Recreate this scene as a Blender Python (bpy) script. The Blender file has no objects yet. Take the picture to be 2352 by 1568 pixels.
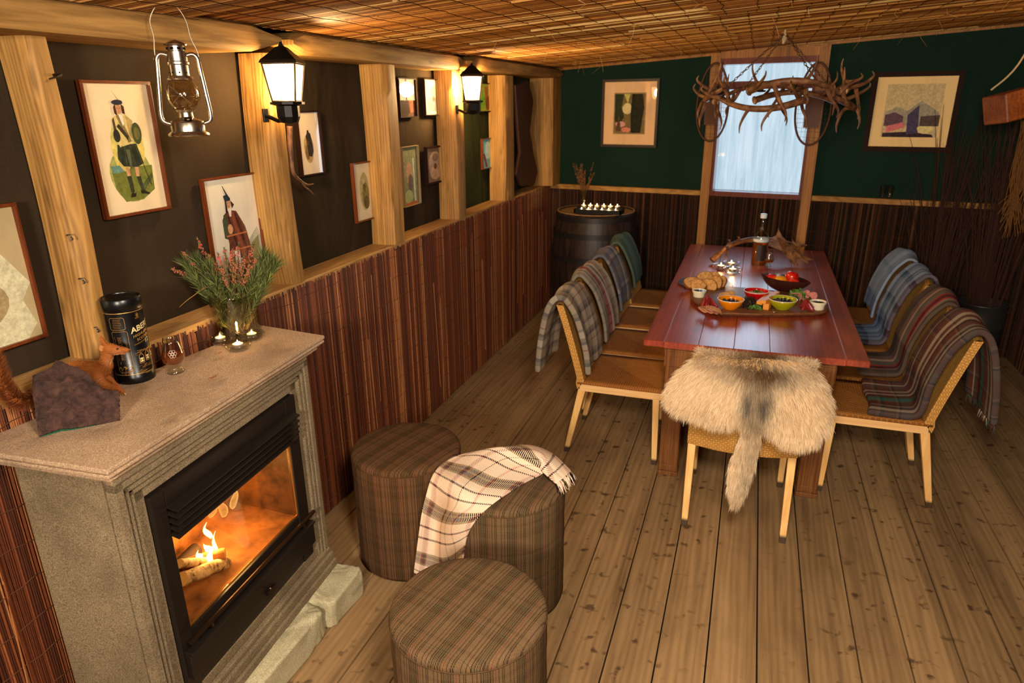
import bpy, math, random
import numpy as np
from mathutils import Vector, Matrix, noise as mnoise
random.seed(7); np.random.seed(7)
sc = bpy.context.scene
COL = sc.collection
# ------------------------------------------------------------------ camera
CX, CY, F, H = 1176., 784., 1568., 1.9
YAW, PIT, ROLL = -0.33435107, -0.33776258, -0.00977106
_f = np.array([math.sin(YAW)*math.cos(PIT), math.cos(YAW)*math.cos(PIT), math.sin(PIT)])
_r = np.array([math.cos(YAW), -math.sin(YAW), 0.]); _u = np.cross(_r, _f)
_r2 = math.cos(ROLL)*_r+math.sin(ROLL)*_u; _u2 = -math.sin(ROLL)*_r+math.cos(ROLL)*_u
MC = np.array([_r2, -_u2, _f]); CAM = np.array([0., 0., H])
cam = bpy.data.objects.new('camera', bpy.data.cameras.new('camera')); COL.objects.link(cam)
cam.matrix_world = Matrix([[_r2[i], _u2[i], -_f[i], CAM[i]] for i in range(3)]+[[0, 0, 0, 1]])
cam.data.sensor_width = 36; cam.data.lens = 36*F/2352; cam.data.clip_start = .02
cam.data.dof.use_dof = True; cam.data.dof.focus_distance = 2.15; cam.data.dof.aperture_fstop = 4.6
sc.camera = cam
# ------------------------------------------------------------------ light and exposure
w = bpy.data.worlds.new('sky'); sc.world = w; w.use_nodes = True
w.node_tree.nodes['Background'].inputs[0].default_value = (.72, .86, .95, 1)
w.node_tree.nodes['Background'].inputs[1].default_value = 1.02
sc.view_settings.view_transform = 'Standard'; sc.view_settings.look = 'None'
sc.view_settings.exposure = 0.; sc.view_settings.gamma = 1.; sc.view_settings.use_curve_mapping = False
def light(name, kind, loc, energy, color, size=.1, target=None, **kw):
    d = bpy.data.lights.new(name, kind); o = bpy.data.objects.new(name, d); COL.objects.link(o)
    o.location = loc; d.energy = energy; d.color = color
    if kind == 'AREA': d.size = size
    else: d.shadow_soft_size = size
    if target is not None:
        o.rotation_euler = (Vector(target)-Vector(loc)).to_track_quat('-Z', 'Y').to_euler()
    for k, v in kw.items(): setattr(d, k, v)
    return o
WARM = (1., .60, .25)
light('key_lamp', 'AREA', (.10, .42, 2.13), 66, (1., .87, .72), .36, (-.1, 2.6, .3), shape='DISK')
light('fill_lamp', 'AREA', (-.30, -1.2, 2.0), 108, (1., .85, .69), .42, (.0, 3.4, .6), shape='DISK')
light('rear_lamp', 'POINT', (1.45, 4.3, 2.1), 2.0, WARM, .05)
cyc = getattr(sc, 'cycles', None)
# ------------------------------------------------------------------ geometry by sight lines
def ray(px, py): return MC.T@np.array([(px-CX)/F, (py-CY)/F, 1.])
def at_z(px, py, z): d = ray(px, py); return CAM+d*(z-H)/d[2]
def at_y(px, py, y): d = ray(px, py); return CAM+d*y/d[1]
def at_x(px, py, x): d = ray(px, py); return CAM+d*x/d[0]
def at_p(px, py, p, n):
    d = ray(px, py); n = np.array(n, float); return CAM+d*(np.dot(np.array(p, float)-CAM, n)/np.dot(d, n))
BW0 = np.array([-1.8, 6.4, 0.]); BWD = np.array([1, -.13, 0.])/math.hypot(1, .13); BWN = np.array([-BWD[1], BWD[0], 0.])
def bwy(x): return 6.4-.13*(x+1.8)
def at_back(px, py, off=0.): return at_p(px, py, BW0+BWN*off, BWN)
def cz(x, y=3.): return 2.165+.0035*y+.057*(x+1.8)
A = np.array
# ------------------------------------------------------------------ material helper
def srgb(*c):
    c = c[0] if len(c) == 1 else c
    return tuple((x/255/12.92 if x/255 <= .04045 else ((x/255+.055)/1.055)**2.4) for x in c)+(1.,)
class G:
    def __init__(s, name, rough=.6, spec=.3, metal=0., col=None):
        s.m = bpy.data.materials.new(name); s.m.use_nodes = True; s.t = s.m.node_tree
        s.b = s.t.nodes['Principled BSDF']; s.out = s.t.nodes['Material Output']
        s.b.inputs['Roughness'].default_value = rough; s.b.inputs['Specular IOR Level'].default_value = spec
        s.b.inputs['Metallic'].default_value = metal
        if col: s.b.inputs['Base Color'].default_value = col
    def n(s, t, i=None, **kw):
        x = s.t.nodes.new(t)
        for k, v in kw.items(): setattr(x, k, v)
        for k, v in (i or {}).items():
            if hasattr(v, 'links') or hasattr(v, 'is_linked'): s.t.links.new(v, x.inputs[k])
            else: x.inputs[k].default_value = v
        return x
    def set(s, k, v):
        if hasattr(v, 'is_linked'): s.t.links.new(v, s.b.inputs[k])
        else: s.b.inputs[k].default_value = v
    def obj(s): return s.n('ShaderNodeTexCoord').outputs['Object']
    def uv(s): return s.n('ShaderNodeTexCoord').outputs['UV']
    def attr(s, nm='rc'): return s.n('ShaderNodeAttribute', attribute_name=nm).outputs['Color']
    def map(s, v, sc_=(1, 1, 1), rot=(0, 0, 0), loc=(0, 0, 0)):
        return s.n('ShaderNodeMapping', {'Vector': v, 'Scale': sc_, 'Rotation': rot, 'Location': loc}).outputs[0]
    def noise(s, v, scale=5, detail=3, rough=.5, dist=0.):
        return s.n('ShaderNodeTexNoise', {'Vector': v, 'Scale': scale, 'Detail': detail, 'Roughness': rough, 'Distortion': dist}).outputs[0]
    def ramp(s, f, st, interp='LINEAR'):
        x = s.n('ShaderNodeValToRGB', {'Fac': f}); cr = x.color_ramp; cr.interpolation = interp
        while len(cr.elements) > 1: cr.elements.remove(cr.elements[-1])
        cr.elements[0].position = st[0][0]; cr.elements[0].color = c4(st[0][1])
        for p, c in st[1:]: e = cr.elements.new(p); e.color = c4(c)
        return x.outputs[0]
    def mix(s, f, a, b, mode='MIX'):
        x = s.n('ShaderNodeMix', data_type='RGBA', blend_type=mode, clamp_factor=True)
        for k, v in ((0, f), (6, a), (7, b)):
            if hasattr(v, 'is_linked'): s.t.links.new(v, x.inputs[k])
            else: x.inputs[k].default_value = v if k == 0 else c4(v)
        return x.outputs[2]
    def ma(s, op, a, b=0., c=None):
        x = s.n('ShaderNodeMath', operation=op)
        for k, v in enumerate((a, b) if c is None else (a, b, c)):
            if hasattr(v, 'is_linked'): s.t.links.new(v, x.inputs[k])
            else: x.inputs[k].default_value = v
        return x.outputs[0]
    def xyz(s, v): return s.n('ShaderNodeSeparateXYZ', {'Vector': v}).outputs
    def comb(s, x, y, z=0.): return s.n('ShaderNodeCombineXYZ', {'X': x, 'Y': y, 'Z': z}).outputs[0]
    def bump(s, h, st=.5, d=.01):
        s.set('Normal', s.n('ShaderNodeBump', {'Height': h, 'Strength': st, 'Distance': d}).outputs[0])
def c4(c):
    if isinstance(c, (int, float)): return (c, c, c, 1)
    return tuple(c)+(1,) if len(c) == 3 else tuple(c)
_pl = {}
def plain(name, col, rough=.6, spec=.3, metal=0., **kw):
    if name in _pl: return _pl[name]
    g = G(name, rough, spec, metal, c4(col))
    for k, v in kw.items(): g.set(k.replace('_', ' '), v)
    v = g.noise(g.obj(), 40, 3)
    g.set('Base Color', g.mix(.25, col, g.mix(v, tuple(x*.5 for x in col[:3]), tuple(min(1, x*1.35) for x in col[:3]))))
    g.bump(v, .08, .002); _pl[name] = g.m; return g.m
def emit(name, col, strength):
    if name in _pl: return _pl[name]
    g = G(name); e = g.n('ShaderNodeEmission', {'Color': c4(col), 'Strength': strength})
    g.t.links.new(e.outputs[0], g.out.inputs[0]); _pl[name] = g.m; return g.m
def glass(name, col=(1, 1, 1), rough=.0, ior=1.45, thin=.82):
    if name in _pl: return _pl[name]
    g = G(name)
    fc = g.n('ShaderNodeLayerWeight', {'Blend': .5}).outputs['Facing']
    fr = g.ma('ADD', g.ma('MULTIPLY', g.ma('POWER', fc, 4.), .8), .035)
    tr = g.n('ShaderNodeBsdfTransparent', {'Color': c4(col)}); gl = g.n('ShaderNodeBsdfGlossy', {'Roughness': rough+.02})
    f2 = g.ma('ADD', fr, 1-thin-.14)
    mx = g.n('ShaderNodeMixShader', {0: f2, 1: tr.outputs[0], 2: gl.outputs[0]})
    g.t.links.new(mx.outputs[0], g.out.inputs[0]); _pl[name] = g.m; return g.m
def wood(name, dark, light, axis='y', scale=1., rough=.6, knots=True, spec=.3, stain=None, bump=.3):
    g = G(name, rough, spec); o = g.obj()
    s = {'x': (.6, 9, 9), 'y': (9, .6, 9), 'z': (9, 9, .6)}[axis]
    v = g.map(o, tuple(a*scale for a in s))
    d = g.noise(g.map(o, tuple(a*scale*.35 for a in s)), 2., 2)
    n1 = g.noise(v, 2.2, 6, .62, .8)
    wv = g.n('ShaderNodeTexWave', {'Vector': v, 'Scale': 1.1, 'Distortion': 9., 'Detail': 3., 'Detail Scale': 1.2}, bands_direction={'x': 'Y', 'y': 'X', 'z': 'X'}[axis]).outputs[1]
    f = g.mix(.16, n1, wv)
    c = g.ramp(f, [(.28, dark), (.68, light)])
    if knots:
        kn = g.n('ShaderNodeTexVoronoi', {'Vector': g.map(o, tuple((1.3 if a < 1 else 5)*scale for a in s)), 'Scale': 1.})
        k = g.ramp(kn.outputs['Distance'], [(.05, 1), (.16, 0)]); c = g.mix(g.ma('MULTIPLY', g.n('ShaderNodeRGBToBW', {0: k}).outputs[0], .75), c, tuple(x*.3 for x in dark[:3]))
    c = g.mix(.35, c, g.ramp(d, [(.3, dark), (.7, light)]))
    if stain: c = stain(g, o, c)
    g.set('Base Color', c); g.bump(f, bump, .004); return g.m
# ------------------------------------------------------------------ mesh helper
class MB:
    def __init__(s): s.v = []; s.f = []; s.mi = []; s.uv = []; s.c = []; s.X = None; s.m = 0
    def add(s, vs, fs, uvs=None, col=None, m=None):
        b = len(s.v)
        if s.X is not None: vs = [tuple(s.X@Vector(p)) for p in vs]
        s.v += [tuple(p) for p in vs]; s.f += [tuple(i+b for i in f) for f in fs]
        s.mi += [s.m if m is None else m]*len(fs)
        s.uv += list(uvs) if uvs is not None else [(0, 0)]*len(vs)
        s.c += (list(col) if isinstance(col, list) else [col or (.5, .5, .5)]*len(vs)); return s
    def box(s, c, d, rot=None, bev=0., taper=1., m=None, col=None):
        # box with chamfered vertical profile; taper scales the top
        x, y, z = d[0]/2, d[1]/2, d[2]/2; R = rot or Matrix.Identity(3); c = Vector(c)
        b = min(bev, x*.9, y*.9, z*.9)
        if b <= 0:
            vs = [(sx*x*(taper if sz > 0 else 1), sy*y*(taper if sz > 0 else 1), sz*z) for sz in (-1, 1) for sx, sy in ((-1, -1), (1, -1), (1, 1), (-1, 1))]
            fs = [(3, 2, 1, 0), (4, 5, 6, 7)]+[(i, (i+1) % 4, (i+1) % 4+4, i+4) for i in range(4)]
        else:
            vs = []
            for zz, k in ((-z, 1), (-z+b, 0), (z-b, 0), (z, 1)):
                t = taper if zz > 0 else 1
                for sx, sy in ((-1, -1), (1, -1), (1, 1), (-1, 1)):
                    q = [((x-b)*sx, y*sy), (x*sx, (y-b)*sy)]
                    if k: q = [((x-b*1.)*sx, (y-b)*sy)]*2; q = [((x-b)*sx+(0), (y-b*.999)*sy), ((x-b*.999)*sx, (y-b)*sy)]
                    if sx*sy > 0: q = q[::-1]
                    for a_, b_ in q: vs.append((a_*t, b_*t, zz))
            fs = [tuple(range(7, -1, -1)), tuple(range(24, 32))]
            for k in range(3):
                for i in range(8): fs.append((k*8+i, k*8+(i+1) % 8, k*8+8+(i+1) % 8, k*8+8+i))
        return s.add([tuple(R@Vector(p)+c) for p in vs], fs, m=m, col=col)
    def tube(s, pts, rad, n=8, caps=True, m=None, col=None, squash=None):
        P = [Vector(p) for p in pts]; k = len(P)
        if not hasattr(rad, '__len__'): rad = [rad]*k
        t0 = (P[1]-P[0]).normalized(); a = t0.orthogonal().normalized(); vs = []; L = 0; uv = []
        if squash: a = (Vector(squash[0])-t0*Vector(squash[0]).dot(t0)).normalized()
        for i in range(k):
            t = (P[min(i+1, k-1)]-P[max(i-1, 0)])
            t = t.normalized() if t.length > 1e-9 else t0
            a = (a-t*a.dot(t)); a = a.normalized() if a.length > 1e-6 else t.orthogonal().normalized()
            b = t.cross(a)
            if i: L += (P[i]-P[i-1]).length
            for j in range(n):
                th = 2*math.pi*j/n; r = rad[i]
                vs.append(P[i]+a*(math.cos(th)*r)+b*(math.sin(th)*r*(squash[1] if squash else 1))); uv.append((j/n, L))
        fs = [(i*n+j, i*n+(j+1) % n, (i+1)*n+(j+1) % n, (i+1)*n+j) for i in range(k-1) for j in range(n)]
        if caps: fs += [tuple(range(n-1, -1, -1)), tuple(range((k-1)*n, k*n))]
        return s.add(vs, fs, uv, m=m, col=col)
    def lathe(s, prof, n=32, c=(0, 0, 0), m=None, caps=(False, False), sx=1., sy=1., col=None, R=None):
        vs = []; uv = []
        for r, z in prof:
            for j in range(n):
                th = 2*math.pi*j/n; p = Vector((r*math.cos(th)*sx, r*math.sin(th)*sy, z))
                if R: p = R@p
                vs.append((p.x+c[0], p.y+c[1], p.z+c[2])); uv.append((th*max(q[0] for q in prof), z))
        k = len(prof)
        fs = [(i*n+j, i*n+(j+1) % n, (i+1)*n+(j+1) % n, (i+1)*n+j) for i in range(k-1) for j in range(n)]
        if caps[0]: fs.append(tuple(range(n-1, -1, -1)))
        if caps[1]: fs.append(tuple(range((k-1)*n, k*n)))
        return s.add(vs, fs, uv, m=m, col=col)
    def grid(s, rows, uvs=None, m=None, col=None, closed=False):
        k = len(rows[0]); vs = [p for r in rows for p in r]; q = k if closed else k-1
        fs = [(i*k+j, i*k+(j+1) % k, (i+1)*k+(j+1) % k, (i+1)*k+j) for i in range(len(rows)-1) for j in range(q)]
        return s.add(vs, fs, [u for r in uvs for u in r] if uvs else None, m=m, col=col)
    def ball(s, c, r, n=8, m=None, col=None, sc_=(1, 1, 1), R=None):
        prof = [(max(1e-5, r*math.sin(math.pi*i/n)), -r*math.cos(math.pi*i/n)) for i in range(n+1)]
        vs = []; k = n+2
        for a_, z in prof:
            for j in range(k):
                p = Vector((a_*math.cos(2*math.pi*j/k)*sc_[0], a_*math.sin(2*math.pi*j/k)*sc_[1], z*sc_[2]))
                if R: p = R@p
                vs.append((p.x+c[0], p.y+c[1], p.z+c[2]))
        fs = [(i*k+j, i*k+(j+1) % k, (i+1)*k+(j+1) % k, (i+1)*k+j) for i in range(n) for j in range(k)]
        return s.add(vs, fs, m=m, col=col)
    def prism(s, poly, d, m=None, col=None):
        # poly: 3D points of a flat outline, d: extrusion vector
        n = len(poly); P = [Vector(p) for p in poly]; d = Vector(d)
        return s.add([tuple(p) for p in P]+[tuple(p+d) for p in P], [tuple(range(n-1, -1, -1)), tuple(range(n, 2*n))]+[(i, (i+1) % n, (i+1) % n+n, i+n) for i in range(n)], m=m, col=col)
    def build(s, name, mats, parent=None, world=False, smooth=False, mods=()):
        me = bpy.data.meshes.new(name); V = s.v
        if world and parent is not None:
            q = parent; l = Vector((0, 0, 0))
            while q is not None: l = l+q.location; q = q.parent
            V = [(p[0]-l.x, p[1]-l.y, p[2]-l.z) for p in V]
        me.from_pydata(V, [], s.f)
        for m_ in (mats if isinstance(mats, (list, tuple)) else [mats]): me.materials.append(m_)
        if any(s.mi): me.polygons.foreach_set('material_index', s.mi)
        li = np.zeros(len(me.loops), dtype=np.int32); me.loops.foreach_get('vertex_index', li)
        ul = me.uv_layers.new(name='UVMap'); ul.data.foreach_set('uv', np.array(s.uv, dtype=np.float32)[li].ravel())
        ca = me.color_attributes.new('rc', 'FLOAT_COLOR', 'POINT')
        cc = np.ones((len(s.v), 4), dtype=np.float32); cc[:, :3] = np.array(s.c, dtype=np.float32); ca.data.foreach_set('color', cc.ravel())
        if smooth: me.polygons.foreach_set('use_smooth', [True]*len(me.polygons))
        me.update(); o = bpy.data.objects.new(name, me); COL.objects.link(o)
        if parent is not None: o.parent = parent
        for t, kw in mods:
            md = o.modifiers.new(t.lower(), t)
            for k, v in kw.items(): setattr(md, k, v)
        if smooth == 'auto':
            md = o.modifiers.new('es', 'EDGE_SPLIT'); md.split_angle = .7
        return o
def tag(o, label, cat, group=None, kind=None):
    o['label'] = label; o['category'] = cat
    if group: o['group'] = group
    if kind: o['kind'] = kind
    return o
def thing(name, label, cat, loc=(0, 0, 0), group=None, rz=0.):
    o = bpy.data.objects.new(name, None); COL.objects.link(o); o.location = tuple(loc); o.rotation_euler = (0, 0, rz)
    o.empty_display_size = .05
    return tag(o, label, cat, group)
def struct(o, label, cat): return tag(o, label, cat, kind='structure')
def clone(root, loc, rz, label):
    r = root.copy(); COL.objects.link(r); r.location = loc; r.rotation_euler = (0, 0, rz); r['label'] = label
    for ch in list(root.children):
        c = ch.copy(); COL.objects.link(c); c.parent = r
        for g_ in ch.children: d = g_.copy(); COL.objects.link(d); d.parent = c
    return r
def crom(P, n):
    P = [Vector(p) for p in P]; o = []
    for i in range(len(P)-1):
        a, b, c, d = P[max(i-1, 0)], P[i], P[i+1], P[min(i+2, len(P)-1)]
        for k in range(n):
            t = k/n; o.append(.5*((2*b)+(c-a)*t+(2*a-5*b+4*c-d)*t*t+(3*b-a-3*c+d)*t**3))
    o.append(P[-1]); return o
def lerp(a, b, t): return a+(b-a)*t
def rnd(a, b): return random.uniform(a, b)
SOL = lambda t: ('SOLIDIFY', dict(thickness=t, offset=0))
SUB = lambda n: ('SUBSURF', dict(levels=n, render_levels=n))
# ================================================================== SETTING
def floor_stain(g, o, c):
    X = g.xyz(o)
    # a tone per board
    b = g.n('ShaderNodeTexWhiteNoise', {'W': g.ma('FLOOR', g.ma('DIVIDE', g.ma('ADD', X[0], 10.), .172))}, noise_dimensions='1D').outputs['Value']
    c = g.mix(.30, c, g.ramp(b, [(0, srgb(96, 70, 42)), (1, srgb(176, 138, 92))]))
    s1 = g.noise(g.map(o, (1, 1, 1)), 19., 3, .45)
    k1 = g.ramp(s1, [(.61, 0), (.70, 1)])
    k2 = g.ramp(g.noise(g.map(o, (1, 1, 1), loc=(5, 3, 0)), 2.2, 5, .6), [(.5, 0), (.85, 1)])
    c = g.mix(g.ma('MULTIPLY', g.n('ShaderNodeRGBToBW', {0: k2}).outputs[0], .4), c, srgb(88, 66, 42))
    msk = g.ramp(g.noise(g.map(o, (1, 1, 1), loc=(1, 9, 0)), 1.3, 2), [(.36, 0), (.52, 1)])
    return g.mix(g.ma('MULTIPLY', g.ma('MULTIPLY', g.n('ShaderNodeRGBToBW', {0: k1}).outputs[0], .75), g.n('ShaderNodeRGBToBW', {0: msk}).outputs[0]), c, srgb(48, 28, 18))
M_floor = wood('floor_boards', srgb(98, 74, 47), srgb(172, 138, 94), 'y', 1.1, .62, True, .25, floor_stain, .15)
M_stud = wood('stud_wood', srgb(100, 66, 30), srgb(200, 150, 80), 'z', 2.2, .6, True, .25, bump=.4)
M_beam = wood('beam_wood', srgb(96, 66, 32), srgb(186, 142, 80), 'y', 2.2, .7, True, .12, bump=.4)
M_ledge = wood('ledge_wood', srgb(120, 82, 40), srgb(206, 160, 96), 'y', 2., .65, False, .2)
M_pine = wood('window_pine', srgb(110, 68, 30), srgb(190, 130, 64), 'z', 2., .55, False, .3)
M_redpine = wood('window_red_stain', srgb(70, 26, 14), srgb(128, 56, 30), 'z', 2., .5, False, .3)
def fabric(name, a, b):
    g = G(name, .92, .05); o = g.obj()
    n = g.noise(o, 2.6, 4, .55); c = g.mix(n, a, b)
    g.set('Base Color', g.mix(.12, c, g.mix(g.noise(o, 160, 2), (0, 0, 0), tuple(min(1, x*2.5) for x in b[:3]))))
    v = g.noise(g.map(o, (1, 1, .45), rot=(.5, .3, .2)), 3.2, 3, .5, .6); g.bump(v, .55, .06)
    return g.m
M_lampbrown = fabric('lamp_browned_cloth', srgb(38, 30, 22), srgb(66, 53, 38))  # warm lamplight put into the cloth colour as brown
M_green = fabric('green_cloth', srgb(16, 36, 29), srgb(32, 54, 43))
M_greenL = fabric('green_cloth_olive', srgb(38, 42, 22), srgb(62, 62, 36))
def reed_mat(name, st, rough=.42, spec=.4, sc_=60):
    g = G(name, rough, spec); a = g.attr()
    c = g.ramp(g.xyz(a)[0], st)
    n = g.noise(g.obj(), sc_, 3, .6)
    g.set('Base Color', g.mix(.45, c, g.mix(n, (0.01, 0.005, 0.002), c), 'MIX')); g.bump(n, .25, .002); return g.m
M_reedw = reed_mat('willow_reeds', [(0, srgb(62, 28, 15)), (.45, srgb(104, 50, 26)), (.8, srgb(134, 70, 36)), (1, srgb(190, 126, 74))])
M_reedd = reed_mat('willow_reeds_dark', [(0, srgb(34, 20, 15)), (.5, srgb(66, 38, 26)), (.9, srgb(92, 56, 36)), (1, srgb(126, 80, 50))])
M_reedc = reed_mat('ceiling_reeds', [(0, srgb(112, 66, 28)), (.5, srgb(168, 108, 48)), (.85, srgb(204, 146, 74)), (1, srgb(232, 192, 124))], .4, .45)
M_wire = plain('binding_wire', srgb(44, 26, 14), .9, .0)
def reeds(mb, o, du, dv, nrm, L, W, pitch, r, seg=4, wob=.0016, jag=.0):
    # half-round reeds: du along reed, dv across, nrm towards the room
    o, du, dv, nrm = map(A, (o, du, dv, nrm)); k = int(W/pitch)
    for i in range(k):
        c = (i+.5)*pitch+rnd(-.3, .3)*pitch; rr = r*rnd(.75, 1.25); h = rnd(0, .5)*r; j = rnd(0, jag)*(random.random() < .6)
        col = random.random()**1.3; col = (col, col, col); vs = []
        ph = rnd(0, 6); am = rnd(.4, 1)*wob
        for s in range(seg+1):
            u = L*s/seg if s < seg else L-j
            cc = c+am*math.sin(ph+s*1.7)
            for a in (-1, 0, 1):
                q = o+du*u+dv*(cc+a*rr)+nrm*(h+(rr if a == 0 else 0)+.0)
                vs.append(tuple(q))
        fs = []
        for s in range(seg):
            for a in range(2): b = s*3+a; fs.append((b, b+1, b+4, b+3))
        mb.add(vs, fs, col=[col]*len(vs), m=0)
def wires(mb, o, du, dv, nrm, L, W, step, r, first=.06, m=1):
    o, du, dv, nrm = map(A, (o, du, dv, nrm)); k = int((L-first)/step)+1
    for i in range(k):
        u = first+i*step; n = max(2, int(W/.045)); pts = []
        for s in range(n+1):
            pts.append(o+du*(u+rnd(-.006, .006)+.004*math.sin(s*1.1+i))+dv*(W*s/n)+nrm*r)
        vs = []
        for p in pts: vs += [tuple(p-du*.0013), tuple(p+nrm*.0018), tuple(p+du*.0013)]
        fs = [(s*3+a, s*3+a+1, s*3+a+4, s*3+a+3) for s in range(n) for a in range(2)]
        mb.add(vs, fs, m=m)
# ---- floor of individual boards
mb = MB(); W = .172; x0 = -2.05-W; i = 0
while x0 < 2.6:
    y = -1.7
    ends = sorted([rnd(-.5, 6.5)]) if i % 2 else []
    cuts = [-1.7]+ends+[6.9]
    for a, b in zip(cuts, cuts[1:]):
        mb.box((x0+W/2, (a+b)/2, -.0105+rnd(-.0008, .0008)), (W-.0045-rnd(0, .002), b-a-.003, .021))
    x0 += W; i += 1
mb.box((.2, 2.6, -.04), (4.8, 8.8, .02), m=1)
struct(mb.build('floor', [M_floor, plain('dark_gap', (.012, .008, .006), .9)]), 'worn unpolished wooden floorboards with dark stains and gaps', 'floor')
# ---- walls
XL = -1.95; HR = 1.15
mb = MB(); rows = []
def cloth_wall(p0, p1, z0, z1, nrm, nx=60, nz=24, amp=.012, seed=0):
    rows = []; p0, p1 = A(p0), A(p1); nrm = A(nrm)
    for j in range(nz+1):
        z = lerp(z0, z1, j/nz); r = []
        for i in range(nx+1):
            p = lerp(p0, p1, i/nx); d = mnoise.noise(Vector((p[0]*2.3+p[1]*2.3+seed, z*1.1, seed)))*amp+mnoise.noise(Vector(((p[0]+p[1]+z*.6)*5+seed, z*1.5, 3)))*amp*.5
            r.append(tuple(A([p[0], p[1], z])+nrm*d))
        rows.append(r)
    return rows
mb.grid(cloth_wall((XL, -1.7, 0), (XL, 4.36, 0), 0, 2.3, (1, 0, 0), 90, 24), m=0)
mb.grid(cloth_wall((XL, 4.36, 0), (XL, 6.5, 0), 0, 2.3, (1, 0, 0), 40, 24), m=1)
mb.box((XL-.06, 2.4, 1.15), (.06, 8.6, 2.5), m=0)
struct(mb.build('wall_left', [M_lampbrown, M_greenL], smooth=True), 'cloth wall with warm lamp brown painted in, olive green beyond, hung with framed pictures', 'wall')
# back wall with window opening: four cloth pieces in one mesh
def BP(wd, z, off=0.): return tuple(BW0+BWD*wd+A([0, 0, z])+BWN*off)
def bw(px, py): p = at_back(px, py); return float(np.dot(p-BW0, BWD)), float(p[2])
w0, w1 = bw(1648, 300)[0], bw(1858, 300)[0]; wz0, wz1 = bw(1745, 441)[1], bw(1765, 146)[1]
WW = 4.1
def bq(mb, a, b, z0, z1, m=0, seed=0):
    rows = []
    nx = max(2, int((b-a)/.06)); nz = max(2, int((z1-z0)/.08))
    for j in range(nz+1):
        r = []
        for i in range(nx+1):
            u = lerp(a, b, i/nx); z = lerp(z0, z1, j/nz)
            d = mnoise.noise(Vector((u*1.7+z*1.2, z*.9-u*.3, 2)))*.02+mnoise.noise(Vector((u*4+z*3, z*1.2, 5)))*.006
            r.append(BP(u, z, -d if 0 < i < nx and 0 < j < nz else 0))
        rows.append(r)
    mb.grid(rows, m=m)
mb = MB()
bq(mb, -.4, w0, 0, 2.6); bq(mb, w1, WW, 0, 2.6); bq(mb, w0, w1, 0, wz0); bq(mb, w0, w1, wz1, 2.6)
for a, b, z0, z1 in ((-.4, w0, 0, 2.6), (w1, WW, 0, 2.6), (w0, w1, 0, wz0), (w0, w1, wz1, 2.6)):
    mb.prism([BP(a, z0, .04), BP(b, z0, .04), BP(b, z1, .04), BP(a, z1, .04)], BWN*.03)
struct(mb.build('wall_back', [M_green], smooth='auto'), 'dark green cloth end wall around the window', 'wall')
XR = 1.98
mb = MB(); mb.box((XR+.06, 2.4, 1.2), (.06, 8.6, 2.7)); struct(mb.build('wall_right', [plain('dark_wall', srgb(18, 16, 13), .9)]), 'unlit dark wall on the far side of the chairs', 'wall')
mb = MB(); mb.box((0, -1.7, 1.2), (4.2, .06, 2.7)); struct(mb.build('wall_front', [plain('dark_wall', srgb(28, 22, 16), .9)]), 'dark wall behind the viewer', 'wall')
# wainscots of upright willow rods
mb = MB(); reeds(mb, (-1.806, -.6, .012), (0, 0, 1), (0, 1, 0), (1, 0, 0), HR, 6.95, .0068, .0043, 5, .0018, .022)
for k in range(60):   # loose stalks
    y = rnd(-.5, 6.2); c = rnd(.6, 1.); z = rnd(0, .4)
    mb.tube([(-1.797+rnd(0, .006), y+rnd(-.02, .02), z), (-1.793, y, z+.35), (-1.797, y+rnd(-.02, .02), z+.7)], .0022, 5, col=(c, c, c))
wires(mb, (-1.806, -.6, .012), (0, 0, 1), (0, 1, 0), (1, 0, 0), HR, 6.95, .115, .0085)
mb.box((-1.86, 2.9, .56), (.09, 6.9, 1.1), m=0, col=(.1, .1, .1))
struct(mb.build('trim_1', [M_reedw, plain('grey_wire', srgb(92, 60, 38), .7, .1), plain('dark_gap', (.012, .008, .006), .9)]), 'reddish brown willow screen cladding the lower left wall', 'wainscot')
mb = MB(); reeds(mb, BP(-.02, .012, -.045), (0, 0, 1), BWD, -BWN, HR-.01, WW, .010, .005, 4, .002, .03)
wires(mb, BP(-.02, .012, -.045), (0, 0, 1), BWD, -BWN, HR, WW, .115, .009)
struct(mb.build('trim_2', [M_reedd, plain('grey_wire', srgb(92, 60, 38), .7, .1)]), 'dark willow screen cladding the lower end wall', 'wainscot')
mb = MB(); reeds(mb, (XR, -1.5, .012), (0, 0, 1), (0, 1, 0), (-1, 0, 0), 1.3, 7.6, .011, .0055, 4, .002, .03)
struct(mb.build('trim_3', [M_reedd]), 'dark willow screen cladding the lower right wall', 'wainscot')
# ledges
mb = MB(); mb.box((-1.872, 2.9, 1.158), (.135, 7., .028), bev=.003)
struct(mb.build('trim_4', [M_ledge]), 'sawn timber ledge on top of the left willow screen', 'ledge')
mb = MB()
for a, b in ((0, w0-.09), (w1+.09, 3.9)):
    mb.prism([BP(a, 1.125, -.01), BP(b, 1.125, -.01), BP(b, 1.125, -.065), BP(a, 1.125, -.065)], (0, 0, .04))
struct(mb.build('trim_5', [wood('rail_wood', srgb(120, 82, 40), srgb(200, 148, 78), 'x', 2., .6, False, .2)]), 'pale timber rail along the end wall', 'rail')
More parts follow.
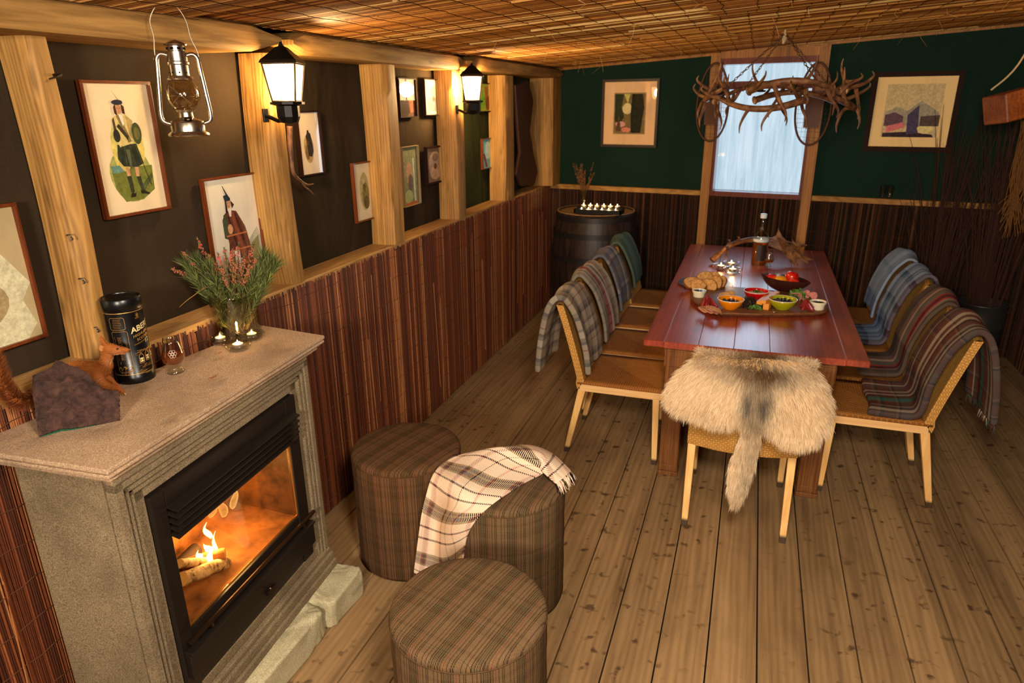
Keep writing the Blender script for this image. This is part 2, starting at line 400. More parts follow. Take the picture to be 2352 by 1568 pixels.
# ---- timber posts of the left wall
def post(k, ya, yb, xa, z0, z1, lab, bend=.0, wane=.02, seed=0):
    # rough sawn stud with waney edge; narrow face at xa faces the room
    mb = MB(); rows = []; n = 22
    for i in range(n+1):
        t = i/n; z = lerp(z0, z1, t); w_ = mnoise.noise(Vector((seed, z*3.1, 1)))*wane; w2 = mnoise.noise(Vector((seed+9, z*2.3, 4)))*wane
        s = bend*math.sin(t*math.pi)
        a, b = ya+s, yb+s
        rows.append([(XL+.02, a, z), (lerp(XL, xa, .6), a, z), (xa-.02+w_, a+.003+abs(w_)*.5, z), (xa, a+.016+abs(w2), z), (xa+.002, lerp(a, b, .6), z), (xa-.004, b-.004, z), (XL+.02, b, z)])
    mb.grid(rows, closed=True); q = len(mb.v)
    mb.f += [tuple(range(6, -1, -1)), tuple(range(q-7, q))]; mb.mi += [0, 0]
    struct(mb.build('trim_%d' % k, [M_stud], smooth='auto'), lab, 'post')
post(6, 1.415, 1.485, -1.825, 1.172, 2.085, 'timber post beside the tall framed print, with bark edge and nails', .012, .05, 1)
post(7, 2.36, 2.45, -1.80, 1.172, 2.085, 'timber post holding the larger lit wall lantern', -.02, .045, 2)
post(8, 3.25, 3.39, -1.80, 1.172, 2.085, 'honey coloured timber post between the oval print and the animal pictures', .01, .02, 3)
post(9, 4.13, 4.28, -1.80, 1.172, 2.085, 'timber post behind the smaller lit wall lantern', .01, .03, 4)
post(10, 5.06, 5.28, -1.80, 1.172, 2.085, 'bright orange timber post next to the blue print', .01, .03, 5)
post(11, 6.10, 6.40, -1.72, 1.172, 2.16, 'grey green timber corner post', .0, .005, 6)
# nails on the near post
# ---- top beams, round ended
def beam(k, y0, y1, xa, z0, z1, lab):
    mb = MB(); rows = []; n = 24
    for i in range(n+1):
        y = lerp(y0, y1, i/n); e = min(y-y0, y1-y); r = 1. if e > .05 else math.sqrt(max(.02, 1-(1-e/.05)**2))*.9+.1
        zc = (z0+z1)/2; h = (z1-z0)/2*r; d = mnoise.noise(Vector((y*2, k, 0)))*.012
        rows.append([(XL+.01, y, zc-h), (xa-.012+d, y, zc-h), (xa+d, y, zc-h*.6), (xa+d, y, zc+h*.7), (xa-.02+d, y, zc+h), (XL+.01, y, zc+h)])
    mb.grid(rows, closed=True); q = len(mb.v); mb.f += [tuple(range(5, -1, -1)), tuple(range(q-6, q))]; mb.mi += [0, 0]
    struct(mb.build('trim_%d' % k, [M_beam], smooth='auto'), lab, 'beam')
beam(12, -1.6, 2.33, -1.70, 2.075, 2.17, 'rough timber wall plate above the fireplace end')
beam(13, 2.43, 4.12, -1.72, 2.083, 2.165, 'round-ended timber wall plate between the two lit lanterns')
beam(14, 4.2, 6.38, -1.70, 2.09, 2.17, 'timber wall plate running into the corner')
# ---- ceiling: roof boarding with reed mats under it
mb = MB()
dn = A([-.057, -.0035, 1.]); dn = dn/np.linalg.norm(dn)
def CP(x, y, off=0.): return tuple(A([x, y, cz(x, y)])-dn*off)
mb.prism([CP(-2.1, -1.8, -.03), CP(2.2, -1.8, -.03), CP(2.2, 6.7, -.03), CP(-2.1, 6.7, -.03)], (0, 0, .03), m=2)
du = BWD+A([0, 0, .057]); du = du/np.linalg.norm(du); dv = A([0, 1., .0035])
def mat_sheet(y0, y1, x0, x1, off):
    o = A([x0, y0, cz(x0, y0)])-dn*off; L = (x1-x0)/du[0]
    reeds(mb, o, du, dv, -dn, L, y1-y0, .0105, .0055, 7, .003, .0)
    wires(mb, o, du, dv, -dn, L, y1-y0, .125, .012)
mat_sheet(-1.2, 6.8, -1.76, 2.0, .004)
p = at_z(1634, 26, cz(-.1)-.02)
mat_sheet(-1.0, p[1], p[0], 2.0, .022)
mat_sheet(.9, 1.9, -1.74, p[0]+.3, .016)
for k in range(46):  # stray stalks and split ends hanging from the mats
    x, y = rnd(-1.5, 1.6), rnd(1.2, 6); z = cz(x, y)-.01; c = rnd(.5, 1); l = rnd(.03, .11)
    mb.tube([(x, y, z), (x+rnd(-.03, .05), y+rnd(-.02, .02), z-l*.5), (x+rnd(-.05, .08), y+rnd(-.03, .03), z-l)], [.0012, .001, .0006], 4, col=(c, c, c), m=0)
for k in range(60):  # thick pale canes standing out of the mat
    y = rnd(-.6, 6.4); x = rnd(-1.7, 1.); l = rnd(.4, 1.6); o = A([x, y, cz(x, y)])-dn*.012; c = rnd(.8, 1)
    mb.tube([o, o+du*l*.5, o+du*l], rnd(.004, .007), 5, col=(c, c, c), m=0)
struct(mb.build('ceiling', [M_reedc, M_wire, plain('roof_board', srgb(30, 20, 12), .9)]), 'sloping ceiling lined with golden reed mats stitched with wire', 'ceiling')
# fascia lath where mats meet the end wall
mb = MB(); a = A(BP(.0, 0)); b = A(BP(3.9, 0))
rows = []
for t in (0, .5, 1):
    q = lerp(a, b, t)-BWN*.0; z = cz(q[0], q[1])-.012
    rows.append([tuple(q-BWN*.0+A([0, 0, z-.012-q[2]])), tuple(q-BWN*.035+A([0, 0, z-.020])), tuple(q-BWN*.035+A([0, 0, z]))])
mb.grid(rows); struct(mb.build('trim_15', [M_pine]), 'thin timber lath under the ceiling edge at the end wall', 'lath')
# ---- window
mb = MB()
fw = .075
def bbox_(mb, a, b, z0, z1, o0, o1, m=0): mb.prism([BP(a, z0, o0), BP(b, z0, o0), BP(b, z0, o1), BP(a, z0, o1)], (0, 0, z1-z0), m=m)
zc0 = cz(*BP(w0, 0)[:2])-.02; zc1 = cz(*BP(w1, 0)[:2])-.02
bbox_(mb, w0-.085, w0-.012, .0, zc0, -.075, 0); bbox_(mb, w1+.012, w1+.085, .0, zc1, -.075, 0)
bbox_(mb, w0-.012, w1+.012, wz1+.045, wz1+.11, -.07, 0)
struct(mb.build('trim_16', [M_pine]), 'pale pine uprights and head timber framing the window', 'window surround')
wn = MB()
bbox_(wn, w0-.012, w0+.012, wz0-.04, wz1+.02, -.06, .05); bbox_(wn, w1-.012, w1+.012, wz0-.04, wz1+.02, -.06, .05)
bbox_(wn, w0-.012, w1+.012, wz1, wz1+.045, -.06, .05); bbox_(wn, w0-.012, w1+.012, wz0-.04, wz0, -.07, .05)
zt = bw(1700, 196)[1]; bbox_(wn, w0, w1, zt-.03, zt+.03, -.03, .05)
wo = struct(wn.build('window_1', [M_redpine]), 'tall window of pale daylight at the end wall', 'window')
g = G('hazy_plastic_glazing')
vv = g.noise(g.map(g.obj(), (16, 3, 1.1)), 1.6, 5, .6, .4)
tcol = g.ramp(vv, [(.35, (.80, .86, .89)), (.62, (.98, .99, 1.))])
tr = g.n('ShaderNodeBsdfTransparent', {'Color': tcol}); gl = g.n('ShaderNodeBsdfGlossy', {'Roughness': .05})
g.t.links.new(g.n('ShaderNodeMixShader', {0: .04, 1: tr.outputs[0], 2: gl.outputs[0]}).outputs[0], g.out.inputs[0])
mb = MB(); bbox_(mb, w0, w1, wz0, wz1, .01, .014); po = mb.build('pane', [g.m], wo); po['label'] = 'hazy daylit pane'
# daylight entering through that window
pc = A(BP((w0+w1)/2, (wz0+wz1)/2, .12))
for nm, en, portal in (('daylight', 16, False),):
    d = light(nm, 'AREA', tuple(pc+BWN*.25), en, (.62, .80, 1.), w1-w0+.3, tuple(pc-BWN*1))
    d.data.shape = 'RECTANGLE'; d.data.size_y = wz1-wz0+.3
# ================================================================== WALL LANTERNS
M_black = plain('black_iron', srgb(20, 17, 15), .45, .5, .6)
def lantern_pane():
    if 'lp' in _pl: return _pl['lp']
    g = G('lit_frosted_glass'); e = g.n('ShaderNodeEmission', {'Color': (1., .68, .33, 1), 'Strength': 11.}); t_ = g.n('ShaderNodeBsdfTransparent', {'Color': (1, .95, .85, 1)})
    g.t.links.new(g.n('ShaderNodeMixShader', {0: .35, 1: e.outputs[0], 2: t_.outputs[0]}).outputs[0], g.out.inputs[0]); g.t.nodes['Mix Shader'].inputs[0].default_value = .62; _pl['lp'] = g.m; return g.m
def wall_lantern(px, py, s, lab, yoff, en):
    c = at_x(px, py, -1.69); c = Vector(c)
    t = thing('wall_lantern', lab, 'lantern', c, 'lit black wall lanterns')
    # four tapered panes: wide at the top
    a, b, h = .060*s, .042*s, .066*s
    R = Matrix.Rotation(.35, 3, 'Z')
    cor = lambda r, z: [R@Vector((sx*r, sy*r, z)) for sx, sy in ((-1, -1), (1, -1), (1, 1), (-1, 1))]
    T, B = cor(a, h), cor(b, -h)
    for i in range(4):
        mb = MB(); j = (i+1) % 4
        mb.add([B[i], B[j], T[j], T[i]], [(0, 1, 2, 3)])
        mb.build('pane', [lantern_pane()], t)
    mb = MB()
    for i in range(4): mb.tube([B[i], T[i]], .0035*s, 6); mb.tube([T[i], T[(i+1) % 4]], .005*s, 6); mb.tube([B[i], B[(i+1) % 4]], .0045*s, 6)
    mb.build('frame', [plain('brass_black', srgb(60, 44, 26), .4, .5, .7)], t)
    mb = MB(); mb.lathe([(a*1.62, h+.001), (a*1.5, h+.012*s), (a*.9, h+.035*s), (a*.45, h+.055*s), (a*.2, h+.06*s), (.004, h+.075*s)], 4, R=Matrix.Rotation(.35+math.pi/4, 3, 'Z'), caps=(True, True)); mb.build('cap', [M_black], t)
    mb = MB(); mb.lathe([(b*1.5, -h-.002), (b*1.5, -h-.010*s), (b*1.0, -h-.016*s), (b*1.0, -h-.055*s), (b*.8, -h-.075*s), (b*.3, -h-.08*s)], 10, caps=(True, True))
    mb.build('base', [M_black], t)
    mb = MB(); mb.tube([(0, 0, -h-.06*s), (-.05, .0, -h-.07*s), (-.105, .0, -h-.05*s)], .008*s, 8); mb.box((-.106, 0, -h-.05*s), (.008, .03*s, .05*s), bev=.002)
    mb.build('bracket', [M_black], t)
    L = light('lantern_bulb', 'POINT', c+Vector((0, 0, h+.12*s)), en*.0, WARM, .02)
    bpy.data.objects.remove(L)
    # the bulb sits in the open-topped glass so that it also reaches ceiling and wall
    for dz, e in ((-.0, en),):
        L = light('lantern_bulb', 'POINT', c, e, (1., .67, .31), .045); L.parent = t; L.location = (0, 0, dz)
    return t
wall_lantern(655, 190, 1.0, 'larger lit black wall lantern on the post above the vase of heather', 0, 30)
wall_lantern(1085, 203, 1.05, 'smaller, farther lit wall lantern beside the green bird picture', 0, 72)
# ================================================================== HURRICANE LANTERN
M_chrome = G('tin_plate', .26, .6, 1., srgb(196, 186, 168)).m
M_cg = glass('lamp_glass', (.93, .87, .75), thin=.80)
hl = A([-1.605, 1.70, 0])
hx, hy = hl[0], hl[1]; zb = 1.812; k = .262
t = thing('hurricane_lantern', 'shiny tin hurricane lantern with clear globe hanging from the ceiling', 'lantern', (hx, hy, zb))
mb = MB(); mb.lathe([(.056, 0), (.0575, .003), (.056, .007), (.050, .012), (.047, .014), (.047, .038), (.044, .043), (.03, .048), (.020, .052), (.0185, .066), (.024, .068), (.026, .074), (.0, .075)], 40, caps=(True, False)); fo = mb.build('fuel_tank', [M_chrome], t, smooth='auto')
mb = MB(); mb.lathe([(.012, 0), (.0125, .008), (.0, .009)], 16, c=(.026, -.022, .046)); mb.build('filler_cap', [plain('dark_tin', srgb(70, 56, 40), .3, .5, .9)], fo, smooth=True)
mb = MB(); mb.lathe([(.024, .075), (.034, .085), (.0415, .102), (.043, .118), (.040, .138), (.032, .153), (.027, .158)], 36); mb.build('glass_globe', [M_cg], t, smooth=True, mods=[SOL(.0012)])
mb = MB(); mb.lathe([(.033, .156), (.036, .160), (.034, .165), (.026, .168), (.026, .196), (.030, .199), (.030, .204), (.027, .207), (.027, .232), (.022, .234), (.022, .247), (.030, .249), (.031, .252), (.02, .258), (.004, .264)], 36, caps=(False, True)); ch = mb.build('chimney', [M_chrome], t, smooth='auto')
for i in range(8):
    a_ = 2*math.pi*i/8; mb = MB(); mb.ball((.0258*math.cos(a_), .0258*math.sin(a_), .176), .0026, 6); mb.build('vent_hole', [M_black], ch)
    mb = MB(); mb.box((.0210*math.cos(a_+.3), .0210*math.sin(a_+.3), .2405), (.008, .008, .006)); mb.build('vent_hole', [M_black], ch)
ax = Vector((.727, .686, 0))  # side tubes seen from the camera
for s in (-1, 1):
    P = crom([ax*(s*.024)+Vector((0, 0, .222)), ax*(s*.042)+Vector((0, 0, .226)), ax*(s*.053)+Vector((0, 0, .215)), ax*(s*.056)+Vector((0, 0, .19)), ax*(s*.064)+Vector((0, 0, .10)), ax*(s*.067)+Vector((0, 0, .06)), ax*(s*.062)+Vector((0, 0, .042)), ax*(s*.045)+Vector((0, 0, .035))], 5)
    mb = MB(); mb.tube(P, .0062, 12); mb.build('side_tube', [M_chrome], t, smooth=True)
mb = MB()
for zz in (.112,): mb.tube([(.0445*math.cos(a_), .0445*math.sin(a_), zz) for a_ in np.linspace(0, 2*math.pi, 30)], .0009, 5)
for s in (0, 1.57, 3.14, 4.71):
    mb.tube([(.046*math.cos(s+q*1.2), .046*math.sin(s+q*1.2), .09+.05*q) for q in np.linspace(0, 1, 7)], .0009, 5)
    mb.tube([(.046*math.cos(s-q*1.2+1.2), .046*math.sin(s-q*1.2+1.2), .09+.05*q) for q in np.linspace(0, 1, 7)], .0009, 5)
mb.build('globe_guard', [M_chrome], t)
mb = MB(); zc_ = cz(hx, hy)-zb-.012
P = crom([ax*-.056+Vector((0, 0, .212)), ax*-.056+Vector((0, 0, .235)), ax*-.052+Vector((0, 0, .27)), ax*-.054+Vector((0, 0, .315)), ax*-.03+Vector((0, 0, .352)), ax*.0+Vector((0, 0, zc_)), ax*.02+Vector((0, 0, .35)), ax*.038+Vector((0, 0, .315)), ax*.044+Vector((0, 0, .27)), ax*.056+Vector((0, 0, .235)), ax*.058+Vector((0, 0, .212))], 6)
mb.tube(P, .0015, 6)
for s in (-1, 1): mb.tube([ax*s*.057+Vector((.006*math.cos(q), 0, .212+.006*math.sin(q))) for q in np.linspace(0, 6.28, 12)], .0012, 5)
mb.build('bail_handle', [plain('dull_wire', srgb(120, 110, 95), .35, .5, .8)], t)
# ================================================================== FRAMED PICTURES
M_frame = wood('red_frame_wood', srgb(60, 24, 10), srgb(136, 66, 28), 'z', 3., .28, False, .6, bump=.05)
M_dframe = plain('dark_frame', srgb(44, 24, 16), .6, .08)
M_pg = glass('picture_glass', thin=.855)
def picture(name, lab, cat, P, U, V, W_, H_, fr, frw, art, matw=0., group=None, tilt=0., glassy=True, paper=srgb(214, 196, 160), dep=.02, fmat=None, bg=None):
    """P lower-left corner; U unit across, V unit up; art = list of (colour, [(u,v)..]) in 0..1 of the paper."""
    P, U, V = Vector(P), Vector(U), Vector(V); N = U.cross(V)
    t = thing(name, lab, cat, P+U*W_/2+V*H_/2, group)
    C0 = P-t.location
    q = lambda u, v, d: C0+U*u+V*v+N*d
    mb = MB(); f = frw
    for a, b, c_, d_ in ((0, 0, W_, f), (0, H_-f, W_, H_), (0, f, f, H_-f), (W_-f, f, W_, H_-f)):
        mb.prism([q(a, b, 0), q(c_, b, 0), q(c_, d_, 0), q(a, d_, 0)], N*dep*.8)
        mb.prism([q(a+f*.25*(c_-a > f*1.5 and 1 or 1), b+f*.25, dep*.8), q(c_-f*.25, b+f*.25, dep*.8), q(c_-f*.25, d_-f*.25, dep*.8), q(a+f*.25, d_-f*.25, dep*.8)], N*dep*.2)
    if frw > 0: mb.build('frame', [fr], t)
    mb = MB(); mb.prism([q(f, f, dep*.2), q(W_-f, f, dep*.2), q(W_-f, H_-f, dep*.2), q(f, H_-f, dep*.2)], N*.002)
    mts = [paper_mat(paper)]; idx = {}
    iw, ih = W_-2*f, H_-2*f; d = dep*.2+.002
    for layer, (c_, pts) in enumerate(art):
        if c_ not in idx: idx[c_] = len(mts); mts.append(art_mat(c_))
        d += .00012
        if len(pts) == 2:   # ellipse ((cx,cy),(rx,ry))
            (ex, ey), (rx, ry) = pts; pts = [(ex+rx*math.cos(a_)*(1+.04*math.sin(3*a_+layer)), ey+ry*math.sin(a_)) for a_ in np.linspace(0, 2*math.pi, 22)[:-1]]
        mb.prism([q(f+iw*u, f+ih*v, d) for u, v in pts], N*.0001, m=idx[c_])
    mb.build('print', mts, t)
    if glassy:
        mb = MB(); mb.prism([q(f, f, dep*.62), q(W_-f, f, dep*.62), q(W_-f, H_-f, dep*.62), q(f, H_-f, dep*.62)], N*.0015); mb.build('glass', [M_pg], t)
    return t
def paper_mat(c):
    nm = 'paper_%d_%d_%d' % tuple(int(x*255) for x in c[:3])
    if nm in _pl: return _pl[nm]
    g = G(nm, .7, .1); n = g.noise(g.map(g.obj(), (1, 1, .5)), 9, 4, .6)
    c = tuple(min(1, x*1.35) for x in c[:3]); g.set('Base Color', g.mix(g.ramp(n, [(.5, 0), (.85, .5)]), c, tuple(x*.62 for x in c[:3]))); _pl[nm] = g.m; return g.m
def art_mat(c):
    nm = 'ink_%d_%d_%d' % tuple(c)
    if nm in _pl: return _pl[nm]
    cc = srgb(*c); g = G(nm, .7, .1); n = g.noise(g.obj(), 55, 4, .7)
    g.set('Base Color', g.mix(g.ramp(n, [(.35, 0), (.7, .75)]), cc, tuple(min(1, x*1.9+.02) for x in cc[:3]))); _pl[nm] = g.m; return g.m
def wallpic(name, lab, px0, py0, px1, py1, lean=0, **kw):
    """corners (top-left) and (bottom-right) sighted on the left wall cloth"""
    xw = XL+.02
    a = at_x(px0, py0, xw); b = at_x(px1, py1, xw)
    y0, y1 = sorted((a[1], b[1])); z1, z0 = a[2], b[2]
    return picture(name, lab, 'picture', (xw, y0, z0), (0, 1, 0), (0, 0, 1), y1-y0, z1-z0, **kw)
GR, DG, BR, SK, TN, YW = (104, 110, 44), (46, 50, 28), (92, 52, 34), (190, 140, 100), (190, 160, 110), (206, 182, 96)
kilt1 = [((150, 152, 86), ((.5, .30), (.33, .22))), (YW, ((.52, .5), (.26, .24))), (GR, [(.20, .38), (.42, .33), (.55, .36), (.86, .36), (.84, .16), (.62, .09), (.34, .09), (.22, .2)]), ((96, 132, 120), [(.2, .38), (.34, .38), (.4, .33), (.22, .32)]), ((70, 80, 40), [(.62, .2), (.84, .3), (.84, .26), (.64, .14)]),
    (SK, [(.42, .36), (.48, .36), (.48, .28), (.43, .28)]), (SK, [(.57, .36), (.63, .36), (.62, .27), (.57, .28)]),
    (DG, [(.42, .29), (.49, .29), (.50, .17), (.46, .13), (.44, .17)]), (DG, [(.57, .28), (.64, .28), (.66, .17), (.70, .15), (.62, .15)]), ((40, 30, 22), [(.44, .15), (.52, .15), (.50, .12), (.42, .12)]), ((40, 30, 22), [(.60, .17), (.74, .14), (.74, .125), (.60, .14)]),
    ((44, 50, 34), [(.36, .54), (.66, .54), (.73, .38), (.62, .355), (.40, .37), (.33, .43)]), ((84, 88, 60), [(.48, .5), (.54, .5), (.53, .35), (.50, .34)]),
    ((196, 176, 110), [(.35, .74), (.44, .77), (.56, .77), (.66, .72), (.64, .55), (.40, .52), (.34, .6)]), ((120, 104, 60), [(.42, .76), (.47, .77), (.60, .56), (.54, .55)]), ((160, 140, 84), [(.56, .77), (.66, .72), (.64, .57), (.58, .6)]), ((70, 58, 36), [(.35, .73), (.38, .75), (.40, .56), (.355, .6)]), ((50, 40, 26), [(.40, .68), (.44, .70), (.56, .6), (.54, .57)]), ((230, 220, 190), [(.46, .77), (.52, .77), (.53, .7), (.5, .68)]),
    (SK, ((.475, .81), (.045, .037))), ((50, 34, 26), ((.458, .818), (.006, .004))), ((50, 34, 26), ((.492, .818), (.006, .004))), ((150, 80, 66), ((.475, .788), (.012, .003))), ((168, 116, 80), ((.475, .803), (.005, .007))), ((34, 40, 26), [(.42, .53), (.43, .53), (.40, .38), (.385, .38)]), ((34, 40, 26), [(.58, .53), (.60, .53), (.64, .37), (.62, .37)]), ((70, 78, 52), [(.46, .53), (.465, .53), (.45, .37), (.44, .37)]), ((70, 78, 52), [(.63, .53), (.64, .53), (.70, .39), (.69, .39)]), ((60, 36, 24), [(.40, .83), (.43, .85), (.44, .76), (.40, .78)]), ((60, 36, 24), [(.52, .85), (.56, .83), (.56, .77), (.52, .78)]), ((36, 40, 52), ((.47, .862), (.085, .02))), ((40, 34, 26), [(.50, .87), (.41, .95), (.49, .885)]),
    ((60, 68, 34), ((.69, .62), (.075, .085))), ((98, 94, 46), ((.69, .62), (.045, .05))), ((42, 40, 34), ((.37, .61), (.05, .05))), ((60, 50, 36), [(.68, .42), (.69, .42), (.79, .20), (.775, .20)])]
kilt2 = [((170, 170, 150), [(.62, .35), (.95, .52), (1, .42), (1, .0), (.0, .0), (.0, .1), (.4, .28)]), ((120, 120, 78), [(.66, .32), (.95, .44), (.95, .05), (.7, .05)]), ((50, 40, 40), [(.30, .12), (.36, .12), (.37, .0), (.3, .0)]),
    ((96, 52, 36), [(.30, .68), (.42, .72), (.56, .70), (.70, .55), (.76, .38), (.80, .10), (.32, .06), (.30, .26), (.34, .42)]), ((128, 66, 44), [(.44, .7), (.50, .7), (.70, .15), (.62, .12)]), ((58, 32, 26), [(.38, .66), (.41, .66), (.60, .12), (.56, .12)]), ((58, 32, 26), [(.52, .68), (.54, .68), (.72, .3), (.69, .3)]),
    ((58, 66, 36), [(.27, .64), (.34, .70), (.37, .60), (.34, .46), (.27, .48)]), (SK, ((.40, .55), (.05, .045))), ((226, 214, 190), [(.40, .72), (.47, .72), (.45, .66), (.42, .66)]), ((222, 214, 194), [(.41, .36), (.52, .34), (.53, .18), (.48, .13), (.42, .18)]), ((70, 60, 50), [(.455, .3), (.475, .3), (.475, .2), (.455, .2)]),
    (SK, ((.425, .775), (.05, .042))), ((50, 34, 26), ((.41, .782), (.006, .005))), ((50, 34, 26), ((.445, .782), (.006, .005))), ((150, 80, 66), ((.428, .752), (.012, .003))), ((176, 104, 60), [(.30, .50), (.72, .50), (.72, .485), (.30, .485)]), ((176, 104, 60), [(.32, .36), (.77, .36), (.77, .347), (.32, .347)]), ((176, 104, 60), [(.32, .22), (.78, .22), (.78, .207), (.32, .207)]), ((54, 36, 26), [(.36, .80), (.39, .82), (.39, .70), (.35, .70)]), ((54, 36, 26), [(.47, .80), (.53, .76), (.48, .73)]), ((38, 44, 52), [(.34, .85), (.42, .86), (.47, .82), (.46, .80), (.36, .80)]), ((40, 36, 30), [(.42, .86), (.34, .94), (.30, .96), (.36, .93), (.40, .85)]), ((40, 36, 30), [(.44, .85), (.38, .95), (.435, .86)])]
wallpic('framed_print', 'tall framed print of a standing kilted figure holding a round shield', 172, 183, 386, 478, fr=M_frame, frw=.009, art=kilt1, paper=srgb(216, 196, 158))
t_ = at_x(455, 412, XL+.02); b_ = at_x(580, 402, XL+.02)
picture('framed_print', 'framed print of a figure in a plaid cloak behind the vase of heather', 'picture', (XL+.02, t_[1], 1.19), (0, 1, 0), (0, 0, 1), b_[1]-t_[1], t_[2]-1.19, M_frame, .008, kilt2, paper=srgb(212, 204, 184))
skull = [((196, 186, 150), [(.0, 1), (.75, 1), (.8, .75), (1, .42), (.92, .3), (.98, .1), (.9, 0), (0, 0)]), ((236, 226, 190), [(.3, 1), (.6, 1), (.62, .8), (.82, .62), (.8, .48), (.6, .55), (.5, .7)]), ((150, 130, 90), ((.6, .34), (.22, .2))), ((206, 220, 190), ((.45, .32), (.18, .16))), ((40, 34, 28), [(.5, .52), (.62, .44), (.68, .32), (.62, .22), (.5, .17), (.62, .235), (.66, .32), (.6, .43)]), ((222, 206, 160), [(.2, .0), (.26, .16), (.3, 0), (.4, 0), (.46, .15), (.5, 0), (.6, 0), (.64, .14), (.7, 0)])]
q0 = at_x(20, 465, XL+.02); q1 = at_x(103, 770, XL+.02)
picture('framed_print', 'framed pale print cut off at the picture edge near the squirrel', 'picture', (XL+.02, q1[1]-.42, q1[2]), (0, 1, 0), (0, 0, 1), .42, q0[2]-q1[2], M_frame, .009, skull, paper=srgb(170, 150, 110))
blot = [((170, 148, 96), ((.46, .42), (.22, .24))), ((120, 100, 60), ((.38, .36), (.10, .12))), ((44, 42, 34), [(.36, .62), (.46, .70), (.58, .66), (.64, .5), (.66, .36), (.56, .28), (.42, .3), (.40, .46)]), ((80, 60, 44), ((.42, .52), (.05, .05))), ((44, 40, 30), ((.47, .68), (.05, .04)))]
wallpic('framed_print', 'small framed print of a dark seated figure beside the larger wall lantern', 672, 255, 741, 398, fr=M_dframe, frw=.007, art=blot, paper=srgb(220, 202, 172))
oval = [((168, 160, 110), ((.5, .5), (.22, .34))), ((112, 108, 60), ((.54, .42), (.16, .24))), ((60, 62, 34), ((.56, .3), (.13, .12))), ((66, 62, 44), [(.42, .7), (.5, .72), (.56, .56), (.5, .46)]), ((190, 170, 130), ((.47, .68), (.05, .05)))]
wallpic('framed_print', 'small framed oval green vignette print above the timber ledge', 803, 375, 865, 498, fr=M_frame, frw=.008, art=oval, paper=srgb(214, 200, 168))
owl = [((120, 84, 60), [(0, 1), (1, 1), (1, .55), (.6, .5), (.0, .55)]), ((60, 38, 28), [(.1, .6), (.6, .55), (.8, .2), (.5, 0), (0, 0), (0, .4)]), ((150, 96, 70), [(.6, .5), (1, .6), (1, .1), (.7, .1)]), ((170, 120, 90), ((.3, .72), (.18, .12)))]
wallpic('wall_picture', 'brown animal picture, upper left of the four animal pictures', 908, 178, 953, 269, fr=M_dframe, frw=.006, art=owl, paper=srgb(110, 76, 56), glassy=True)
hare = [((128, 140, 140), [(0, 1), (1, 1), (1, 0), (0, 0)]), ((150, 130, 116), ((.5, .58), (.24, .26))), ((96, 104, 110), ((.5, .3), (.3, .22))), ((70, 60, 56), ((.5, .45), (.06, .08)))]
wallpic('wall_picture', 'blue grey animal picture, upper right of the four animal pictures', 968, 180, 1017, 264, fr=M_dframe, frw=.006, art=hare, paper=srgb(120, 126, 124))
bird = [((110, 112, 84), [(0, 1), (1, 1), (1, 0), (0, 0)]), ((150, 120, 96), ((.45, .55), (.2, .2))), ((160, 170, 160), [(.68, .8), (.76, .8), (.8, .05), (.72, .05)]), ((90, 80, 74), ((.5, .38), (.15, .16))), ((140, 150, 100), ((.35, .15), (.25, .12)))]
wallpic('wall_picture', 'pale green bird picture with lettering strip, lower left of the four animal pictures', 917, 338, 962, 466, fr=plain('canvas_edge', srgb(150, 126, 84), .6), frw=.004, art=bird+[((150, 84, 50), [(.1+.13*i, .0) for i in (0,)]+[(.9, 0), (.9, .05), (.1, .05)])], paper=srgb(140, 130, 96), glassy=False)
stag = [((90, 80, 84), [(0, 1), (1, 1), (1, 0), (0, 0)]), ((140, 124, 120), ((.5, .5), (.38, .4))), ((176, 150, 132), ((.5, .28), (.3, .22))), ((60, 36, 40), ((.5, .46), (.09, .09))), ((96, 80, 84), ((.5, .72), (.16, .12)))]
wallpic('wall_picture', 'grey stag picture in a dark frame, lower right of the four animal pictures', 973, 338, 1021, 415, fr=M_dframe, frw=.012, art=stag, paper=srgb(120, 104, 100))
gb = [((132, 150, 50), [(0, 1), (1, 1), (1, 0), (0, 0)]), ((96, 150, 40), ((.2, .4), (.2, .3))), ((140, 90, 50), [(.4, .9), (.6, .9), (.66, .1), (.5, .0), (.42, .4)]), ((110, 66, 40), ((.62, .3), (.18, .26)))]
wallpic('wall_picture', 'bright green bird picture behind the smaller wall lantern', 1096, 190, 1133, 256, fr=M_dframe, frw=.006, art=gb, paper=srgb(120, 130, 50), glassy=False)
bb = [((106, 158, 170), [(0, 1), (1, 1), (1, 0), (0, 0)]), ((160, 196, 196), ((.42, .6), (.2, .3))), ((150, 74, 44), ((.74, .52), (.13, .16))), ((110, 60, 50), [(.1, .5), (.2, .5), (.4, .05), (.26, .02)]), ((90, 60, 60), [(.6, 1), (.68, 1), (.66, .6), (.6, .6)])]
wallpic('wall_picture', 'bright blue picture beside the orange post', 1103, 319, 1139, 381, fr=M_frame, frw=.004, art=bb, paper=srgb(110, 150, 160), glassy=False)
